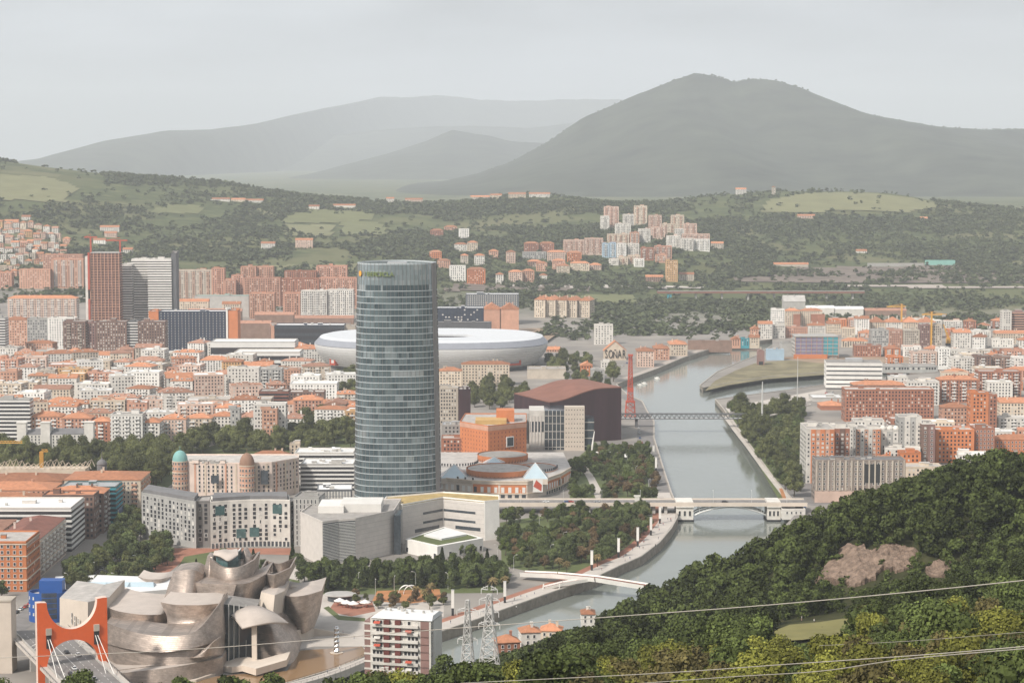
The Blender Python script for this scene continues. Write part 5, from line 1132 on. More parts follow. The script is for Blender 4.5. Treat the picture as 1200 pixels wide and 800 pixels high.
# ---- pink domed block and grey office blocks beside the tower
def domed_block():
    r = random.Random(8); d = 1500; O = Vector((xat(270, d), d, 5)); o = thing('domed_apartment_block', 'pink and cream block with one green and one brown dome over round brick towers', 'apartment block', O)
    z = zat(541, d) - 5; P = part_block(o, O, poly_px([(222, 1496), (282, 1490), (318, 1494), (350, 1516), (350, 1534), (205, 1534), (205, 1500)]), z, 'palepink', r, clutter=26)
    cl = cells(P, 4, z - 1, 7, 3.3, 1.5, 1.9, edges=(0, 1, 2, 5), r=r); put_windows(cl, 1.5, 1.9, o, r=r, frame='white')
    for e in (0, 1, 2):
        a, c = Vector(P[e]), Vector(P[e + 1]); dd = c - a; k = max(1, int(dd.length / 7))
        for i in range(k): p = a.lerp(c, (i + .5) / k); b = MB(); b.box(-.6, .6, -.35, 0, 0, z); b.build('pilaster', M['cream' if i % 3 else 'salmon'], o, loc=(p.x, p.y, 0), rotz=math.atan2(dd.y, dd.x))
    for px, dd, rr, yt, ys, m, nm in ((210.5, 1497, 5.2, 528, 540, 'copper', 'green_dome'), (289, 1488, 5.2, 531, 545, 'domebrown', 'brown_dome')):
        x, y = xat(px, dd) - O.x, dd - O.y; zs, zt_ = zat(ys, dd) - 5, zat(yt, dd) - 5; N = 24; ring = lambda q, zz: [(x + q * math.cos(a), y + q * math.sin(a), zz) for a in [2 * math.pi * k / N for k in range(N)]]
        b = MB(); b.loft([ring(rr, -1), ring(rr, zs)], 0); tw = b.build('round_tower', M['salmon'], o)
        cl = [(x + rr * math.cos(a), y + rr * math.sin(a), 3 + f * 3.4, a + math.pi / 2, 0) for f in range(int(zs / 3.5)) for a in [math.pi * (1.08 + .14 * k) for k in range(7)]]; put_windows(cl, 1.3, 1.8, tw, frame='white')
        for zz in (zs * .35, zs * .7, zs): b = MB(); b.loft([ring(rr + .35, zz - .3), ring(rr + .35, zz + .4)], 0); b.build('string_course', M['cream'], tw)
        b = MB(); b.loft([ring(max(.05, rr * math.cos(t) * 1.02), zs + .4 + (zt_ - zs) * math.sin(t)) for t in [math.pi / 2 * k / 8 for k in range(9)]], 0, caps=False); b.tube([(x, y, zt_ + .2), (x, y, zt_ + 3.2)], .15, 5); b.build(nm, M[m], o, smooth=True)
    b = MB(); p = at_d(252, 566, 1489) - O; b.box(-2.8, 2.8, -.4, .2, 0, 5.5); b.build('glazed_bay', M['glass'], o, loc=p); b = MB(); p = at_d(310, 567, 1491) - O; b.box(-2.6, 2.6, -.4, .8, 0, 9.5); b.build('glazed_bay', M['glass'], o, loc=p)
M['domebrown'] = mat('dome_brown', (.27, .16, .11), var=.15)
domed_block()
B('grey office block with checkered window strips right of the square-window block', 343, 373, 580, 640, dep=22, wall='grey', roof='flat', st='grid', sp=2.3, wh=2.6, ww=1.1, hero=True, name='office_block', cat='office block', rot=-6)
B('dark-glazed grey office block with vertical fins below the tower foot', 371, 412, 571, 622, dep=24, wall='darkgrey', roof='flat', st='grid', sp=1.9, ww=1.2, wh=2.7, glass='blind', hero=True, name='office_block', cat='office block', rmat='whiteroof', rot=4)
B('low glass office block with white rooftop plant beside the tower', 352, 414, 541, 575, dep=30, wall='concrete', roof='flat', st='band', name='office_block', cat='office block', clutter=8, rmat='whiteroof')
B('white terraced office block behind the low glass one', 345, 414, 528, 556, dep=26, wall='white', roof='flat', st='band', name='office_block', cat='office block', clutter=9, rmat='whiteroof')
B('cream gatehouse pavilion with arched top at the park edge', 339, 351, 519, 533, dep=9, wall='cream', roof='flat', st='grid', name='pavilion', cat='pavilion')
B('low tiled pink house row between the domed block and the gatehouse', 296, 338, 528, 541, dep=14, wall='pink', roof='hip', st='grid')
B('white and cream two-storey annex with tiled roofs left of the square-window block', 140, 158, 578, 606, dep=14, wall='white', roof='flat', st='grid')
B('dark brick office slab with ribbon windows left of the orange hotel', 517, 557, 512, 542, dep=20, wall='brick', roof='flat', st='grid', sp=2.6, name='office_block', cat='office block')
B('glass rotunda roof beside the red-brick office slab', 518, 541, 496, 520, d=1700, dep=20, wall='grey', roof='flat', rmat='metal', st='grid', name='office_block', cat='office block')
B('stone-fronted slab with dark purple end wall in front of the stadium', 514, 537, 453, 497, dep=18, wall='stone', roof='flat', st='grid', sp=2.4, name='office_block', cat='office block')
B('dark purple windowless end block beside the stone-fronted slab', 537.3, 551, 455, 498, dep=20, wall='rust', roof='flat', st='none', name='office_block', cat='office block')
B('long cream palace with rows of small windows and tiled roof before the stadium', 541, 597, 423, 452, dep=18, wall='cream', roof='hip', st='grid', sp=3.2, rise=3)
B('cream wing with grey cupola left of the long cream palace', 514, 541, 430, 448, d=2190, dep=16, wall='cream', roof='hip', st='grid')
B('round windowless concrete drum at the right foot of the stadium', 618, 663, 431, 450, d=2290, dep=30, wall='stone', roof='flat', st='none', name='service_block', cat='service block')
B('small blue and orange house right of the stadium', 640, 656, 406, 420, **H, wall='salmon', st='grid', d=2600)
B('orange tiled house cluster above the concert hall roof', 680, 694, 424, 442, **H, wall='orange', st='grid', d=2320)
B('grey modern house stack by the river right of the orange house', 692, 708, 432, 452, d=2280, dep=14, wall='grey', roof='flat', st='grid')
B('pale blue narrow house beside the billboard house', 704, 718, 423, 440, d=2380, dep=12, wall='white', roof='flat', st='grid')

# ---- front of the old town behind the park
B('grey slab of balconied flats at the left picture edge above the park', -8, 35, 467, 520, dep=14, wall='grey', roof='flat', st='band', fl=11, hero=False, name='apartment_block')
def ornate():
    o = B('white ornate block with dark slate mansard and corner turrets facing the park', 26, 107, 502, 535, dep=18, wall='white', roof='hip', rmat='slateroof', st='grid', sp=2.8, hero=True, fl=7, rise=4, rot=3)
    w = xat(107, 1708) - xat(26, 1708)
    for a in (-.5, -.16, .46): b = MB(); b.box(-3.6, 3.6, -1.2, 5, -2, 27, 0); b.prism([(-4, -1.6), (4, -1.6), (4, 5.4), (-4, 5.4)], 27, 27.7, 0); b.build('turret', M['white'], o, loc=(w * a, w * a * .05, 0))
ornate()
for a in [('pink block with tiled roof left behind the slate-roofed ornate block', 36, 72, 482, 519, 'salmon'), ('pale brick block with tiled roof right behind the slate-roofed ornate block', 72, 107, 484, 520, 'palebrick'), ('brick block tucked between the ornate block and the white corner block', 107, 129, 488, 521, 'brick')]:
    B(a[0], a[1], a[2], a[3], a[4], wall=a[5], roof='hip', st='balc', dep=18)
B('white corner block with rounded bays at the park edge', 130, 167, 484, 528, wall='whitewall', roof='flat', st='balc', dep=18, hero=True, sp=2.7)
B('white and grey block joined right of the white corner block', 167, 187, 489, 527, wall='white', roof='hip', st='balc', dep=18)
B('pink brick block with projecting balconies between white neighbours', 187, 218, 485, 523, wall='pink', roof='hip', st='balc', dep=18, clutter=6, hero=True, sp=2.7)
B('cream block with dark windows right of the pink balconied one', 218, 248, 484, 517, wall='cream', roof='hip', st='balc', dep=18)
B('white block ending the park row with a grey gable wall', 248, 274, 482, 512, wall='white', roof='hip', st='grid', dep=18)
B('grey gable-ended slab at the right end of the park row', 270, 281, 478, 514, wall='grey', roof='flat', st='grid', dep=12)
B('long stone block of large square openings behind the park row', 217, 318, 466, 495, wall='stone', roof='flat', st='grid', ww=2.0, wh=2.0, sp=3.4, dep=22)
B('white twin-fronted block with an orange middle bay at the park', 297, 335, 472, 520, wall='whitewall', roof='flat', st='grid', dep=14, sp=2.5)
b_ = B('orange infill block between the white twin fronts', 307, 325, 478, 522, wall='salmon', roof='flat', st='grid', dep=8, sp=2.5, d=1768)
B('long tiled-roof terrace behind the park trees beside the tower', 333, 416, 468, 492, wall='pink', roof='hip', st='grid', dep=18)
B('dark brown stepped block with long eaves behind the tiled terrace', 304, 338, 457, 490, wall='brown', roof='flat', st='band', bands='darktile', dep=20, d=1960)
B('dark low roofscape block behind the tiled terrace', 338, 380, 458, 480, wall='brown', roof='flat', st='grid', dep=20, d=2000)
B('tall white slab of flats standing above the old town roofs', 267, 304, 430, 470, wall='white', roof='flat', st='grid', sp=3.2, dep=16, d=2090, name='apartment_tower', cat='apartment tower')
B('grey flats joined right of the tall white slab', 304, 331, 431, 466, wall='grey', roof='flat', st='balc', dep=16, d=2130)
B('white low block with pale roof behind the tiled terrace', 340, 395, 448, 472, wall='whitewall', roof='flat', rmat='whiteroof', st='grid', dep=26, d=2070)
B('pink brick block left of the stadium forecourt', 330, 352, 432, 455, wall='salmon', roof='flat', st='grid', d=2200)
B('long white-roofed hall at the old town edge', 248, 346, 399, 416, wall='concrete', roof='flat', rmat='whiteroof', st='band', dep=40, d=2420, name='hall', cat='hall', fl=2, clutter=0)
B('second white-roofed hall in front of the long white-roofed hall', 275, 352, 411, 428, wall='stone', roof='flat', rmat='whiteroof', st='band', dep=40, d=2330, name='hall', cat='hall', fl=3, clutter=0)

# ---- brown and white towers on the left
B('brown tower of flats, leftmost of the brown cluster', 76, 102, 376, 421, wall='brown', roof='flat', st='balc', dep=20, d=2480, bands='stone', name='apartment_tower', cat='apartment tower')
B('dark purple tower between two brown ones', 102.5, 114, 377, 421, wall='purplebrick', roof='flat', st='grid', dep=20, d=2485, name='apartment_tower', cat='apartment tower')
B('plain brown tower, widest of the brown cluster', 114.5, 150, 376, 421, wall='brown', roof='flat', st='grid', blind=.6, dep=20, d=2482, name='apartment_tower', cat='apartment tower')
B('white-banded dark tower in the middle of the brown cluster', 150.5, 163, 376, 421, wall='darkgrey', roof='flat', st='band', dep=20, d=2486, name='apartment_tower', cat='apartment tower')
B('brown tower, rightmost of the brown cluster', 163.5, 195, 376, 421, wall='brown', roof='flat', st='grid', blind=.4, dep=20, d=2484, name='apartment_tower', cat='apartment tower')
def site_tower():
    d = 2660; o = thing('unfinished_tower', 'unfinished brown tower with bare floor slabs and a red hoist', 'tower under construction', (xat(123, d), d, 8)); h = zat(296, d) - 8; w = (xat(143, d) - xat(103, d)); r = random.Random(2)
    b = MB(); b.box(-w / 2 + 7, w / 2 - 1, 1, 22, -3, h - 1); b.build('core', M['sitebrown'], o)
    for k in range(36): z = h * (k + 1) / 36; b = MB(); b.box(-w / 2 + 6, w / 2, 0, 24, z - .55, z); b.build('floor_slab', M['salmon' if k < 35 else 'concrete'], o)
    b = MB()
    for k in range(9): x = -w / 2 + 6.2 + k * (w - 7) / 8; b.box(x - .35, x + .35, -.15, .6, 0, h - .6)
    b.build('column_lattice', M['salmon'], o)
    b = MB(); b.box(-w / 2, -w / 2 + 3, 0, 20, -2, h * .96); b.build('side_wall', M['white'], o)
    b = MB(); b.box(-w / 2 + 3.4, -w / 2 + 5.6, -1.2, 2, -2, h * .5, 0); b.box(-w / 2 + 3.4, -w / 2 + 5.6, -1.2, 2, h * .6, h * 1.0, 0); b.build('hoist', M['crane'], o)
    for x, hh, jl, jr in ((-w / 2 + 5, 18, -8, 8), (w / 2 - 1, 14, -18, 9)):
        t = thing('tower_crane', 'red tower crane on the left side of the unfinished tower' if x < 0 else 'red tower crane on the right corner of the unfinished tower', 'tower crane', (xat(123, d) + x, d + 12, 8 + h)); b = MB(); b.box(-.9, .9, -.9, .9, -4, hh); b.build('mast', M['crane'], t); b = MB(); b.box(jl, jr, -.6, .6, hh - .2, hh + 1.2); b.tube([(0, 0, hh), (0, 0, hh + 4), (jl * .8, 0, hh + 1)], .3, 4); b.build('jib', M['crane'], t)
M['sitebrown'] = mat('site_brown', (.17, .10, .085), var=.3, scale=.2)
site_tower()
TW = dict(name='apartment_tower', cat='apartment tower', wall='whitewall', roof='flat', st='band', glass='dark', bands='whitewall', dep=22)
B('low-left slice of the white striped tower pair', 145, 157, 309, 410, d=2700, **TW); B('white striped tower with slanting white crown', 176, 203, 303, 410, d=2690, fl=34, **TW)
B('white striped slab between the two striped towers', 157, 176, 303, 410, d=2712, fl=33, **TW)
B('dark vertical fin tower edging the white striped towers', 203.2, 209, 296, 410, d=2692, dep=22, wall='darkgrey', roof='flat', st='none', name='apartment_tower', cat='apartment tower')
B('black glass office slab with dotted windows between orange end walls', 188, 266, 364, 399, d=2620, dep=26, wall='navy', roof='flat', rmat='whiteroof', st='grid', sp=4.2, ww=.8, wh=1.2, glass='blind', name='office_block', cat='office block')
B('orange left end block of the black glass office', 176, 187.6, 364, 380, d=2622, dep=24, wall='orange', roof='flat', st='none', name='office_block', cat='office block')
B('orange right end block of the black glass office', 268.6, 280, 363, 399, d=2618, dep=26, wall='orange', roof='flat', st='none', name='office_block', cat='office block')
B('thin white fin wall beside the orange right end', 266.3, 268.3, 362, 399, d=2617, dep=26, wall='whitewall', roof='flat', st='none', name='office_block', cat='office block')
B('pale grey tower at the left picture edge', -6, 8, 372, 424, d=2440, dep=18, wall='grey', roof='flat', st='band', name='apartment_tower', cat='apartment tower')
for a in [('orange brick low block left of the white balconied ones', 7, 34, 371, 'salmon', 'hip'), ('grey low block beside the orange brick low block', 34, 58, 373, 'grey', 'flat'), ('white low balconied block left of the brown cluster', 58, 90, 372, 'whitewall', 'flat')]:
    B(a[0], a[1], a[2], a[3], 394, d=2640, wall=a[4], roof=a[5], st='grid', dep=18)
B('long pink and white block with a shallow tiled roof on the left slope', 12, 92, 346, 371, wall='pink', roof='hip', st='balc', dep=18, d=2850)
B('pale pink slab left of the pink towers', -6, 17, 319, 337, wall='palebrick', roof='flat', rmat='tile', st='grid', d=3230)
B('pink brick towers block, left of the pair under the village', 26, 62, 315, 337, wall='salmon', roof='flat', rmat='tile', st='grid', d=3230, sp=3.6)
B('pink brick towers block, right of the pair under the village', 64, 101, 303, 337, wall='salmon', roof='flat', rmat='tile', st='balc', d=3240, sp=3.6)
B('brick-pink slab standing behind the pink pair', 54, 100, 298, 320, wall='palebrick', roof='flat', rmat='tile', st='grid', d=3360)

# ---- brick terraces between the towers and the glass skyscraper
for a in [('white-fronted brown slab, leftmost of the hillside brick terraces', 208, 250, 316, 344, 'stone', 3150), ('plain brick end block right of the white-fronted brown slab', 250, 265, 314, 346, 'palebrick', 3140), ('low brick block stepping down beside the plain end block', 265, 278, 328, 347, 'palebrick', 3120),
          ('tall brick pair with flat tops in the terraces', 284, 302, 312, 344, 'salmon', 3180), ('tall brick pair, right twin, in the terraces', 303, 322, 312, 344, 'salmon', 3185), ('short brick block in front of the tall brick pair', 273, 287, 322, 347, 'palebrick', 3140),
          ('long brick terrace, front left section', 287, 330, 325, 346, 'palebrick', 3110), ('long brick terrace, front middle section', 330, 375, 326, 346, 'brick', 3112), ('long brick terrace, front right section', 375, 419, 325, 347, 'palebrick', 3114),
          ('upper brick terrace under the meadow, left half', 335, 372, 317, 330, 'brick', 3260), ('upper brick terrace under the meadow, right half', 372, 408, 311, 330, 'palebrick', 3270),
          ('square brick block alone below the long terrace', 294, 323, 343, 366, 'salmon', 2960), ('brick block next to the white vertical-striped flats', 333, 353, 343, 366, 'palebrick', 2960)]:
    B(a[0], a[1], a[2], a[3], 350, d=a[6], wall=a[5], roof='flat', rmat='tile', st='balc', sp=3.3, dep=16, bands='salmon', clutter=2)
B('white vertical-striped flats left of the skyscraper', 354, 384, 340, 367, wall='white', roof='flat', st='balc', dep=16, d=2940, sp=2.8); B('white vertical-striped flats touching the skyscraper, right section', 385, 415, 339, 366, wall='white', roof='flat', st='balc', dep=16, d=2944, sp=2.8)
B('long low shed with teal roof below the brick terraces', 230, 293, 346, 354, d=2980, wall='concrete', roof='flat', rmat='mint', st='none', name='shed', cat='shed', dep=20)
B('white gabled house row below the teal-roofed shed', 212, 246, 350, 365, d=2900, dep=12, **{**H, 'clutter': 2}, wall='cream', st='grid'); B('white-walled tiled house beside the teal shed', 262, 283, 353, 364, d=2900, dep=12, **H, wall='cream', st='grid')
B('dark glass hall with white roof left of the stadium', 323, 404, 380, 407, wall='navy', roof='flat', rmat='whiteroof', st='band', bands='glass', dep=30, d=2570, name='glass_hall', cat='hall', fl=4, clutter=5)
B('red end wall of the dark glass hall', 318.5, 322.5, 381, 404, d=2572, dep=20, wall='salmon', roof='flat', st='none', name='glass_hall', cat='hall')
B('beige block between the dark glass hall and the skyscraper', 404.5, 417, 381, 405, d=2575, dep=20, wall='stone', roof='flat', st='none', name='office_block', cat='office block')
for i, (x0, x1, y) in enumerate([(283, 318, 371), (300, 345, 361), (345, 415, 365), (222, 284, 357)]):
    B(['brown railway shed nearest the dark glass slab', 'brown railway shed in the middle of the yard', 'brown railway shed closest to the skyscraper', 'brown railway shed furthest left in the yard'][i], x0, x1, y + 4.5, y + 9, d=2760 + 40 * i, dep=14, wall='oldbrick', roof='gable', rmat='oldtile', st='none', name='shed', cat='shed')

# ---- behind the stadium
B('dark glazed slab right behind the skyscraper', 508, 567, 360, 380, d=2760, dep=26, wall='navy', roof='flat', rmat='whiteroof', st='grid', sp=4, ww=2, wh=1.6, glass='glass', name='office_block', cat='office block')
B('grey finned slab with white roof above the dark glazed slab', 546, 608, 344, 363, d=2960, dep=26, wall='slate', roof='flat', rmat='whiteroof', st='grid', sp=3, ww=.8, wh=2, glass='blind', name='office_block', cat='office block')
B('low dark roof strip behind the stadium rim', 508, 576, 377, 386, d=2620, dep=14, wall='darkgrey', roof='flat', st='none', name='service_block', cat='service block')
for i, x in enumerate((565, 586)): B(['orange-roofed hall, left of two behind the stadium', 'orange-roofed hall, right of two behind the stadium'][i], x, x + 22, 355, 373, d=2850, dep=26, wall='salmon', roof='gable', st='none', name='hall', cat='hall', rise=8)
for i, x in enumerate((626, 638, 651, 663, 678)): B(f'orange-roofed terrace house, {ORD[i+1]} of five from the left behind the stadium', x, x + 12.5, 346.5 + i * .3, 357, d=3060 + i * 4, dep=34, wall='cream', roof='gable', st='grid', name='house', cat='house', rise=5, rot=-14)
B('white block of flats alone among trees above the river', 696, 718, 380, 404, wall='white', roof='flat', st='grid', dep=16, sp=3.6)
B('long tiled warehouse on the left river bank, nearest the crane', 746, 766, 407, 430, wall='pink', roof='hip', st='grid', dep=30); B('long tiled warehouse on the left river bank, middle one', 766, 784, 404, 424, wall='salmon', roof='hip', st='grid', dep=34)
B('long tiled warehouse on the left river bank, farthest upstream', 784, 805, 399, 417, wall='cream', roof='hip', st='grid', dep=40)
B('low brown wall-like shed along the upstream bank', 806, 857, 399, 410, wall='oldbrick', roof='flat', st='none', name='shed', cat='shed', dep=10)
for a in [('small orange house at the river bend', 856, 867, 394, 'salmon', 'gable'), ('small teal house at the river bend', 867.5, 877, 396, 'teal', 'flat'), ('cream house with tiled roof at the river bend', 877.5, 889, 392, 'cream', 'gable')]: B(a[0], a[1], a[2], a[3], 406, wall=a[4], roof=a[5], st='grid', dep=12, name='house', cat='house')

# ---- the island across the canal
for a in [('white flats with blue-grey gable, leftmost of the island towers', 903, 918, 362, 384, 'whitewall', 'flat'), ('cream and brick flats, middle of the island towers', 918.5, 936, 361, 384, 'cream', 'hip'), ('cream and brick flats, right of the island towers', 937, 962, 361, 384, 'cream', 'hip'), ('white gabled flats in front of the island towers', 888, 904, 376, 398, 'white', 'gable'), ('orange gabled flats by the water on the island', 879, 890, 382, 398, 'salmon', 'gable'),
          ('white narrow flats beside the low island brick block', 904.5, 919, 380, 397, 'white', 'flat'), ('low brick block with rows of windows on the island', 920, 945, 383, 396, 'palebrick', 'flat'), ('white stepped flats right of the brick works', 945.5, 966, 378, 396, 'white', 'hip'), ('pale gabled house beside the white stepped flats', 968, 984, 376, 392, 'cream', 'gable')]:
    B(a[0], a[1], a[2], a[3], a[4], wall=a[5], roof=a[6], st='grid', dep=15, sp=2.8)
for i, x in enumerate((928.5, 949, 957)): B(['brick red panel wall on the middle island tower', 'brick red panel wall on the right island tower, left strip', 'brick red panel wall on the right island tower, right strip'][i], x, x + 8, 368, 384, d=base_d(932, 384) - 4 - i, dep=3, wall='brick', roof='flat', st='none', name='wall_panel', cat='tower wing', clutter=0)
def netted():
    d = dat(420); o = thing('unfinished_block', 'half-built block wrapped in violet and teal netting by the canal', 'building under construction', (xat(955, d), d, 5)); w0, w1 = xat(931, d) - xat(955, d), xat(981, d) - xat(955, d); h = zat(394, d) - 5
    b = MB(); b.box(w0 + 1, w1 - 1, 1, 34, -2, h - .6); b.build('core', M['concrete'], o)
    b = MB(); b.box(w0, w1 * .35, -.4, 1, 4, h - 2); b.build('violet_netting', M['violet'], o); b = MB(); b.box(w1 * .35, w1 + .3, -.5, 1, 4, h - 1); b.box(w1 - 1, w1 + .4, 1, 34, 4, h - 1); b.build('teal_netting', M['teal'], o)
    for k in range(6): z = h * (k + 1) / 6; b = MB(); b.box(w0 - .5, w1 + .6, -.9, 35, z - .6, z); b.build('floor_slab', M['concrete'], o)
    b = MB()
    for k in range(9): x = w0 + (w1 - w0) * k / 8; b.box(x - .25, x + .25, -1, -.4, 0, h)
    b.build('scaffold_lattice', M['salmon'], o); b = MB(); b.box(w0 - 2, w1 * .5, -3, 0, 0, 5); b.build('site_wall', M['orange'], o)
M['violet'] = mat('violet_net', (.22, .20, .29), var=.2)
netted()
def silo():
    d = dat(427.5); o = thing('silo_tower', 'dark red windowless tower with arched top on the grassy river point', 'tower', (xat(891, d), d, 5)); w = (xat(895, d) - xat(887, d)) / 2; h = zat(411, d) - 5
    P = [(-w, 0), (w, 0)] + [(w * math.cos(a), h - w * .5 + w * .9 * math.sin(a)) for a in [math.pi * k / 10 for k in range(11)]]; P[0] = (-w, -2); P[1] = (w, -2); n = len(P); b = MB()
    b.add([(x, 0, z) for x, z in P] + [(x, 9, z) for x, z in P], [tuple(range(n)), tuple(reversed(range(n, 2 * n)))] + [(i, n + i, n + (i + 1) % n, (i + 1) % n) for i in range(n)]); b.build('wall', M['purplebrick'], o); b = MB(); b.box(-.9, .9, 2, 5, h, h + 4); b.build('cap', M['stone'], o); b = MB(); b.box(-w * .6, w * .6, -.1, .05, 0, 4); b.build('door', M['dark'], o)
silo()
B('pale blue shed next to the dark red arched tower', 898, 918, 409, 422, d=dat(422), dep=12, wall='skyblue', roof='flat', st='none', name='shed', cat='shed')
B('rounded grey hall beside the netted block', 915, 931, 401, 416, d=dat(417), dep=20, wall='grey', roof='flat', st='none', name='hall', cat='hall')
B('curved grey sweeping hall under the wooded slope', 917, 942, 346, 362, d=3280, dep=24, wall='concrete', roof='gable', rmat='concrete', st='none', name='hall', cat='hall', rise=9)
for i, (x0, x1, y) in enumerate([(944, 976, 358), (977, 1010, 359), (1012, 1060, 361)]): B(['long white shed behind the island, left of three', 'long white shed behind the island, middle of three', 'long brown shed behind the island, right of three'][i], x0, x1, y, y + 9, d=3180, dep=18, wall='white' if i < 2 else 'oldbrick', roof='gable', rmat='whiteroof' if i < 2 else 'oldtile', st='none', name='shed', cat='shed')
B('white flats with gables, left end of the tiled island terrace', 1001, 1017, 370, 392, wall='whitewall', roof='gable', st='grid', dep=16)
for i in range(4): B(f'tiled island terrace house with white dormer, {ORD[i+1]} from the left', 1017 + i * 19.5, 1036 + i * 19.5, 371, 391, wall='white' if i % 2 else 'cream', roof='hip', st='grid', dep=24, rise=7)
for i, (x0, x1, y, m) in enumerate([(1020, 1040, 386, 'grey'), (1040, 1056, 386, 'palebrick'), (1057, 1076, 386, 'stone'), (1077, 1088, 380, 'purplebrick'), (1089, 1102, 380, 'stone')]): B(f'{["grey", "pale brick", "sandy", "dark brown", "sandy fluted"][i]} unfinished block, {ORD[i+1]} from the left before the tiled terrace', x0, x1, y, 408, wall=m, roof='flat', st='grid', sp=2.4, dep=20)
for i, (px, yt, yb, jl, jr) in enumerate([(1054, 356, 384, -20, 6), (1089, 365, 402, -12, 18)]):
    d = base_d(px, yb + 6); t = thing('tower_crane', ['orange tower crane above the tiled island terrace', 'orange tower crane beside the dark brown unfinished block'][i], 'tower crane', (xat(px, d), d - 3, ter(xat(px, d), d))); hh = zat(yt, d) - t.location.z
    b = MB(); b.box(-1, 1, -1, 1, -1, hh); b.build('mast', M['yellow'], t); b = MB(); b.box(jl, jr, -.6, .6, hh - 4, hh - 2.6); b.tube([(jl * .9, 0, hh - 3), (0, 0, hh), (jr * .9, 0, hh - 3)], .25, 4); b.build('jib', M['yellow'], t); b = MB(); b.box(jr * .7, jr * .95, -1, 1, hh - 6, hh - 3); b.build('counterweight', M['concrete'], t)
d = base_d(1110, 405); t = thing('crawler_crane', 'bright orange crawler crane with raised boom right of the unfinished blocks', 'crawler crane', (xat(1112, d), d, ter(xat(1112, d), d))); b = MB(); b.box(-5, 4, -3, 3, 2.5, 9); b.build('body', M['yellow'], t); b = MB(); b.box(-5.5, 5, -4, -2, -.3, 2.5); b.box(-5.5, 5, 2, 4, -.3, 2.5); b.build('track', M['dark'], t); b = MB(); b.tube([(-2, 0, 8), (-9, 0, 26)], [1.5, .6], 4); b.build('boom', M['yellow'], t)
B('white gabled house group right of the orange crawler crane', 1116, 1136, 386, 408, wall='white', roof='gable', st='grid', dep=20, name='house', cat='house'); B('white gable-ended house, right of that group', 1137, 1152, 391, 408, wall='whitewall', roof='gable', st='grid', dep=20, name='house', cat='house', rot=-20)
B('white-edged maroon slab tower at the right picture edge', 1172, 1183, 364, 396, wall='white', roof='flat', st='grid', dep=14, name='apartment_tower', cat='apartment tower', d=2760); B('maroon slab wing behind the white-edged tower', 1183.3, 1212, 365, 394, wall='purplebrick', roof='flat', st='band', bands='salmon', dep=16, d=2766, name='apartment_tower', cat='apartment tower')
B('cream gabled hall under the maroon slab tower', 1165, 1205, 387, 403, wall='cream', roof='gable', st='grid', dep=18)
def striped():
    d = dat(456); o = thing('office_block', 'white office block striped with dark ribbon windows beside the canal', 'office block', (xat(1000, d), d, 5), R(-5)); w = (xat(1032, d) - xat(968, d)) / 2; h = zat(425, d) - 5
    b = MB(); b.box(-w, w, 0, 34, -2, h - .2); b.build('glazing', M['glass'], o)
    for k in range(6): z = h * k / 6; b = MB(); b.box(-w - .6, w + .6, -.7, 34.6, z + h / 6 * .30, z + h / 6 * .98); b.build('floor_band', M['whitewall'], o)
    b = MB(); b.box(-w, w, .5, 33, h - .2, h + .3); ro = b.build('roof', M['flatroof'], o); b = MB(); b.box(-8, 9, 8, 20, 0, 3); b.build('plant_room', M['metal'], ro, loc=(0, 0, h + .3))
    OCC.append((xat(1000, d), d, 2 * w, 36))
striped()
B('grey arcaded block behind the striped office', 1034, 1098, 428, 444, d=2380, wall='grey', roof='flat', st='grid', sp=3, ww=1.8, wh=2.4, dep=30, name='arcaded_block', cat='building')
for a in [('slim white tower of flats right of the arcaded block', 1098, 1112, 407, 436, 'whitewall', 2420), ('white balconied flats joined to the slim white tower', 1112.5, 1146, 409, 436, 'white', 2440), ('white flats with brown bays, left half', 1114, 1140, 418, 440, 'white', 2330), ('brown round-cornered flats above the long brick block', 1141, 1160, 416, 440, 'brown', 2320), ('brown and white flats next to the round-cornered ones', 1161, 1186, 417, 440, 'oldbrick', 2326), ('white flats with horizontal bands at the right picture edge', 1187, 1215, 418, 444, 'whitewall', 2300)]:
    B(a[0], a[1], a[2], a[3], a[4], d=a[6], wall=a[5], roof='flat', st='balc', dep=18)
for a in [('long dark brick block with small paired windows and flat roof', 990, 1094, 455, 494, 'brick', 'flat', 22), ('white-banded brick block behind the long dark one', 1062, 1100, 446, 475, 'white', 'flat', 18), ('long brick block with white bands, left section', 1100, 1146, 440, 472, 'brick', 'hip', 20), ('long brick block with white bands, right section', 1146, 1196, 434, 468, 'brick', 'flat', 20), ('low brick block with terracotta terraces behind the long dark block', 1000, 1062, 446, 474, 'oldbrick', 'hip', 24),
          ('orange brick tower alone above the dark green hillside', 1137, 1158, 459, 512, 'orange', 'flat', 16), ('brown side wing of the orange brick tower', 1158.3, 1168, 461, 512, 'brick', 'flat', 16), ('wide orange brick block below the orange tower', 1097, 1142, 502, 542, 'orange', 'flat', 18), ('brown brick block joined right of the wide orange block', 1142.5, 1166, 500, 541, 'brick', 'flat', 18), ('orange brick terrace at the right edge above the trees', 1166, 1212, 509, 538, 'orange', 'hip', 18),
          ('white low block with rounded roof right of the orange tower', 1170, 1206, 488, 510, 'white', 'flat', 16), ('long tiled roof hall at the right edge', 1172, 1215, 466, 492, 'cream', 'gable', 30), ('pink low houses between the long dark block and the orange tower', 1104, 1135, 472, 500, 'salmon', 'hip', 16)]:
    B(a[0], a[1], a[2], a[3], a[4], wall=a[5], roof=a[6], st='balc' if 'white' in a[0] else 'grid', dep=a[7], sp=2.9, ww=1.3, hero='orange tower' not in a[0] and a[4] > 535)
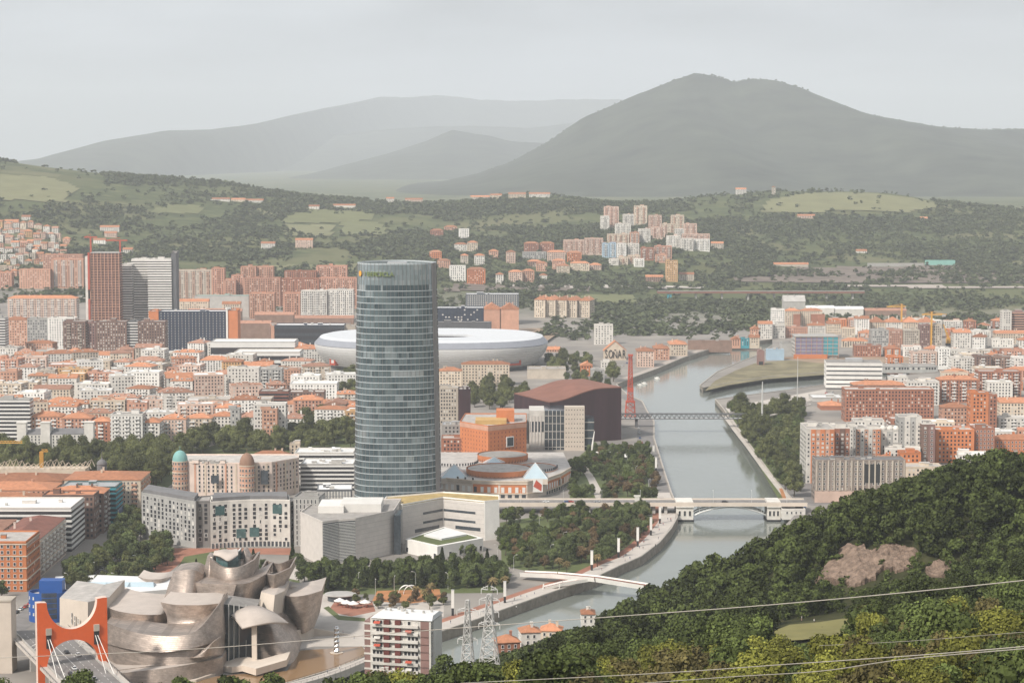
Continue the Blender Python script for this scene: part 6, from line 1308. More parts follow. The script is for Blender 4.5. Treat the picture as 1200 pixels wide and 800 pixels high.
def striped_tower(label, p0, p1, yt, yb, cols, d=None, dep=20):
    d = d or dat(yb); O = (xat((p0 + p1) / 2, d), d, 5); o = thing('apartment_tower', label, 'apartment tower', O); w = xat(p1, d) - xat(p0, d); h = zat(yt, d) - 5; n = len(cols); r = random.Random(int(p0)); OCC.append((O[0], d, w, dep))
    for k, m in enumerate(cols):
        b = MB(); b.box(-w / 2 + w * k / n, -w / 2 + w * (k + 1) / n, -.5 * (k % 2), dep, -2, h); b.build('wall', M[m], o)
        for f in range(int(h / 3.1)): link('window', window_mesh(min(1.6, w / n * .5), 1.5, 'darkpane' if r.random() < .7 else 'blind'), o, (-w / 2 + w * (k + .5) / n, -.5 * (k % 2), .8 + f * 3.1))
    cl = [(w / 2, 2.5 + j * 3.4, .8 + f * 3.1, math.pi / 2, 0) for f in range(int(h / 3.1)) for j in range(int(dep / 3.6))] + [(-w / 2, 2.5 + j * 3.4, .8 + f * 3.1, -math.pi / 2, 0) for f in range(int(h / 3.1)) for j in range(int(dep / 3.6))]
    far_windows(cl, 1.4, 1.5, ('darkpane', 'blind'), r, o)
    flat_roof(o, [(-w / 2, 0), (w / 2, 0), (w / 2, dep), (-w / 2, dep)], h, 'flatroof', 'white', r, 4)
striped_tower('white and orange striped tower nearest the right river bank', 945, 978, 503, 566, ['white', 'orange', 'salmon', 'orange', 'salmon', 'orange'], dep=34)
striped_tower('brown brick tower behind the white and orange striped one', 978.5, 996, 502, 560, ['brick', 'brown', 'brick'], dep=26)
striped_tower('narrow white balconied tower between brown and pink ones', 996.5, 1003, 500, 550, ['white', 'grey'])
striped_tower('pink and white pin-striped tower right of the narrow white one', 1003.5, 1032, 503, 546, ['salmon', 'white', 'salmon', 'white', 'salmon', 'orange'])
def round_tops():
    striped_tower('pale grey tower with rounded white tops', 1032.5, 1053, 505, 544, ['white', 'grey', 'white'])
    t = [o for o in bpy.data.objects if o.get('label') == 'pale grey tower with rounded white tops'][0]; h = zat(505, dat(544)) - 5
    for x in (-4.6, 1.0, 5.5):
        b = MB(); b.loft([[(x + 3 * math.cos(q) * math.cos(a), 4 + 3 * math.cos(q) * math.sin(a), h + .5 + 3.4 * math.sin(q)) for a in [2 * math.pi * k / 16 for k in range(16)]] for q in [0, .4, .8, 1.15, 1.5]], 0); b.build('roof_dome', M['white'], t, smooth=True)
round_tops()
striped_tower('light grey slab tower left of the dark brown one', 1053.5, 1080, 489, 544, ['grey', 'white', 'grey', 'white'], dep=18)
striped_tower('dark brown narrow slab tower above the grey block', 1080.5, 1096, 497, 546, ['brown', 'purplebrick'], dep=18)
B('small orange-roofed house between the grey block and the towers', 1056, 1080, 529, 560, d=1560, dep=14, wall='orange', roof='flat', rmat='tile', st='grid')
B('second orange-roofed house beside the pin-striped tower', 1030, 1052, 532, 560, d=1570, dep=14, wall='orange', roof='hip', st='grid')
def grey_block():
    d = dat(588); o = B('long weathered grey block with vertical fins behind the dark hill', 956, 1062, 537, 588, wall='weathered', roof='flat', st='grid', sp=3.1, ww=1.4, wh=1.7, dep=18, hero=True, clutter=8, fl=8, rmat='slateroof'); w = xat(1062, d) - xat(956, d); h = zat(537, d) - 6
    for k in range(16): x = -w / 2 + 1 + k * (w - 2) / 15; b = MB(); b.box(x - .5, x + .5, -.8, 0, h * .28, h - .4); b.build('pilaster', M['stone'], o)
    b = MB(); b.box(-w / 2 - .3, w / 2 + .3, -2.6, -.02, -2, h * .26); b.build('shop_base', M['pink'], o); b = MB(); b.box(w * .03, w * .24, -.4, .4, h * .46, h * .9); b.build('loggia', M['dark'], o)
M['weathered'] = mat('weathered', (.27, .225, .195), var=.3, scale=.25, stretch=(1, 1, .25))
grey_block()
B('low white block at the right end of the arch bridge', 918, 945, 600, 618, d=1420, dep=20, wall='white', roof='flat', st='grid', hero=True)
B('pale low block right of the long grey one', 1062, 1106, 545, 575, d=1530, dep=18, wall='cream', roof='flat', st='grid')
B('round-cornered low pavilion by the canal roundabout', 952, 988, 466, 480, d=2080, dep=30, wall='concrete', roof='flat', rmat='whiteroof', st='none', name='pavilion', cat='pavilion')
B('red-brown brick sheds left of the long dark brick block', 962, 990, 470, 488, d=2010, dep=26, wall='brick', roof='hip', st='none', name='shed', cat='shed')

# ---- houses on the middle hillside
mid = [('brick-red house high on the middle slope', 505, 520, 268, 278, 'brick'), ('tiled farmhouse right of the brick-red one', 521, 536, 264, 272, 'salmon'), ('white cube house under the tiled farmhouse', 538, 550, 268, 281, 'whitewall'), ('white low house below the white cube', 533, 547.5, 284, 294, 'white'), ('cream block beside the white low house', 548, 560, 282, 295, 'cream'),
       ('orange house upper left of the skyscraper top', 504, 518, 293, 305, 'orange'), ('orange house below and right of it', 513, 528, 303, 314, 'salmon'), ('white and brown flats in the middle slope', 540, 549, 297, 309, 'stone'), ('white flats right of the white and brown ones', 556, 568, 297, 311, 'white'), ('white gridded block at the foot of the slope', 527, 546, 311, 330, 'whitewall'),
       ('orange brick block right of the white gridded one', 547.5, 569, 313, 334, 'orange'), ('pale blue narrow flats right of the orange brick block', 581, 590, 319, 333, 'white'), ('salmon house above the pale blue flats', 573, 584, 292, 303, 'salmon'), ('pink flats in the valley, left of three', 593, 604, 293, 309, 'pink'), ('pink flats in the valley, lowest', 596, 612, 316, 331, 'pink'), ('orange flats in the valley, right of the pink ones', 612, 626, 315, 331, 'salmon'),
       ('brick mansion block with white front, left twin', 614, 631, 283, 297, 'brick'), ('brick mansion block with white front, right twin', 632, 649, 283, 297, 'brick'), ('long grey low block below the brick twins', 612, 640, 295, 304, 'grey'), ('pink terrace below the right brick twin', 641, 662, 293, 307, 'pink'), ('orange-roofed hall in the valley', 664, 681, 294, 307, 'orange'), ('brick-red flats next to the orange-roofed hall', 647, 662, 303, 318, 'salmon'), ('cream house under the brick-red flats', 652, 667, 309, 320, 'cream'), ('pale houses row right of the cream house', 668, 690, 306, 318, 'cream'), ('small pink house at the right of the pale row', 690, 704, 308, 317, 'pink'), ('salmon block in front of the orange flats', 628, 641, 306, 318, 'salmon'), ('brown shed among the valley houses', 618, 634, 304, 313, 'oldbrick'), ('white cottage near the valley road', 632, 641, 320, 328, 'white')]
for l, x0, x1, yt, yb, m in mid: B(l, x0, x1, yt, yb, wall=m, roof='hip' if m not in ('whitewall', 'grey') else 'flat', st='grid', dep=14, sp=3.4, ww=1.5, wh=1.7, name='house', cat='house', clutter=0)
# ---- the hillside estate of pale towers
est = [(707, 724, 242, 268), (703, 713, 253, 270), (742, 757, 241, 264), (729, 741.5, 251, 266), (759, 774, 252, 270), (785, 800, 252, 270), (720, 738, 262, 277), (747, 761, 268, 284), (711, 736, 274, 287), (737, 748, 272, 286), (762, 778, 266, 280), (775, 790, 262, 276), (800, 815, 262, 276), (790, 800, 268, 280), (660, 684, 281, 299), (684.5, 706, 279, 299), (705, 713, 285, 302), (713.5, 721, 284, 303), (722, 733, 285, 304), (735, 748, 285, 303), (750, 765, 290, 306), (766, 786, 288, 304), (780, 796, 276, 291), (797, 811, 279, 294), (812, 830, 280, 295), (798, 830, 274, 285), (735, 749, 299, 310), (713, 724, 303, 312), (742, 754, 303, 313), (767, 780, 298, 308), (724, 735, 301, 311)]
ecol = ['pink', 'white', 'cream', 'white', 'pink', 'cream', 'white', 'white', 'cream', 'salmon', 'pink', 'cream', 'pink', 'white', 'pink', 'pink', 'skyblue', 'skyblue', 'whitewall', 'white', 'brick', 'palebrick', 'white', 'white', 'whitewall', 'pink', 'cream', 'white', 'whitewall', 'salmon', 'cream']
cw_ = {'pink': 'pale pink', 'white': 'off-white', 'cream': 'cream', 'salmon': 'salmon', 'skyblue': 'pale blue', 'whitewall': 'bright white', 'brick': 'dark brick', 'palebrick': 'brick'}
seen = {}
for (x0, x1, yt, yb), m in zip(est, ecol):
    row = 'top' if yb < 271 else 'second' if yb < 282 else 'third' if yb < 296 else 'lowest'; seen.setdefault(row, []).append((x0, x1, yt, yb, m))
for row, L_ in seen.items():
    for i, (x0, x1, yt, yb, m) in enumerate(sorted(L_)): B(f'{cw_[m]} flats in the {row} row of the hillside estate, {ORD[i+1]} from left', x0, x1, yt, yb, wall=m, roof='flat', rmat='tile', st='balc', sp=3, dep=15, clutter=1, bands='salmon' if m in ('pink', 'cream') else 'white')
B('orange and white slim tower alone below the hillside estate', 779, 793, 305, 331, wall='ochre', roof='flat', st='grid', dep=16, name='apartment_tower', cat='apartment tower')
for l, x0, x1, yt, yb, m in [('low ochre ruin left of the slim orange tower', 756, 776, 322, 331, 'oldbrick'), ('white sheds right of the slim orange tower', 795, 812, 319, 329, 'stone'), ('grey house at the right end of the hillside estate', 832, 846, 283, 292, 'stone'), ('small teal kiosk under the motorway viaduct', 781, 786, 345, 350, 'teal'),
                            ('long teal glass roof on the right slope', 1082, 1116, 305, 311, 'mint'), ('pale terrace wall building left of the teal roof', 1015, 1080, 308.5, 313, 'concrete'), ('ochre site building on the right slope', 905, 945, 307.5, 313, 'stone'), ('small white farm on the far right slope', 1001, 1013, 292, 297, 'white'), ('pink farmhouse on the bare hilltop at right', 932, 952, 251, 257, 'pink'), ('tiny white farmhouse by the pasture at right', 1075, 1083, 254, 258, 'white'),
                            ('white hilltop farm row, left', 250, 272, 231.5, 236, 'white'), ('white hilltop farm row, middle', 274, 290, 232, 237, 'cream'), ('white hilltop farm row, right', 291, 311, 233, 237.5, 'white'), ('white house by the meadow road', 364, 376, 240, 246, 'white'), ('long white shed by the meadow road', 392, 418, 239, 244, 'white'), ('white ridge house left of the pink one', 454, 463, 231, 238, 'white'), ('pink ridge house with tiled roof', 476, 496, 232, 237.5, 'pink'), ('pink farmhouse in the middle of the meadow', 348, 368, 279, 291, 'pink'), ('small white farmhouse left of the meadow', 308, 324, 283, 292, 'white'), ('cream house on the middle ridge', 575, 588, 227, 233, 'cream'), ('long cream block on the middle ridge', 596, 616, 225.5, 232, 'cream'), ('white house at the end of the middle ridge', 620, 644, 225.5, 231.5, 'white'), ('white row below the middle ridge', 552, 574, 229, 234, 'stone'),
                            ('white house above the unfinished tower', 121, 143, 264, 272, 'white'), ('white low villa over the unfinished tower', 113, 127, 279, 286, 'whitewall'), ('pink villa left of the wooded slope', 126, 140, 271, 278, 'pink'), ('white villa right of the tower cranes', 147, 158, 290, 297, 'white'), ('white cottage highest on the left slope', 30, 40, 252, 258, 'white'), ('pale long house above the village road', 10, 26, 257, 263, 'stone'), ('small stone tower on the bare hilltop at right', 902, 906, 218, 228, 'stone'), ('white house cluster far under the big mountain', 860, 872, 220, 228, 'white')]:
    B(l, x0, x1, yt, yb, wall=m, roof='gable' if m not in ('mint', 'concrete', 'teal') else 'flat', rmat='mint' if m == 'mint' else None, st='grid' if x1 - x0 < 25 else 'none', dep=12, sp=3.6, name='house', cat='house', clutter=0)

# ---- old town fill: row behind row of street blocks
r = random.Random(21); rows = list(range(1835, 2480, 58)); WALL = [('cream', 'cream', 5), ('white', 'white', 9), ('pink', 'pink', 4), ('salmon', 'salmon', 2), ('ochre', 'ochre', 1), ('stone', 'stone-grey', 3), ('palebrick', 'brick', 2), ('whitewall', 'bright white', 6), ('grey', 'grey', 1)]
wl = [w for w in WALL for _ in range(w[2])]; nb = 0
for ri, d in enumerate(rows):
    x = xat(-12, d); xe = xat(412 if d < 2150 else 362, d); k = 0
    while x < xe:
        w = r.uniform(17, 34); dep = r.uniform(15, 24); cx = x + w / 2; dd = d + r.uniform(-7, 7)
        if not occupied(cx, dd, w, dep, .6):
            m, cwd, _ = r.choice(wl); roof = r.choice(('hip', 'hip', 'hip', 'flat', 'flat', 'flat', 'gable')); k += 1; nb += 1
            h = r.uniform(16, 27); fl = max(4, round(h / 3.3)); rm = r.choice(('tile', 'tile', 'oldtile')) if roof != 'flat' else r.choice(('flatroof', 'whiteroof', 'whiteroof', 'tile'))
            rd = {'tile': 'orange tiled roof' if roof != 'flat' else 'flat orange roof', 'oldtile': 'brown tiled roof', 'flatroof': 'grey flat roof', 'whiteroof': 'white flat roof'}[rm]
            rt = R(r.choice((-13, -6, 0, 5, 12)) + r.uniform(-3, 3)); raise_building('apartment_block', f'{cwd} {NUM[fl]}-storey block, {rd}, {ORD[min(k, 29)]} from left in old town row {NUM[ri+1]}', 'apartment block', cx, dd, 5, rect(w, dep, rt), h, wall=m, roof=roof, rmat=rm, st='balc' if r.random() < .4 else 'grid', fl=fl, group='old town street blocks', clutter=r.randint(2, 7), rise=r.uniform(2.6, 4.6))
            OCC.append((cx, dd, w, dep))
        x += w + (r.uniform(.5, 2) if r.random() < .72 else r.uniform(7, 12))
# ---- left hillside village
vr = random.Random(5); n = 0; vill = []
for row, yb in enumerate((268, 274, 280, 286, 292, 298, 304, 310, 317, 325)):
    px = vr.uniform(-4, 2); k = 0; lim = (52, 66, 74, 80, 80, 78, 72, 54, 26, 24)[row]
    while px < lim:
        w = vr.uniform(5, 9); d = base_d(px + w / 2, yb) + vr.uniform(-15, 15); m, cwd, _ = vr.choice(wl[:22]); k += 1; hgt = vr.uniform(7, 15)
        x0, x1 = xat(px, d), xat(px + w, d)
        if not occupied((x0 + x1) / 2, d, x1 - x0, 11, .3):
            raise_building('house', f'{cwd} house, {ORD[min(k, 29)]} from left in hillside village row {NUM[row+1]} from the top', 'house', (x0 + x1) / 2, d, ter((x0 + x1) / 2, d + 5), rect(x1 - x0, 11, R(vr.uniform(-9, 9))), hgt, wall=m, roof=vr.choice(('hip', 'gable', 'flat')), rmat=vr.choice(('tile', 'oldtile', 'tile')), st='grid', sp=3.2, ww=1.4, wh=1.6, group='houses of the hillside village', clutter=0)
            OCC.append(((x0 + x1) / 2, d, x1 - x0, 11))
        px += w + vr.uniform(.3, 2.6)
# ---- low buildings of the right bank quarter
qr = random.Random(31)
for ri, (d, p0, p1) in enumerate([(1640, 1006, 1215), (1730, 1000, 1215), (1830, 1000, 1215), (2080, 1050, 1215), (2180, 1040, 1215), (2280, 1110, 1215), (2420, 1040, 1215), (2540, 1000, 1215), (2660, 985, 1215), (2800, 985, 1215), (2950, 970, 1215)]):
    x = xat(p0, d); k = 0
    while x < xat(p1, d):
        w = qr.uniform(16, 32); dep = qr.uniform(14, 20); cx = x + w / 2
        if not occupied(cx, d, w, dep, .6):
            m, cwd, _ = qr.choice(wl + [('brick', 'dark brick', 1)] * 9 + [('orange', 'orange brick', 1)] * 5); k += 1; h = qr.uniform(9, 20) if d < 2500 else qr.uniform(7, 14); roof = qr.choice(('hip', 'flat', 'flat')); fl = max(2, round(h / 3.2)); rm = 'tile' if roof == 'hip' else qr.choice(('flatroof', 'whiteroof', 'tile'))
            raise_building('apartment_block', f'{cwd} {NUM[fl]}-storey block, {ORD[k]} from left in row {NUM[ri+1]} of the right bank quarter', 'apartment block', cx, d, ter(cx, d), rect(w, dep, R(qr.uniform(-12, 4))), h, wall=m, roof=roof, rmat=rm, st=qr.choice(('grid', 'balc')), group='right bank quarter', clutter=2, fl=fl)
            OCC.append((cx, d, w, dep))
        x += w + qr.uniform(1, 9)
# ---- small red-roofed houses on the near slope
for l, p0, p1, yt, d, w_, rt in [('red-tiled house half hidden by trees above the near bank', 611, 634, 732, 1000, 'white', 8), ('long red-tiled house right of the half-hidden one', 633, 658, 730, 1035, 'cream', -6), ('small red-tiled shed left of the hidden houses', 583, 610, 743, 985, 'brick', 12), ('red-tiled cottage at the foot of the white apartment tower', 435, 462, 786, 815, 'white', 10), ('small white house with green terrace by the river', 682, 698, 713, 1090, 'white', 0)]:
    x0, x1 = xat(p0, d), xat(p1, d); z0 = ter((x0 + x1) / 2, d); zt_ = zat(yt, d + 4); raise_building('house', l, 'house', (x0 + x1) / 2, d, min(z0, zt_ - 5), rect(x1 - x0, 10, R(rt)), max(5.5, zt_ - z0), wall=w_, roof='hip', st='grid', hero=True, rmat='tile', clutter=2)
# ================================================================== trees
def leaf_mat(name, rgb, tone=.6):
    m = mat(name, rgb, rough=.75, var=.22, scale=.05, tone=tone, spec=.15, objvar=.32); return m
M['leafdark'] = leaf_mat('leaf_dark', (.044, .055, .0155)); M['leafmid'] = leaf_mat('leaf_mid', (.074, .094, .025)); M['leafyellow'] = leaf_mat('leaf_yellow', (.175, .175, .033)); M['leafolive'] = leaf_mat('leaf_olive', (.12, .10, .036))
M['leafpark'] = leaf_mat('leaf_park', (.11, .118, .042)); M['leafriver'] = leaf_mat('leaf_river', (.09, .11, .04)); M['leafbrown'] = leaf_mat('leaf_brown', (.12, .082, .042)); M['leafpalm'] = leaf_mat('leaf_palm', (.20, .15, .065)); M['leaffar'] = leaf_mat('leaf_far', (.08, .094, .045), tone=.35)

def crown_arrays(seed, H, Rr, lobes, leaves, leaf, base=.28, flat=1.0):
    """a crown: leaf-sized faces spread over many uneven lobes, with gaps between them"""
    s = np.random.RandomState(seed); c = []; rad = []
    for i in range(lobes):
        t = s.uniform(0, 1); z = H * (base + (1 - base) * (.12 + .80 * t)); w = Rr * (1.0 - .75 * abs(t - .38) ** 1.3 * 1.55) * s.uniform(.35, .80); a = s.uniform(0, 2 * math.pi)
        c.append((w * math.cos(a), w * math.sin(a), z)); rad.append(Rr * s.uniform(.26, .46))
    c = np.array(c); rad = np.array(rad); lt = s.uniform(.25, .75, lobes)
    which = s.choice(lobes, leaves, p=rad ** 2 / (rad ** 2).sum())
    n = s.normal(0, 1, (leaves, 3)); n[:, 2] = n[:, 2] * .85 + .30; n /= np.linalg.norm(n, axis=1)[:, None]
    p = c[which] + n * rad[which][:, None] * s.uniform(.70, 1.08, leaves)[:, None] * np.array([1, 1, flat])
    nn = n + s.normal(0, .55, (leaves, 3)); nn /= np.linalg.norm(nn, axis=1)[:, None]
    u = np.cross(nn, s.normal(0, 1, (leaves, 3))); u /= np.linalg.norm(u, axis=1)[:, None]; v = np.cross(nn, u)
    sz = leaf * s.uniform(.55, 1.3, leaves)[:, None]
    V = np.stack([p - u * sz * .5, p + v * sz * .42, p + u * sz * .5, p - v * sz * .42], 1).reshape(-1, 3)
    Fc = np.arange(leaves * 4).reshape(-1, 4); tone = np.clip(lt[which] + s.uniform(-.25, .25, leaves), 0, 1)
    # a rough inner body of darker tone so that the crown is closed towards its middle
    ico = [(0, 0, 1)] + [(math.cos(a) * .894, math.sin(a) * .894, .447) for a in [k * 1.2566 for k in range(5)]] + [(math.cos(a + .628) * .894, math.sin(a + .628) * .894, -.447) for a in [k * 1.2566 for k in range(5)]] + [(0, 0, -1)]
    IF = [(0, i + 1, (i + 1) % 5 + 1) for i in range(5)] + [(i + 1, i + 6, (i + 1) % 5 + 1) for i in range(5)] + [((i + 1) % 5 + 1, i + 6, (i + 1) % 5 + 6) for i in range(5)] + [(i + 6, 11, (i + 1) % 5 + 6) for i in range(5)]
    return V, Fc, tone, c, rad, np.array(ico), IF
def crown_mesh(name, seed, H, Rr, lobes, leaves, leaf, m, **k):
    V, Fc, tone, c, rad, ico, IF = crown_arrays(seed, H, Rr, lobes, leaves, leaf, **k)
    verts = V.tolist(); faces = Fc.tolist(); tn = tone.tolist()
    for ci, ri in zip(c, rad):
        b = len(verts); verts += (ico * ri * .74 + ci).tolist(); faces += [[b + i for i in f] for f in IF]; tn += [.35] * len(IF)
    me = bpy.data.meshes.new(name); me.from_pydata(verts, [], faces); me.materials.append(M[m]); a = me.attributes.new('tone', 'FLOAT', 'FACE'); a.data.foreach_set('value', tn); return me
def trunk_mesh(seed, H, r0):
    s = random.Random(seed); b = MB(); top = Vector((s.uniform(-.4, .4), s.uniform(-.4, .4), H * .62)); b.tube([(0, 0, -1.5), (0, 0, .3), (top.x * .5, top.y * .5, H * .33), top], [r0 * 1.5, r0, r0 * .75, r0 * .35], 7)
    for k in range(5):
        a = k * 1.256 + s.uniform(-.4, .4); z = H * s.uniform(.26, .45); L_ = H * s.uniform(.2, .32); b.tube([(top.x * .5, top.y * .5, z), (L_ * .5 * math.cos(a), L_ * .5 * math.sin(a), z + L_ * .45), (L_ * .95 * math.cos(a), L_ * .95 * math.sin(a), z + L_)], [r0 * .5, r0 * .35, r0 * .15], 5)
    return b.mesh('trunk', M['bark'], smooth=True)
SPEC = {}
def species(key, n, H, Rr, lobes, leaves, leaf, m, r0=.3, **k):
    SPEC[key] = [(crown_mesh('crown', hash(key) % 97 + i * 7, H * (1 + .12 * (i % 3 - 1)), Rr * (1 + .1 * ((i * 2) % 3 - 1)), lobes, leaves, leaf, m, **k), trunk_mesh(i, H, r0), H * (1 + .12 * (i % 3 - 1))) for i in range(n)]
hash = lambda q: sum(ord(ch) * (i + 3) for i, ch in enumerate(q))
species('dark', 5, 13, 5.6, 26, 5200, .58, 'leafdark', base=.12); species('mid', 4, 11.5, 5.2, 24, 4800, .56, 'leafmid', base=.12); species('olive', 3, 9.5, 4.6, 20, 4000, .52, 'leafolive', base=.08); species('yellow', 4, 9, 4.2, 28, 7000, .42, 'leafyellow', base=.06)
species('park', 4, 17, 7.8, 28, 3200, .95, 'leafpark', r0=.45, base=.25); species('river', 5, 10, 4.6, 20, 2200, .72, 'leafriver', base=.2); species('street', 3, 9, 3.9, 16, 1500, .75, 'leafpark', base=.28); species('light', 3, 10, 4.4, 18, 2000, .74, 'leafmid', base=.2); species('brown', 2, 8.5, 3.8, 16, 1400, .7, 'leafbrown', base=.25)
def cone_species():
    out = []
    for i in range(2):
        s = np.random.RandomState(i + 50); n = 1500; t = s.uniform(0, 1, n) ** .8; a = s.uniform(0, 6.283, n); rr = (1 - t) * 2.6 * s.uniform(.6, 1.1, n) + .15; p = np.stack([rr * np.cos(a), rr * np.sin(a), .8 + t * 12], 1); u = s.normal(0, 1, (n, 3)); u /= np.linalg.norm(u, axis=1)[:, None]; v = np.cross(u, s.normal(0, 1, (n, 3))); v /= np.linalg.norm(v, axis=1)[:, None]
        V = np.stack([p - u * .45, p + v * .35, p + u * .45, p - v * .35], 1).reshape(-1, 3); me = np_mesh('crown', V, np.arange(n * 4).reshape(-1, 4), M['leafdark'], tone=s.uniform(.1, .7, n)); out.append((me, trunk_mesh(i, 11, .22), 13))
    SPEC['conifer'] = out
cone_species()
def palm_species():
    b = MB(); s = random.Random(4)
    for k in range(34):
        a = k * 2.399; el = s.uniform(-.5, 1.1); L_ = s.uniform(2.6, 3.6); pts = []
        for j in range(6): q = j / 5; pts.append(Vector((math.cos(a) * math.cos(el) * L_ * q, math.sin(a) * math.cos(el) * L_ * q, 7 + math.sin(el) * L_ * q - 1.9 * q * q)))
        sd_ = Vector((-math.sin(a), math.cos(a), 0)); w = [.12, .55, .62, .5, .32, .05]
        for j in range(5): b.add([pts[j] - sd_ * w[j], pts[j + 1] - sd_ * w[j + 1], pts[j + 1] + Vector((0, 0, .18)), pts[j] + Vector((0, 0, .18))], [(0, 1, 2, 3)], 0, s.uniform(.2, .8)); b.add([pts[j] + Vector((0, 0, .18)), pts[j + 1] + Vector((0, 0, .18)), pts[j + 1] + sd_ * w[j + 1], pts[j] + sd_ * w[j]], [(0, 1, 2, 3)], 0, s.uniform(.2, .8))
    t = MB(); t.tube([(0, 0, -.5), (.1, 0, 3), (0, 0, 7.1)], [.34, .26, .3], 8); SPEC['palm'] = [(b.mesh('crown', M['leafpalm']), t.mesh('trunk', M['bark'], smooth=True), 9)]
palm_species()
tr = random.Random(77)
def tree(sp, name, x, y, z, s, label, group, cat='tree'):
    cr, tk, H_ = tr.choice(SPEC[sp]); o = thing(name, label, cat, (x, y, z), tr.uniform(0, 6.28), group); o.scale = (s * tr.uniform(.92, 1.1), s * tr.uniform(.92, 1.1), s)
    link('crown', cr, o); link('trunk', tk, o); return o

# ---- the near hillside
SIL = [(380, 800), (470, 796), (520, 790), (565, 772), (600, 762), (640, 748), (680, 729), (740, 699), (790, 668), (840, 641), (880, 624), (930, 611), (960, 594), (1000, 577), (1050, 563), (1100, 546), (1140, 529), (1200, 525), (1320, 520)]
def sil(px): return float(np.interp(px, [a for a, _ in SIL], [b for _, b in SIL]))
CLEAR = [(900, 1008, 0, 752, 690), (978, 1030, 0, 686, 782), (890, 906, 0, 680, 780), (1046, 1064, 0, 678, 788), (1096, 1110, 0, 682, 774), (583, 668, 0, 737, 985), (424, 508, 0, 789, 850), (640, 700, 0, 735, 1030), (-20, 420, 0, 789, 900), (530, 600, 0, 778, 760), (612, 640, 0, 786, 800)]
def bearing(x, y, z):
    dz = z - CZ; f = y * cT - dz * sT; return 600 + F * x / f, 400 - F * (dz * cT + y * sT) / f
ROCKS = [(1004, 797, 40, 16), (898, 790, 15, 12), (1056, 797, 20, 10), (1104, 782, 14, 8)]
cand = []; hr = random.Random(12); y = 250.0
while y < 985:
    st = 6.8 if y < 520 else 8.4; x = -230.0
    while x < 300:
        xx, yy = x + hr.uniform(-.45, .45) * st, y + hr.uniform(-.45, .45) * st; x += st; zz = ter(xx, yy); px, py = bearing(xx, yy, zz)
        if not (-30 < px < 1270) or zz < 6.5: continue
        if bearing(xx, yy, zz + 16)[1] > 812: continue
        if px < 420 and not 440 < yy < 520: continue
        if 655 < yy < 742 and 894 < px < 1012: continue                # the lawn
        if any(((px - a) / c) ** 2 + ((yy - b) / e) ** 2 < 1 for a, b, c, e in ROCKS): continue
        if inside(xx, yy, river): continue
        if any(abs(xx - a) < c / 2 + 5 and b - 6 < yy < b + e + 5 for a, b, c, e in OCC): continue
        if abs(px - 559) < 34 and 735 < yy < 800: continue
        if 424 < px < 524 and 840 < yy < 875: continue
        cand.append((xx, yy, zz, px))
    y += st
placed = []
for xx, yy, zz, px in cand:
    n1 = wob(np.array([xx]), np.array([yy]), 60)[0]; q = hr.random()
    if px < 420 and hr.random() < .72: continue
    if yy < 560: sp = 'yellow' if q < .56 + .5 * n1 else 'mid' if q < .80 else 'olive'
    elif yy < 700: sp = 'olive' if q < .28 + .3 * n1 else 'mid' if q < .62 else 'dark' if q < .9 else 'yellow'
    else: sp = 'dark' if q < .58 else 'mid' if q < .90 else 'olive'
    if 930 < px < 1180 and 690 < yy < 790 and q < .3: sp = 'olive'
    s = hr.uniform(.62, 1.3) * (1.1 if yy > 780 else 1); H_ = {'dark': 13, 'mid': 11.5, 'olive': 9.5, 'yellow': 9}[sp]
    lim = sil(px) if yy > 700 else 0
    for a, b, y0, y1, dm in CLEAR:
        if a - 8 < px < b + 8 and yy < dm: lim = max(lim, y1)
    while s > .18 and bearing(xx, yy, zz + H_ * s)[1] < lim: s *= .93
    if s <= .24: continue
    top = bearing(xx, yy, zz + H_ * s)
    if top[1] > 812: continue
    placed.append((H_ * s / yy, xx, yy, zz - .3, s, sp))
placed.sort(reverse=True)
KIND = {'dark': ('dark green broadleaf tree in the dense wood on the near hillside', 'dark trees of the hillside wood'), 'mid': ('mid green leafy tree in the dense wood on the near hillside', 'mid green trees of the hillside wood'), 'olive': ('olive brown shrubby tree on the near hillside below the rock', 'olive trees of the hillside'), 'yellow': ('bright yellow-green tree at the foot of the picture on the near slope', 'yellow-green trees of the near slope')}
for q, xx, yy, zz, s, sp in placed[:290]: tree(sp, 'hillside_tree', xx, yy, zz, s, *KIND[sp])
def mass(name, items, m, leaves, leaf, seed, Rf=.44):
    """ground cover and far wood read as one mass: one object of many small leaf clumps"""
    s = np.random.RandomState(seed); tm = []
    for i in range(5): V, Fc, tone, *_ = crown_arrays(seed + i, 1.0, Rf, 9, leaves, leaf, base=.0); tm.append((V, tone))
    A = []; T = []
    for x, y, z, h, w in items:
        V, tone = tm[s.randint(5)]; a = s.uniform(0, 6.28); c, sn = math.cos(a), math.sin(a); k = h * w
        A.append(np.stack([x + (V[:, 0] * c - V[:, 1] * sn) * k, y + (V[:, 0] * sn + V[:, 1] * c) * k, z + V[:, 2] * h], 1)); T.append(np.clip(tone + s.uniform(-.4, .4), 0, 1))
    V = np.concatenate(A); return tag(link(name, np_mesh(name, V, np.arange(len(V)).reshape(-1, 4), M[m], tone=np.concatenate(T))), kind='stuff')
HH = {'dark': 13, 'mid': 11.5, 'olive': 9.5, 'yellow': 9}
rest = placed[290:]
if rest:
    mass('woodland', [(x, y, z, HH[sp] * s, 1.0) for q, x, y, z, s, sp in rest if sp == 'dark'], 'leafdark', 1000, .085, 1)
    mass('woodland', [(x, y, z, HH[sp] * s, 1.0) for q, x, y, z, s, sp in rest if sp != 'dark'], 'leafmid', 1000, .085, 5)
ug = []
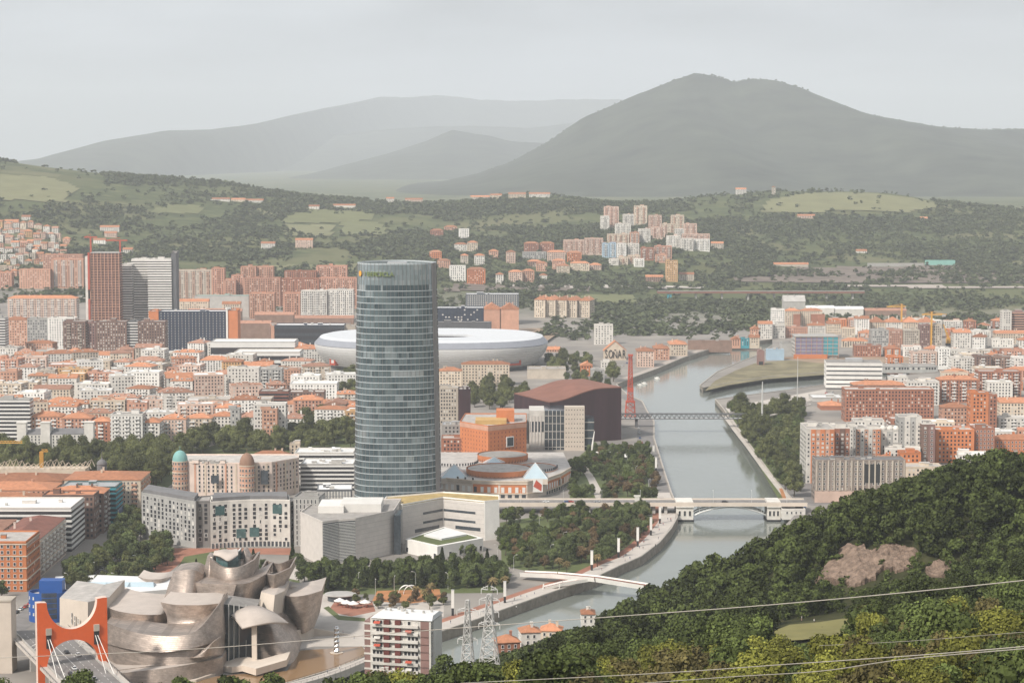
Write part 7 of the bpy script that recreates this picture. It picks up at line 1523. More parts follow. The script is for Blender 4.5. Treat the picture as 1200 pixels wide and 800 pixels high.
for _ in range(5200):
    yy = hr.uniform(260, 1000); px = hr.uniform(520, 1240); xx = xat(px, yy); zz = ter(xx, yy)
    if zz < 7 or inside(xx, yy, river) or (655 < yy < 742 and 894 < px < 1014) or any(((px - a) / c) ** 2 + ((yy - b) / e) ** 2 < .42 for a, b, c, e in ROCKS) or abs(px - 559) < 26 and 740 < yy < 790 or any(abs(xx - a) < c / 2 + 2 and b - 3 < yy < b + e + 2 for a, b, c, e in OCC): continue
    h = hr.uniform(1.2, 3.2); py = bearing(xx, yy, zz + h)[1]
    if py > 806 or (yy > 700 and py < sil(px)): continue
    if any(a - 3 < px < b + 3 and yy < dm and py < y1 for a, b, y0, y1, dm in CLEAR): continue
    ug.append((xx, yy, zz - .2, h, 1.5))
mass('undergrowth', ug, 'leafmid', 110, .24, 9)

# ---- trees of the town: parks, riverside, avenue
def grove(poly, sp, name, label, group, step, smin=.75, smax=1.15, z=5, most=130, avoid=()):
    P = [tuple(at_z(px, py, z)[:2]) for px, py in poly]; xs = [p[0] for p in P]; ys = [p[1] for p in P]; n = 0; y = min(ys)
    while y < max(ys):
        x = min(xs)
        while x < max(xs):
            xx, yy = x + tr.uniform(-.4, .4) * step, y + tr.uniform(-.4, .4) * step; x += step
            if not inside(xx, yy, P) or inside(xx, yy, river) or n >= most: continue
            if any(abs(xx - a) < c / 2 + 2.5 and b - 3 < yy < b + e + 2.5 for a, b, c, e in OCC): continue
            if any(inside(*bearing(xx, yy, 5), a) for a in avoid): continue
            k = sp if isinstance(sp, str) else tr.choice(sp); tree(k, name, xx, yy, ter(xx, yy) - .1, tr.uniform(smin, smax), label, group); n += 1
        y += step
    return n
cnt = []
AV_ = [[(600, 622), (602, 613), (648, 612), (655, 619), (636, 626)], [(676, 566), (690, 558), (712, 560), (705, 576), (684, 580)], [(430, 706), (430, 690), (520, 690), (520, 706)]]
cnt.append(grove([(588, 611), (640, 607), (700, 605), (764, 601), (767, 612), (753, 633), (722, 653), (690, 664), (650, 668), (600, 668), (588, 650)], ('river', 'river', 'light', 'river', 'light', 'brown', 'street'), 'riverside_tree', 'rounded green tree in the riverside park below the arch bridge', 'trees of the riverside park', 9.2, .7, 1.15, most=230, avoid=AV_))
cnt.append(grove([(362, 676), (470, 672), (545, 662), (585, 668), (600, 690), (545, 690), (440, 692), (372, 694)], ('river', 'light', 'river', 'conifer'), 'grove_tree', 'dark tree in the thick belt before the pale halls', 'tree belt before the halls', 6.4, .75, 1.1, avoid=AV_))
cnt.append(grove([(400, 712), (415, 700), (470, 704), (520, 700), (520, 712), (470, 718)], ('street', 'brown'), 'riverside_tree', 'small light tree by the playground behind the white apartment tower', 'playground trees', 9, .5, .8))
cnt.append(grove([(668, 552), (690, 535), (700, 522), (728, 530), (756, 528), (764, 545), (772, 585), (740, 588), (672, 588)], ('river', 'light', 'river', 'brown', 'street'), 'garden_tree', 'leafy tree between the shopping mall and the river', 'trees beside the mall', 10, .7, 1.15, avoid=AV_))
cnt.append(grove([(852, 480), (880, 487), (940, 482), (945, 560), (930, 590), (915, 585), (905, 562), (880, 525), (868, 505)], ('river', 'park', 'light'), 'embankment_tree', 'bushy tree on the far bank embankment before the striped towers', 'far bank embankment trees', 12.5, .75, 1.1))
cnt.append(grove([(-8, 530), (28, 537), (108, 538), (130, 532), (200, 530), (240, 528), (205, 560), (170, 596), (150, 596), (150, 572), (118, 556), (60, 556), (-8, 556)], 'park', 'park_tree', 'big plane tree in the park below the old town', 'big park trees', 13, .75, 1.1))
cnt.append(grove([(200, 530), (222, 522), (285, 517), (300, 524), (338, 522), (345, 500), (414, 494), (414, 524), (350, 530), (335, 534), (230, 532)], 'park', 'park_tree', 'big plane tree in the park behind the domed block', 'park trees behind the domed block', 14, .7, 1.05))
cnt.append(grove([(72, 690), (92, 668), (118, 652), (150, 640), (165, 645), (150, 652), (118, 672), (98, 694)], ('street', 'river'), 'street_tree', 'small round tree along the block side of the avenue', 'avenue trees, block side', 6.4, .85, 1.25))
cnt.append(grove([(112, 694), (140, 672), (168, 650), (195, 640), (212, 640), (190, 668), (160, 690), (135, 700)], ('street', 'river'), 'street_tree', 'small round tree on the red paved side of the avenue', 'avenue trees, museum side', 6.6, .8, 1.2))
cnt.append(grove([(130, 640), (150, 602), (166, 600), (166, 640), (150, 645)], ('river', 'street'), 'street_tree', 'tree at the far end of the avenue beside the square-window block', 'avenue end trees', 7.5, .9, 1.3))
cnt.append(grove([(552, 460), (585, 446), (612, 452), (622, 470), (600, 480), (555, 482)], 'park', 'park_tree', 'tall tree in the dark grove in front of the stadium', 'stadium grove', 17, .6, .95))
cnt.append(grove([(392, 452), (414, 445), (414, 470), (398, 468)], 'park', 'park_tree', 'tall tree between the stadium and the skyscraper', 'trees left of the skyscraper', 14, .7, 1.0))
cnt.append(grove([(640, 428), (690, 416), (700, 440), (735, 440), (722, 452), (690, 458), (650, 440)], ('river', 'park'), 'park_tree', 'tree on the slope right of the stadium', 'trees right of the stadium', 22, .7, 1.1))
for px, py, sp, s, lb in [(187, 655, 'park', .72, 'large round tree before the grey half of the square-window block'), (196, 662, 'river', 1.0, 'smaller tree leaning on the large round one'), (262, 655, 'river', .75, 'bush tree left of the museum lantern'), (230, 668, 'conifer', .55, 'small dark conifer on the lawn behind the museum'), (297, 666, 'conifer', .9, 'tall dark conifer behind the museum bowls'), (308, 667, 'river', .6, 'low round tree right of the tall conifer'), (343, 662, 'conifer', 1.0, 'dark conifer against the pale hall corner'), (349, 664, 'river', .9, 'green tree at the foot of the pale hall'), (357, 682, 'river', 1.2, 'dark tree at the left front of the pale hall'), (300, 672, 'river', .5, 'bush on the lawn right of the museum bowls'), (275, 662, 'river', .6, 'bush behind the museum lantern'), (538, 650, 'river', .8, 'tree at the right front of the assembly hall'), (552, 652, 'river', .85, 'tree right of the assembly hall podium'), (2, 700, 'river', .8, 'dark tree at the left picture edge below the corner block')]:
    p = at_z(px, py, 5); tree(sp, 'lone_tree', p.x, p.y, 4.9, s, lb, None)
for i, (px, py) in enumerate([(488, 702), (505, 700), (497, 706), (655, 668), (664, 672), (578, 694), (592, 690), (700, 664)]):
    p = at_z(px, py, 5); tree('palm', 'palm_tree', p.x, p.y, 5, tr.uniform(.9, 1.1), ['palm behind the white apartment tower, left one', 'palm behind the white apartment tower, right one', 'palm behind the white apartment tower, front one', 'palm at the left end of the folded footbridge', 'palm beside the ramp of the folded footbridge', 'palm left of the second banner pylon', 'palm right of the second banner pylon', 'palm by the promenade above the footbridge'][i], None, 'palm')

# ---- far woods on the hills
fw = []; wr = random.Random(2); ws = np.random.RandomState(8)
FIELDS = [(390, 262, 62, 15), (50, 215, 75, 26), (990, 240, 110, 13), (230, 245, 40, 6), (380, 300, 40, 9), (480, 258, 30, 7), (700, 352, 40, 8), (930, 330, 90, 5), (200, 262, 40, 6), (570, 275, 30, 5), (150, 235, 40, 6)]
WOODS = [(770, 372, 135, 22), (860, 322, 60, 14), (250, 290, 90, 18), (560, 245, 260, 8), (1010, 275, 200, 20), (1090, 355, 110, 10), (60, 340, 60, 8), (300, 235, 130, 10), (420, 235, 120, 6), (700, 320, 60, 8), (1180, 300, 60, 30), (660, 400, 30, 18), (640, 300, 240, 34), (930, 262, 120, 9)]
X = ws.uniform(-1500, 1500, 115000); Yd = ws.uniform(2750, 5350, 115000); Zt = terr(X, Yd); N1 = wob(X, Yd, 170) + .55 * wob(Yd, X, 60)
for x, y, z, n1 in zip(X, Yd, Zt, N1):
    px, py = bearing(x, y, z)
    if not -20 < px < 1220 or inside(x, y, river): continue
    f = any(((px - a) / c) ** 2 + ((py - b) / e) ** 2 < 1 for a, b, c, e in FIELDS); w = any(((px - a) / c) ** 2 + ((py - b) / e) ** 2 < 1 for a, b, c, e in WOODS)
    p = .75 if w else .16
    if n1 > .18: p += .28
    if n1 < -.12: p *= .25
    if f: p *= .05
    if y < 3050 and not w: p *= .12
    if wr.random() > p or any(abs(x - a) < c / 2 + 3 and b - 4 < y < b + e + 3 for a, b, c, e in OCC): continue
    # keep the trees off the house fronts just behind them
    h = wr.uniform(4.5, 10)
    if any(abs(x - a) < c / 2 and 0 < b - y < 45 for a, b, c, e in OCC): h = 3.5
    fw.append((x, y, z - .5, h, wr.uniform(1.2, 2.2)))
fw = fw[:21000]
mass('far_woods', fw, 'leaffar', 34, .40, 31, Rf=.5)
print('TREES', cnt, len(placed), len(ug), len(fw))
# crest trees along the big mountain
ms = random.Random(6); ml = []
for px, py in [(560 + k * 1.5, 0) for k in range(430)]:
    yy = float(np.interp(px, [480, 520, 560, 600, 640, 680, 720, 760, 790, 815, 840, 860, 880, 910, 940, 970, 1000, 1020, 1060, 1100, 1150, 1200, 1300], [216, 212, 203, 189, 167, 140, 121, 106, 93, 86, 88, 95, 91, 94, 103, 117, 128, 134, 142, 148, 151, 151, 152])); 
    if ms.random() < (.95 if 780 < px < 1010 or px > 1060 else .7): p = at_d(px, yy + 1.5, 12500); ml.append((p.x, p.y + ms.uniform(-40, 40), p.z - 9, ms.uniform(9, 18), 1.1))
mass('mountain_woods', ml, 'leaffar', 30, .42, 61, Rf=.5)
# ================================================================== ground sheets: paving, lawns, roads, pool
def bank_strip(name, a, b, m, z, pts=None, i0=0, i1=None):
    P = [Vector(p) for p in (pts or left_bank)][i0:i1]; P = [Vector((q.x, q.y, 0)) for q in P]; P = [q.to_2d() for q in crom(P, len(P) * 3)]; A, Bq = [], []
    for i in range(len(P)):
        d = (P[min(i + 1, len(P) - 1)] - P[max(i - 1, 0)]).normalized(); n = Vector((d.y, -d.x)); A.append(P[i] + n * a); Bq.append(P[i] + n * b)
    V = [(*p, z) for p in A + Bq]; n = len(A); me = bpy.data.meshes.new(name); me.from_pydata(V, [], [(i, i + 1, n + i + 1, n + i) for i in range(n - 1)]); me.materials.append(M[m]); o = tag(link(name, me), kind='structure')
    bm = bmesh.new(); bm.from_mesh(me); bmesh.ops.recalc_face_normals(bm, faces=bm.faces)
    if sum(f.normal.z for f in bm.faces) < 0: bmesh.ops.reverse_faces(bm, faces=bm.faces)
    bm.to_mesh(me); bm.free(); return o
bank_strip('promenade', .9, 11, 'lightpaving', 5.08, i0=14, i1=29); bank_strip('path', 11, 16, 'redpaving', 5.06, i0=15, i1=27); bank_strip('quay_road', .9, 9, 'paving', 5.08, i0=0, i1=6); bank_strip('riverside_road', .9, 14, 'asphalt', 5.07, i0=7, i1=15)
psheet('park_lawn', [(586, 612), (640, 603), (775, 604), (770, 630), (735, 655), (690, 670), (640, 674), (588, 662)], 'lawn', dz=.03)
psheet('park_lawn', [(668, 590), (666, 545), (690, 525), (760, 525), (775, 588)], 'lawn', dz=.03); psheet('park_path', [(700, 588), (688, 560), (676, 540), (682, 538), (696, 558), (712, 588)], 'lightpaving', dz=.07)
psheet('park_lawn', [(360, 676), (545, 662), (600, 672), (590, 694), (440, 696), (365, 696)], 'lawn', dz=.03)
psheet('park_lawn', [(-20, 530), (240, 524), (345, 500), (416, 494), (416, 526), (240, 536), (160, 600), (140, 600), (110, 560), (-20, 560)], 'lawn', dz=.03)
psheet('park_lawn', [(850, 478), (942, 480), (946, 560), (930, 592), (912, 584)], 'lawn', dz=.03); psheet('embankment_path', [(846, 486), (858, 503), (875, 525), (893, 550), (912, 575), (925, 592), (935, 592), (914, 568), (882, 524), (858, 490)], 'lightpaving', dz=.08)
psheet('museum_plaza', [(335, 764), (368, 757), (430, 757), (520, 722), (520, 704), (430, 704), (385, 694), (368, 700), (360, 730)], 'lightpaving', dz=.05)
psheet('playground', [(436, 704), (442, 692), (515, 690), (518, 702), (480, 707)], 'orangeplay', dz=.09); psheet('cafe_terrace', [(384, 716), (392, 705), (436, 704), (440, 716), (412, 722)], 'redpaving', dz=.09); psheet('terrace_lawn', [(379, 712), (385, 710), (398, 721), (428, 724), (428, 728), (396, 726)], 'lawn', dz=.12)
psheet('museum_lawn', [(206, 668), (216, 652), (250, 646), (262, 656), (240, 676), (214, 678)], 'lawn', dz=.09); psheet('museum_lawn', [(165, 694), (190, 672), (204, 672), (206, 684), (190, 694)], 'lawn', dz=.09); psheet('hall_lawn', [(300, 684), (305, 664), (345, 664), (352, 684)], 'lawn', dz=.09)
psheet('red_path', [(140, 702), (168, 668), (190, 642), (345, 642), (345, 650), (252, 648), (216, 656), (196, 672), (170, 702)], 'redpaving', dz=.06); psheet('hall_path', [(330, 676), (334, 662), (352, 664), (350, 680)], 'lightpaving', dz=.11)
psheet('avenue', [(70, 716), (84, 694), (128, 668), (165, 650), (186, 622), (192, 622), (176, 652), (130, 690), (100, 716)], 'paving', dz=.07); psheet('avenue_road', [(-20, 760), (30, 712), (66, 694), (100, 674), (140, 654), (158, 634), (164, 634), (150, 656), (112, 680), (78, 700), (40, 730), (-20, 775)], 'asphalt', dz=.10)
psheet('dry_field', [(826, 458), (838, 446), (862, 434), (886, 425), (925, 422), (970, 426), (1000, 432), (968, 439), (900, 444), (855, 451)], 'drygrass', z=5, dz=.12); psheet('site_ground', [(890, 421), (930, 418), (1100, 418), (1100, 426), (1000, 431), (925, 421)], 'earth', dz=.08)
psheet('canal_road', [(850, 478), (900, 468), (968, 456), (968, 466), (905, 478), (856, 486)], 'lightpaving', dz=.06); psheet('bank_road', [(905, 564), (945, 564), (1000, 600), (960, 606), (925, 594)], 'asphalt', dz=.06); psheet('cycle_lane', [(913, 572), (917, 572), (924, 590), (919, 590)], 'orangeplay', dz=.10)
psheet('forecourt', [(345, 452), (372, 440), (415, 446), (415, 462), (380, 466)], 'paving', dz=.06); psheet('rail_yard', [(512, 402), (640, 402), (660, 388), (640, 380), (512, 380)], 'earth', z=6, dz=2)
def drape(name, pts, m, up=1.6, step=26):
    P = []
    for px, py in pts: d = base_d(px, py, 2700); P.append((xat(px, d), d))
    xs = [p[0] for p in P]; ys = [p[1] for p in P]; gx = np.arange(min(xs), max(xs) + step, step / 2); gy = np.arange(min(ys), max(ys) + step, step); GX, GY = np.meshgrid(gx, gy); Z = terr(GX, GY) + up; nx = len(gx)
    fs = [[j * nx + i, j * nx + i + 1, (j + 1) * nx + i + 1, (j + 1) * nx + i] for j in range(len(gy) - 1) for i in range(nx - 1) if inside(gx[i] + step / 4, gy[j] + step / 2, P)]
    if fs: b = MB(); b.add(np.stack([GX, GY, Z], -1).reshape(-1, 3).tolist(), fs); tag(b.build(name, M[m], smooth=True), kind='structure')
M['pasture'] = mat('pasture', (.15, .155, .065), var=.2, scale=.02); M['meadow'] = mat('meadow', (.185, .18, .085), var=.2, scale=.02); M['browncut'] = mat('brown_cutting', (.17, .135, .11), var=.4, scale=.03)
for pts, m in [([(335, 262), (338, 244), (440, 243), (438, 258), (390, 262)], 'pasture'), ([(335, 277), (336, 264), (395, 264), (388, 278)], 'meadow'), ([(400, 276), (402, 260), (445, 262), (470, 276)], 'pasture'), ([(0, 235), (0, 205), (60, 208), (100, 222), (80, 238)], 'meadow'), ([(890, 250), (895, 236), (960, 226), (1060, 232), (1110, 242), (1060, 250)], 'meadow'), ([(180, 250), (200, 240), (240, 242), (235, 252)], 'pasture'), ([(290, 252), (300, 243), (330, 244), (330, 256)], 'meadow'),
               ([(860, 330), (870, 316), (1010, 313), (1150, 312), (1200, 318), (1200, 332), (1000, 333)], 'browncut'), ([(640, 356), (660, 347), (740, 346), (750, 356), (700, 362)], 'pasture'), ([(520, 342), (540, 333), (700, 336), (690, 342)], 'browncut'), ([(600, 337), (605, 334), (820, 337), (820, 339)], 'lightpaving'), ([(990, 338), (990, 335), (1200, 336), (1200, 339)], 'paving'), ([(300, 322), (310, 312), (420, 310), (420, 318)], 'meadow')]: drape('meadow' if m in ('pasture', 'meadow') else 'road' if 'paving' in m else 'earth_slope', pts, m)
# the museum pool, its kerb walk and railing
pool = [at_z(x, y, 5)[:2] for x, y in [(160, 815), (200, 806), (258, 791), (336, 786), (345, 772), (352, 762), (424, 757), (430, 764), (425, 770), (385, 786), (330, 801), (280, 812), (240, 822)]]
tag(sheet('pool_water', pool, 5.14, M['poolwater']), kind='structure')
ow = thing('pool_walkway', 'curved pale walkway with dark railing between the brown pool and the river', 'walkway', at_z(380, 788, 5)); W0 = ow.location.copy(); pts = crom([at_z(x, y, 5) - W0 for x, y in [(240, 824), (290, 813), (335, 802), (385, 787.5), (425, 771), (440, 762)]], 40); b = MB(); r1 = MB(); k1 = MB()
for i in range(39):
    a, c = pts[i], pts[i + 1]; d = (c - a).normalized(); n = Vector((-d.y, d.x, 0)); w0, w1 = n * .3, n * -5.2; Z = Vector((0, 0, .55)); b.add([a + w0, c + w0, c + w1, a + w1, a + w0 + Z, c + w0 + Z, c + w1 + Z, a + w1 + Z, a + w1 - Vector((0, 0, 3)), c + w1 - Vector((0, 0, 3))], [(4, 7, 6, 5), (0, 1, 5, 4), (8, 7, 6, 9), (7, 8, 9, 6)][:3])
    for s in (w0 * .6, w1 * .96): r1.tube([a + s + Z * 3, c + s + Z * 3], .06, 4); r1.tube([a + s + Z, a + s + Z * 3], .05, 4); r1.tube([a + s + Z * 2, c + s + Z * 2], .03, 3)
b.build('deck', M['lightpaving'], ow); r1.build('railing', M['dark'], ow)
# ================================================================== rock face on the hillside, grass clearing
def rock(label, cpx, cpy, d, w, dep, seed):
    x0 = xat(cpx, d); o = thing('rock_face', label, 'rock face', (x0, d, ter(x0, d))); s = np.random.RandomState(seed); n = 70; ph = s.uniform(0, 6.28, (8, 2))
    nse = lambda a, c, sc: sum(np.sin(a * sc * 1.7 ** k * (1 + .3 * math.cos(k * 2 + seed)) + ph[k][0] + 1.3 * np.sin(c * sc * 1.7 ** k + ph[k][1])) / 1.5 ** k for k in range(8))
    U, T = np.meshgrid(np.linspace(-1, 1, n), np.linspace(-1, 1, n)); X = x0 + U * w / 2; Y = d + T * dep / 2; Z = terr(X, Y) + 1.3 + .42 * nse(X, Y, .5) + .5 * (1 - T * T); mask = (U ** 2 + T ** 2 + .20 * nse(X, Y, .28)) < .72
    ids = -np.ones(n * n, int); fs = []
    for j in range(n - 1):
        for i in range(n - 1):
            q = [j * n + i, j * n + i + 1, (j + 1) * n + i + 1, (j + 1) * n + i]
            if all(mask.ravel()[k] for k in q): fs.append(q)
    b = MB(); b.add(np.stack([X - x0, Y - d, Z - ter(x0, d)], -1).reshape(-1, 3).tolist(), fs); me = b.mesh('rock', M['rock']); bm = bmesh.new(); bm.from_mesh(me); bmesh.ops.delete(bm, geom=[v for v in bm.verts if not v.link_faces], context='VERTS')
    r_ = bmesh.ops.extrude_edge_only(bm, edges=[e for e in bm.edges if e.is_boundary]); bmesh.ops.translate(bm, verts=[v for v in r_['geom'] if isinstance(v, bmesh.types.BMVert)], vec=(0, 0, -3)); bm.to_mesh(me); bm.free(); link('rock', me, o)
M['rock'] = mat('rock', (.21, .15, .112), var=.6, scale=.45, bump=1, fine=2.2)
rock('large brownish pink bare rock slope among dark trees on the hillside', 1004, 656, 797, 31, 36, 1); rock('small brownish rock patch left of the large bare slope', 898, 668, 790, 12, 26, 2); rock('narrow rock strip right of the large bare slope', 1056, 664, 797, 16, 24, 3); rock('low brownish rock at the far right of the hillside', 1104, 672, 782, 11, 18, 4)
gp = [(904, 752), (908, 734), (925, 728), (960, 729), (985, 724), (1010, 719), (1016, 730), (1000, 744), (985, 752), (940, 757)]
P = [at_z(x, y, 91.3) for x, y in gp]; V = []; cx = sum(p.x for p in P) / len(P); cy = sum(p.y for p in P) / len(P); b = MB()
rings = [[(cx + (p.x - cx) * f, cy + (p.y - cy) * f) for p in P] for f in (.02, .35, .7, 1.0)]; b.loft([[(x, y, ter(x, y) + .95) for x, y in rg] for rg in rings], 0, caps=False); cl = b.build('clearing_grass', M['clearing'] if 'clearing' in M else M['lawn'], smooth=True); tag(cl, kind='structure')
# ================================================================== pylons and cables
def lattice(b, prof, r=.13, cross=True):
    """square lattice leg tower through (z, half width) levels"""
    for (z0, w0), (z1, w1) in zip(prof[:-1], prof[1:]):
        c0 = [(-w0, -w0, z0), (w0, -w0, z0), (w0, w0, z0), (-w0, w0, z0)]; c1 = [(-w1, -w1, z1), (w1, -w1, z1), (w1, w1, z1), (-w1, w1, z1)]
        for i in range(4): b.tube([c0[i], c1[i]], r * 1.5, 4); b.tube([c0[i], c1[(i + 1) % 4]], r, 4); b.tube([c0[(i + 1) % 4], c1[i]], r, 4); b.tube([c1[i], c1[(i + 1) % 4]], r, 4)
def pylon(label, px, d, yb, yt, wide, arms):
    x = xat(px, d, yb); z0 = min(ter(x, d), zat(yb, d)) - .5; h = zat(yt, d) - z0; o = thing('power_pylon', label, 'pylon', (x, d, z0), R(-12)); b = MB(); n = 9
    prof = [(h * k / n * .93, (wide * (1 - k / n) ** 1.25 + (.75 if wide > 2.4 else .55))) for k in range(n + 1)]; lattice(b, prof); b.build('mast_lattice', M['galv'], o)
    for zf, L_ in arms:
        z = h * zf; b = MB()
        for s in (-1, 1):
            for q in (-.6, .6): b.tube([(s * .5, q, z), (s * L_, 0, z + .1)], .12, 4); b.tube([(s * .5, q, z + 1.3), (s * L_, 0, z + .2)], .1, 4)
            for k in range(3): b.tube([(s * L_ * (.25 + .25 * k), -.3, z), (s * L_ * (.25 + .25 * k), .3, z + 1)], .08, 4)
        a = b.build('cross_arm', M['galv'], o); b = MB()
        for s in (-1, 1): b.tube([(s * L_, 0, z), (s * L_, 0, z - 1.6)], .14, 6)
        b.build('insulator', M['frame'], a)
    b = MB()
    for s in (-1, 1):
        for q in (-1, 1): b.box(s * wide - .5 + s * .4, s * wide + .5 + s * .4, q * wide - .5 + q * .4, q * wide + .5 + q * .4, -1, .4)
    b.build('footing', M['concrete'], o); return o
M['galv'] = mat('galvanised_steel', (.60, .58, .55), rough=.5, metal=.2, var=.15)
pylon('slender steel lattice pylon with a pointed top, left of the pair', 548, 765, 781, 696, 1.9, [(.80, 3.9), (.46, 3.6)])
pylon('wide flat-topped steel lattice pylon, right of the pair', 573.5, 752, 783, 689, 2.7, [(.985, 2.9), (.86, 3.6), (.72, 3.4), (.58, 3.8)])
def cable(label, pts, r): 
    A = [at_d(*p) for p in pts]; o0 = A[0]; b = MB(); b.tube(crom([p - o0 for p in A], 40), r, 5); o = b.build('power_cable', M['cablegrey']); o.location = o0; tag(o, label, 'cable', None)
M['cablegrey'] = mat('cable_grey', (.42, .38, .33), rough=.6, var=.1)
cable('upper power cable running from the museum past the pylons to the right edge', [(-20, 771, 330), (220, 760.5, 300), (490, 739, 270), (720, 722, 240), (900, 708.5, 220), (1080, 692, 200), (1225, 677, 185)], .05)
cable('upper of the two low power cables at the bottom right', [(540, 800, 300), (760, 789, 250), (920, 778, 215), (1080, 767, 190), (1225, 755, 170)], .048); cable('lower of the two low power cables at the bottom right', [(700, 804, 300), (850, 793, 250), (960, 786, 220), (1060, 772, 200), (1225, 757.5, 172)], .048)
cable('thin faint power cable above the two low ones', [(960, 756, 330), (1060, 751, 300), (1140, 745, 280), (1225, 738, 260)], .03)
# ================================================================== street furniture
for i, (px, y0, y1) in enumerate([(530, 691, 721), (591.5, 681, 706), (694, 645, 668), (725.5, 630.5, 653), (748, 618, 640), (763.5, 606, 627), (774, 594, 613), (769, 536, 553), (766, 522, 538)]):
    d = dat(y1); o = thing('banner_pylon', ['tall white-topped light pylon behind the power pylons, first along the promenade', 'white-topped light pylon above the right power pylon', 'white-topped light pylon just above the folded footbridge', 'white-topped light pylon, second above the folded footbridge', 'white-topped light pylon, third above the folded footbridge', 'white-topped light pylon, last before the arch bridge', 'white-topped light pylon under the arch bridge', 'pale light pylon on the river road beyond the arch bridge', 'pale light pylon on the river road, farther one'][i], 'light pylon', (xat(px, d), d, 5)); h = zat(y0, d) - 5
    b = MB(); b.box(-.62, .62, -.4, .4, 0, h * .30); b.build('base', M['dark'], o); b = MB(); b.box(-.75, .75, -.5, .5, h * .30, h); b.build('light_panel', M['whitewall'], o); b = MB(); b.box(-.85, .85, -.6, .6, h, h + .2); b.build('cap', M['steel'], o)
lr = random.Random(3); lamp_m = MB(); lamp_m.tube([(0, 0, 0), (0, 0, 8), (.6, 0, 8.8), (1.8, 0, 9)], [.14, .1, .08, .07], 5); LM = lamp_m.mesh('pole', M['steel']); lh = MB(); lh.box(1.4, 2.4, -.2, .2, 8.9, 9.1); LH = lh.mesh('lamp_head', M['frame'])
for i, (px, py) in enumerate([(462, 694), (487, 688), (525, 690), (579, 668), (583, 655), (602, 668), (660, 640), (632, 620), (440, 698), (420, 690), (645, 655), (80, 690), (110, 676), (135, 690), (160, 668), (745, 560), (735, 545), (760, 575)]):
    p = at_z(px, py, 5); o = thing('street_lamp', 'slim grey street lamp among the park and riverside trees', 'street lamp', p, lr.uniform(0, 6), 'slim street lamps'); link('pole', LM, o); link('lamp_head', LH, o)
# parasols, round pavilion, playground arches, plain silver column
for i, (px, py) in enumerate([(398, 709), (406, 711.5), (414, 712.5), (428, 711)]):
    o = thing('parasol', ['white cafe parasol, leftmost of the terrace', 'white cafe parasol, second on the terrace', 'white cafe parasol, third on the terrace', 'white cafe parasol standing apart on the right of the terrace'][i], 'parasol', at_z(px, py, 5)); b = MB(); N = 8; b.loft([[(rr * math.cos(a), rr * math.sin(a), z) for a in [2 * math.pi * k / N for k in range(N)]] for rr, z in ((3.1, 2.4), (3.1, 2.7), (.1, 4.2))], 0); b.build('canopy', M['cloth'], o); b = MB(); b.tube([(0, 0, 0), (0, 0, 4)], .07, 6); b.build('pole', M['steel'], o)
    for k in range(3): a = k * 2.1 + i; t = thing('cafe_table', 'small red cafe table with stools under the white parasols', 'table', at_z(px, py, 5) + Vector((2.2 * math.cos(a), 2.2 * math.sin(a), .1)), 0, 'cafe tables on the terrace'); b = MB(); b.prism([(.55 * math.cos(q), .55 * math.sin(q)) for q in [k2 * .785 for k2 in range(8)]], .7, .78, bottom=True); b.build('table_top', M['crane'], t); b = MB(); b.tube([(0, 0, 0), (0, 0, .7)], .08, 6); b.build('leg', M['dark'], t)
o = thing('cafe_pavilion', 'round pale-roofed cafe pavilion above the parasols', 'pavilion', at_z(399, 703, 5)); N = 28; ring = lambda rr, z: [(rr * math.cos(a), rr * .8 * math.sin(a), z) for a in [2 * math.pi * k / N for k in range(N)]]
b = MB(); b.loft([ring(7, -.5), ring(7, 3)], 0); b.build('wall', M['glass'], o); b = MB(); b.loft([ring(8.6, 3), ring(8.8, 3.3), ring(8.4, 3.8), ring(2, 4.3)], 0); b.build('roof', M['concrete'], o)
for i, px in enumerate((476, 482)): o = thing('play_arch', ['pale climbing arch on the orange playground, left', 'pale climbing arch on the orange playground, right'][i], 'climbing arch', at_z(px, 696, 5)); b = MB(); pts = [(4.2 * math.cos(a), 0, 4.8 * math.sin(a)) for a in [math.pi * k / 14 for k in range(15)]]; b.tube(pts, .22, 6); b.tube([(x, 1.6, z) for x, y, z in pts], .22, 6); [b.tube([(p[0], 0, p[2]), (p[0], 1.6, p[2])], .1, 4) for p in pts[1:-1]]; b.build('arch_lattice', M['steel'], o)
o = thing('silver_column', 'slim faceted silver column on a stone plinth in the brown pool', 'sculpture', at_z(394.5, 765, 5)); b = MB(); b.prism([(3.2 * math.cos(a), 2.4 * math.sin(a)) for a in [k * .628 for k in range(10)]], -.5, .5); b.build('plinth', M['limestone'], o); b = MB(); cs = random.Random(1)
b.loft([[(rr * math.cos(a + .4 * k), rr * math.sin(a + .4 * k), .5 + k * 1.05) for a in [2 * math.pi * j / 7 for j in range(7)]] for k, rr in enumerate([1.2, 1.45, 1.05, 1.4, 1.1, 1.45, 1.0, 1.4, 1.05, 1.35, 1.1, 1.3, .9])], 0); b.build('shaft', M['silver'], o)
M['silver'].node_tree.nodes['Principled BSDF'].inputs['Metallic'].default_value = 1
o = thing('stone_pylon', 'pale stone pylon cut off by the left picture edge', 'bridge pylon', (xat(-12, 985), 985, 0)); b = MB(); b.box(-9, xat(8.5, 985) - xat(-12, 985), 0, 10, -3, zat(705, 985)); b.build('shaft', M['limestone'], o); b = MB(); b.box(-9.3, xat(8.5, 985) - xat(-12, 985) + .3, -.3, 10.3, zat(705, 985), zat(703, 985)); b.build('cap', M['stone'], o)
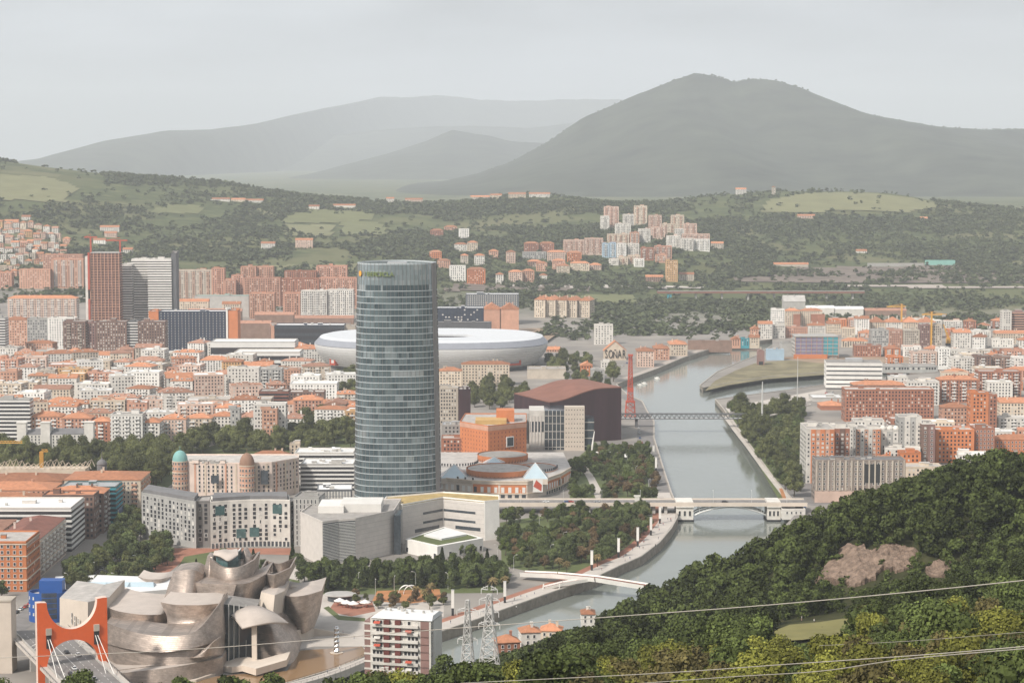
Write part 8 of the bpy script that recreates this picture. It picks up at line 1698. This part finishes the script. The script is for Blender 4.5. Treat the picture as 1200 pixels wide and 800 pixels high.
for lab, px, yt, yb, d, j in [('orange-yellow tower crane mast over the scaffold roof', 48, 529, 568, 1478, None), ('orange-yellow crane jib reaching in at the left picture edge', -26, 519, 560, 1500, 28)]:
    z0 = 28; h = zat(yt, d) - z0; o = thing('tower_crane', lab, 'tower crane', (xat(px, d), d, z0)); b = MB(); lattice(b, [(h * k / 8, 1.0) for k in range(9)], .17); b.build('mast_lattice', M['yellow'], o)
    L_ = xat(28, d) - xat(-26, d) if j else 5; b = MB()
    for k in range(max(2, int(L_ / 2.2))):
        x0, x1 = k * 2.2, k * 2.2 + 2.2
        for q in (-.7, .7): b.tube([(x0, q, h), (x1, q, h)], .16, 4); b.tube([(x0, q, h), (x0 + 1.1, 0, h + 1.5)], .12, 4); b.tube([(x0 + 1.1, 0, h + 1.5), (x1, q, h)], .12, 4)
        b.tube([(x0, 0, h + 1.5), (x1, 0, h + 1.5)], .16, 4)
    b.build('jib_lattice', M['yellow'], o)
o = thing('glass_pavilion', 'low glass pavilion with flat white roof behind the blue drum', 'pavilion', at_z(96, 690, 5), R(8)); b = MB(); b.box(-14, 16, 0, 12, 0, 4.4); b.build('wall', M['glass'], o); b = MB(); b.box(-15, 17, -1, 13, 4.4, 5.2); b.build('roof', M['whiteroof'], o); b = MB(); [b.box(-14 + k * 5 - .25, -14 + k * 5 + .25, -.3, 0, 0, 4.4) for k in range(7)]; b.build('column_screen', M['frame'], o)
o = thing('white_canopy', 'white triangular sail canopy among trees beside the mall', 'canopy', at_z(716, 537, 5)); b = MB(); b.add([(-14, 0, 5), (13, -6, 1.2), (10, 9, 3.5), (-14, 0, 5.5), (13, -6, 1.7), (10, 9, 4)], [(3, 4, 5), (2, 1, 0), (0, 1, 4, 3), (1, 2, 5, 4), (2, 0, 3, 5)]); b.build('roof', M['whitewall'], o); b = MB(); b.tube([(-12, 0, 0), (-12, 0, 5)], .25, 6); b.tube([(8, 5, 0), (8, 5, 3)], .25, 6); b.build('post_lattice', M['steel'], o)
o = thing('white_spire', 'slanted white mast on the lawn in front of the concert hall', 'mast', at_z(693, 536, 5)); b = MB(); b.tube([(0, 0, -.5), (.8, 0, 10), (2.4, 0, 21)], [.55, .8, .35], 6); b.build('shaft', M['whitewall'], o); b = MB(); b.box(-1.5, 1.5, -1.5, 1.5, -.4, .5); b.build('base', M['concrete'], o)
# ================================================================== vehicles
M['tyre'] = mat('tyre', (.02, .02, .02)); CARM = [mat('car_paint', c, rough=.3, var=.04, spec=.6) for c in ((.70, .70, .68), (.03, .03, .035), (.35, .36, .37), (.45, .05, .03), (.05, .10, .25), (.5, .5, .48))]
CARN = ['white', 'black', 'grey', 'red', 'dark blue', 'silver']
def car_parts():
    body = MB(); sec = lambda y, w, z0, z1: [(-w, y, z0), (w, y, z0), (w * 1.0, y, z1 * .8), (w * .92, y, z1), (-w * .92, y, z1), (-w, y, z1 * .8)]
    body.loft([sec(-2.15, .78, .38, .66), sec(-2.0, .86, .28, .78), sec(-1.0, .9, .25, .92), (sec(1.4, .9, .25, .95)), sec(2.0, .86, .28, .9), sec(2.15, .78, .4, .78)], 0)
    body.loft([[(-.62, -.35, 1.40), (.62, -.35, 1.40), (.62, 1.1, 1.42), (-.62, 1.1, 1.42)], [(-.6, -.3, 1.46), (.6, -.3, 1.46), (.6, 1.05, 1.48), (-.6, 1.05, 1.48)]], 0)
    gl = MB(); gl.loft([[(-.82, -1.15, .9), (.82, -1.15, .9), (.82, 1.75, .92), (-.82, 1.75, .92)], [(-.62, -.4, 1.42), (.62, -.4, 1.42), (.62, 1.15, 1.43), (-.62, 1.15, 1.43)]], 0)
    wh = MB(); wh.prism([(.32 * math.cos(a), .32 * math.sin(a)) for a in [k * .5236 for k in range(12)]], -.1, .1, bottom=True); me = wh.mesh('wheel', M['tyre']); me.transform(Matrix.Rotation(math.pi / 2, 4, 'Y'))
    return [body.mesh('body', m) for m in CARM], gl.mesh('windows', M['darkpane']), me
CB, CG, CW = car_parts()
def car(i, x, y, z, rz, label, group=None):
    o = thing('car', label, 'car', (x, y, z), rz, group); link('body', CB[i], o); link('windows', CG, o)
    for sx_ in (-.82, .82):
        for sy_ in (-1.3, 1.3): link('wheel', CW, o, (sx_, sy_, .32))
dm = Matrix.Translation(deck.location) @ Matrix.Rotation(prot, 4, 'Z')
for i, (lx, ly, c, lb) in enumerate([(-5.5, -22, 1, 'black car crossing the bridge deck just past the red portal'), (-1.8, -12, 0, 'white car on the bridge deck below the portal'), (5.4, 12, 0, 'white car behind the red portal'), (1.9, 20, 1, 'dark car behind the portal next to a white one'), (-5.6, 34, 5, 'silver car on the left lanes of the bridge'), (-1.8, 42, 0, 'white car far down the bridge deck'), (5.5, 50, 2, 'grey car at the end of the bridge deck'), (1.8, -34, 2, 'grey car nearest on the bridge deck')]):
    p = dm @ Vector((lx, ly, .02)); car(c, p.x, p.y, p.z, prot + (math.pi if i % 2 else 0), lb)
for px, c, lb in [(665, 4, 'blue car on the arch bridge approach'), (669, 3, 'red car behind the blue one on the arch bridge'), (850, 1, 'black car over the middle of the arch bridge'), (700, 2, 'grey car on the arch bridge approach near the stone crest'), (640, 0, 'white car at the mall end of the arch bridge')]: car(c, xat(px, 1433), 1433, 12.03, math.pi / 2, lb)
cr = random.Random(9)
for px, py, n, dx, dy, grp in [(84, 690, 9, 9.0, -5.6, 'cars along the avenue'), (8, 724, 6, 5.5, -3.2, 'cars in the street by the left edge'), (744, 486, 8, 1.2, 5.5, 'cars parked on the quay by the truss bridge'), (905, 572, 8, 5.2, 3.2, 'cars on the far bank road'), (705, 444, 9, 5, -3.0, 'cars along the upstream quay'), (975, 460, 10, -6.5, 1.3, 'cars by the canal')]:
    for k in range(n):
        p = at_z(px + dx * k + cr.uniform(-.8, .8), py + dy * k + cr.uniform(-.6, .6), 5.12); c = cr.randrange(6)
        if inside(p.x, p.y, river) or any(abs(p.x - a) < w / 2 + 1 and b - 2 < p.y < b + e + 1 for a, b, w, e in OCC): continue
        a, e = at_z(px, py, 5), at_z(px + dx, py + dy, 5); car(c, p.x, p.y, 5.14, math.atan2(e.y - a.y, e.x - a.x) - math.pi / 2, f'{CARN[c]} car among the {grp}', grp)
# small boats on the river
for i, (px, py) in enumerate([(755, 450), (770, 444), (842, 438), (750, 452)]):
    o = thing('motor_boat', ['small white boat moored at the upstream quay, nearest', 'small white boat moored at the upstream quay, farther', 'white boat moored at the grassy point', 'small boat just below the nearest moored one'][i], 'boat', at_z(px, py, 0) , .6); b = MB(); b.loft([[(-1.1, -4, .1), (1.1, -4, .1), (1.3, -4, 1.1), (-1.3, -4, 1.1)], [(-1.2, 1, 0), (1.2, 1, 0), (1.5, 1, 1.2), (-1.5, 1, 1.2)], [(-.1, 4.6, .5), (.1, 4.6, .5), (.15, 4.8, 1.5), (-.15, 4.8, 1.5)]], 0); b.build('hull', M['whitewall'], o); b = MB(); b.box(-.9, .9, -2, .8, 1.1, 2.3); b.build('cabin', M['frame'], o)
# ================================================================== people
def person_mesh(seed, kneel=False):
    J = {'p': (0, 0, .92), 'c': (0, .02, 1.25), 'n': (0, .02, 1.47), 'h': (0, -.01, 1.62), 'hs': (.1, 0, .88), 'k': (.11, -.03, .48), 'f': (.11, .02, .07), 't': (.11, -.17, .04), 's': (.18, .02, 1.40), 'e': (.25, .03, 1.13), 'w': (.27, -.06, .9), 'm': (.27, -.09, .81)}
    if kneel: J = {k: (x, y - (.35 if k in ('k',) else 0), z - .42 if k not in ('f', 't', 'k') else z if k != 'k' else .45) for k, (x, y, z) in J.items()}
    V = [J['p'], J['c'], J['n'], J['h'], (0, 0, J['h'][2] + .13)]; E = [(0, 1), (1, 2), (2, 3), (3, 4)]; Rd = [.15, .17, .06, .10, .07]
    for s in (-1, 1):
        o = len(V); V += [(s * J[k][0], J[k][1] + s * (.08 if k in 'kft' and not kneel else 0), J[k][2]) for k in ('hs', 'k', 'f', 't', 's', 'e', 'w', 'm')]; E += [(0, o), (o, o + 1), (o + 1, o + 2), (o + 2, o + 3), (1, o + 4), (o + 4, o + 5), (o + 5, o + 6), (o + 6, o + 7)]; Rd += [.10, .07, .05, .045, .07, .05, .04, .035]
    me = bpy.data.meshes.new('body'); me.from_pydata(V, E, []); ob = bpy.data.objects.new('body', me); C.objects.link(ob); sk = ob.modifiers.new('s', 'SKIN'); sb = ob.modifiers.new('d', 'SUBSURF'); sb.levels = 1
    lay = me.skin_vertices[0] if me.skin_vertices else None
    if lay is None: bpy.data.objects.remove(ob); return None
    for i, rr in enumerate(Rd): lay.data[i].radius = (rr, rr); lay.data[i].use_root = i == 0
    bpy.context.view_layer.update(); out = bpy.data.meshes.new_from_object(ob.evaluated_get(bpy.context.evaluated_depsgraph_get())); bpy.data.objects.remove(ob); out.name = 'body'; return out
CL = {'white': (.7, .68, .64), 'red': (.42, .04, .03), 'dark': (.03, .03, .04), 'blue': (.06, .10, .22), 'skin': (.45, .27, .19), 'pink': (.55, .30, .28)}
for k, c in CL.items(): M['p_' + k] = mat('cloth_' + k, c, var=.08)
def person(label, loc, shirt, trs, rz=0, kneel=False):
    key = ('person', shirt, trs, kneel)
    if key not in WIN:
        me = person_mesh(0, kneel)
        if me is None: return
        me.materials.clear(); [me.materials.append(M[q]) for q in ('p_skin', 'p_' + shirt, 'p_' + trs, 'p_dark')]; off = .42 if kneel else 0
        for p in me.polygons: z = p.center.z + off; x = abs(p.center.x); p.material_index = 3 if z > 1.68 or z < .1 + off * .6 else 0 if z > 1.46 or (x > .22 and z < .97) else 1 if z > .93 else 2
        WIN[key] = me
    o = link('person', WIN[key], None, loc, rz); tag(o, label, 'person')
for lb, px, py, z, s, t, kn in [('person in white standing on the hillside clearing', 939.5, 727, None, 'white', 'pink', False), ('person crouching on the hillside clearing beside the trees', 954, 729, None, 'white', 'dark', True), ('person in red on the museum terrace by the column', 302.5, 781, 5.9, 'red', 'dark', False), ('second person in red on the museum terrace', 305, 781.5, 5.9, 'red', 'red', False), ('person in dark clothes on the museum terrace', 316, 777, 5.9, 'dark', 'dark', False), ('person in white on the pool walkway', 398, 783, 5.6, 'white', 'blue', False), ('person in blue on the pool walkway', 384, 788, 5.6, 'blue', 'dark', False), ('person in dark clothes on the plaza by the pool', 415, 748, 5.1, 'dark', 'blue', False), ('person in white on the promenade below the pylons', 605, 713, 5.1, 'white', 'dark', False), ('person in red on the promenade near the footbridge', 683, 684, 5.1, 'red', 'dark', False), ('person in dark clothes on the promenade bend', 768, 640, 5.1, 'dark', 'dark', False), ('person in blue walking on the promenade', 640, 700, 5.1, 'blue', 'dark', False), ('person in pink on the plaza behind the pool', 402, 742, 5.1, 'pink', 'blue', False)]:
    if z is None:
        dd = 640
        while zat(py, dd) > ter(xat(px, dd), dd) + .95 and dd < 800: dd += 1
        p = Vector((xat(px, dd, py), dd, ter(xat(px, dd), dd) + .95))
    else: p = at_z(px, py, z)
    person(lb, p, s, t, px * .7, kn)

pr = random.Random(14); pm = [Vector(p) for p in left_bank[15:28]]
for i in range(34):
    k = pr.randrange(len(pm) - 1); a, c = pm[k], pm[k + 1]; q = a.lerp(c, pr.random()); d = (c - a).normalized(); q = q + Vector((d.y, -d.x)) * pr.uniform(2, 10)
    person('small figure walking on the riverside promenade', (q.x, q.y, 5.1), pr.choice(('white', 'red', 'dark', 'blue', 'pink')), pr.choice(('dark', 'blue')), pr.uniform(0, 6))
for o in [o for o in bpy.data.objects if o.get('label') == 'small figure walking on the riverside promenade']: o['group'] = 'people strolling on the promenade'
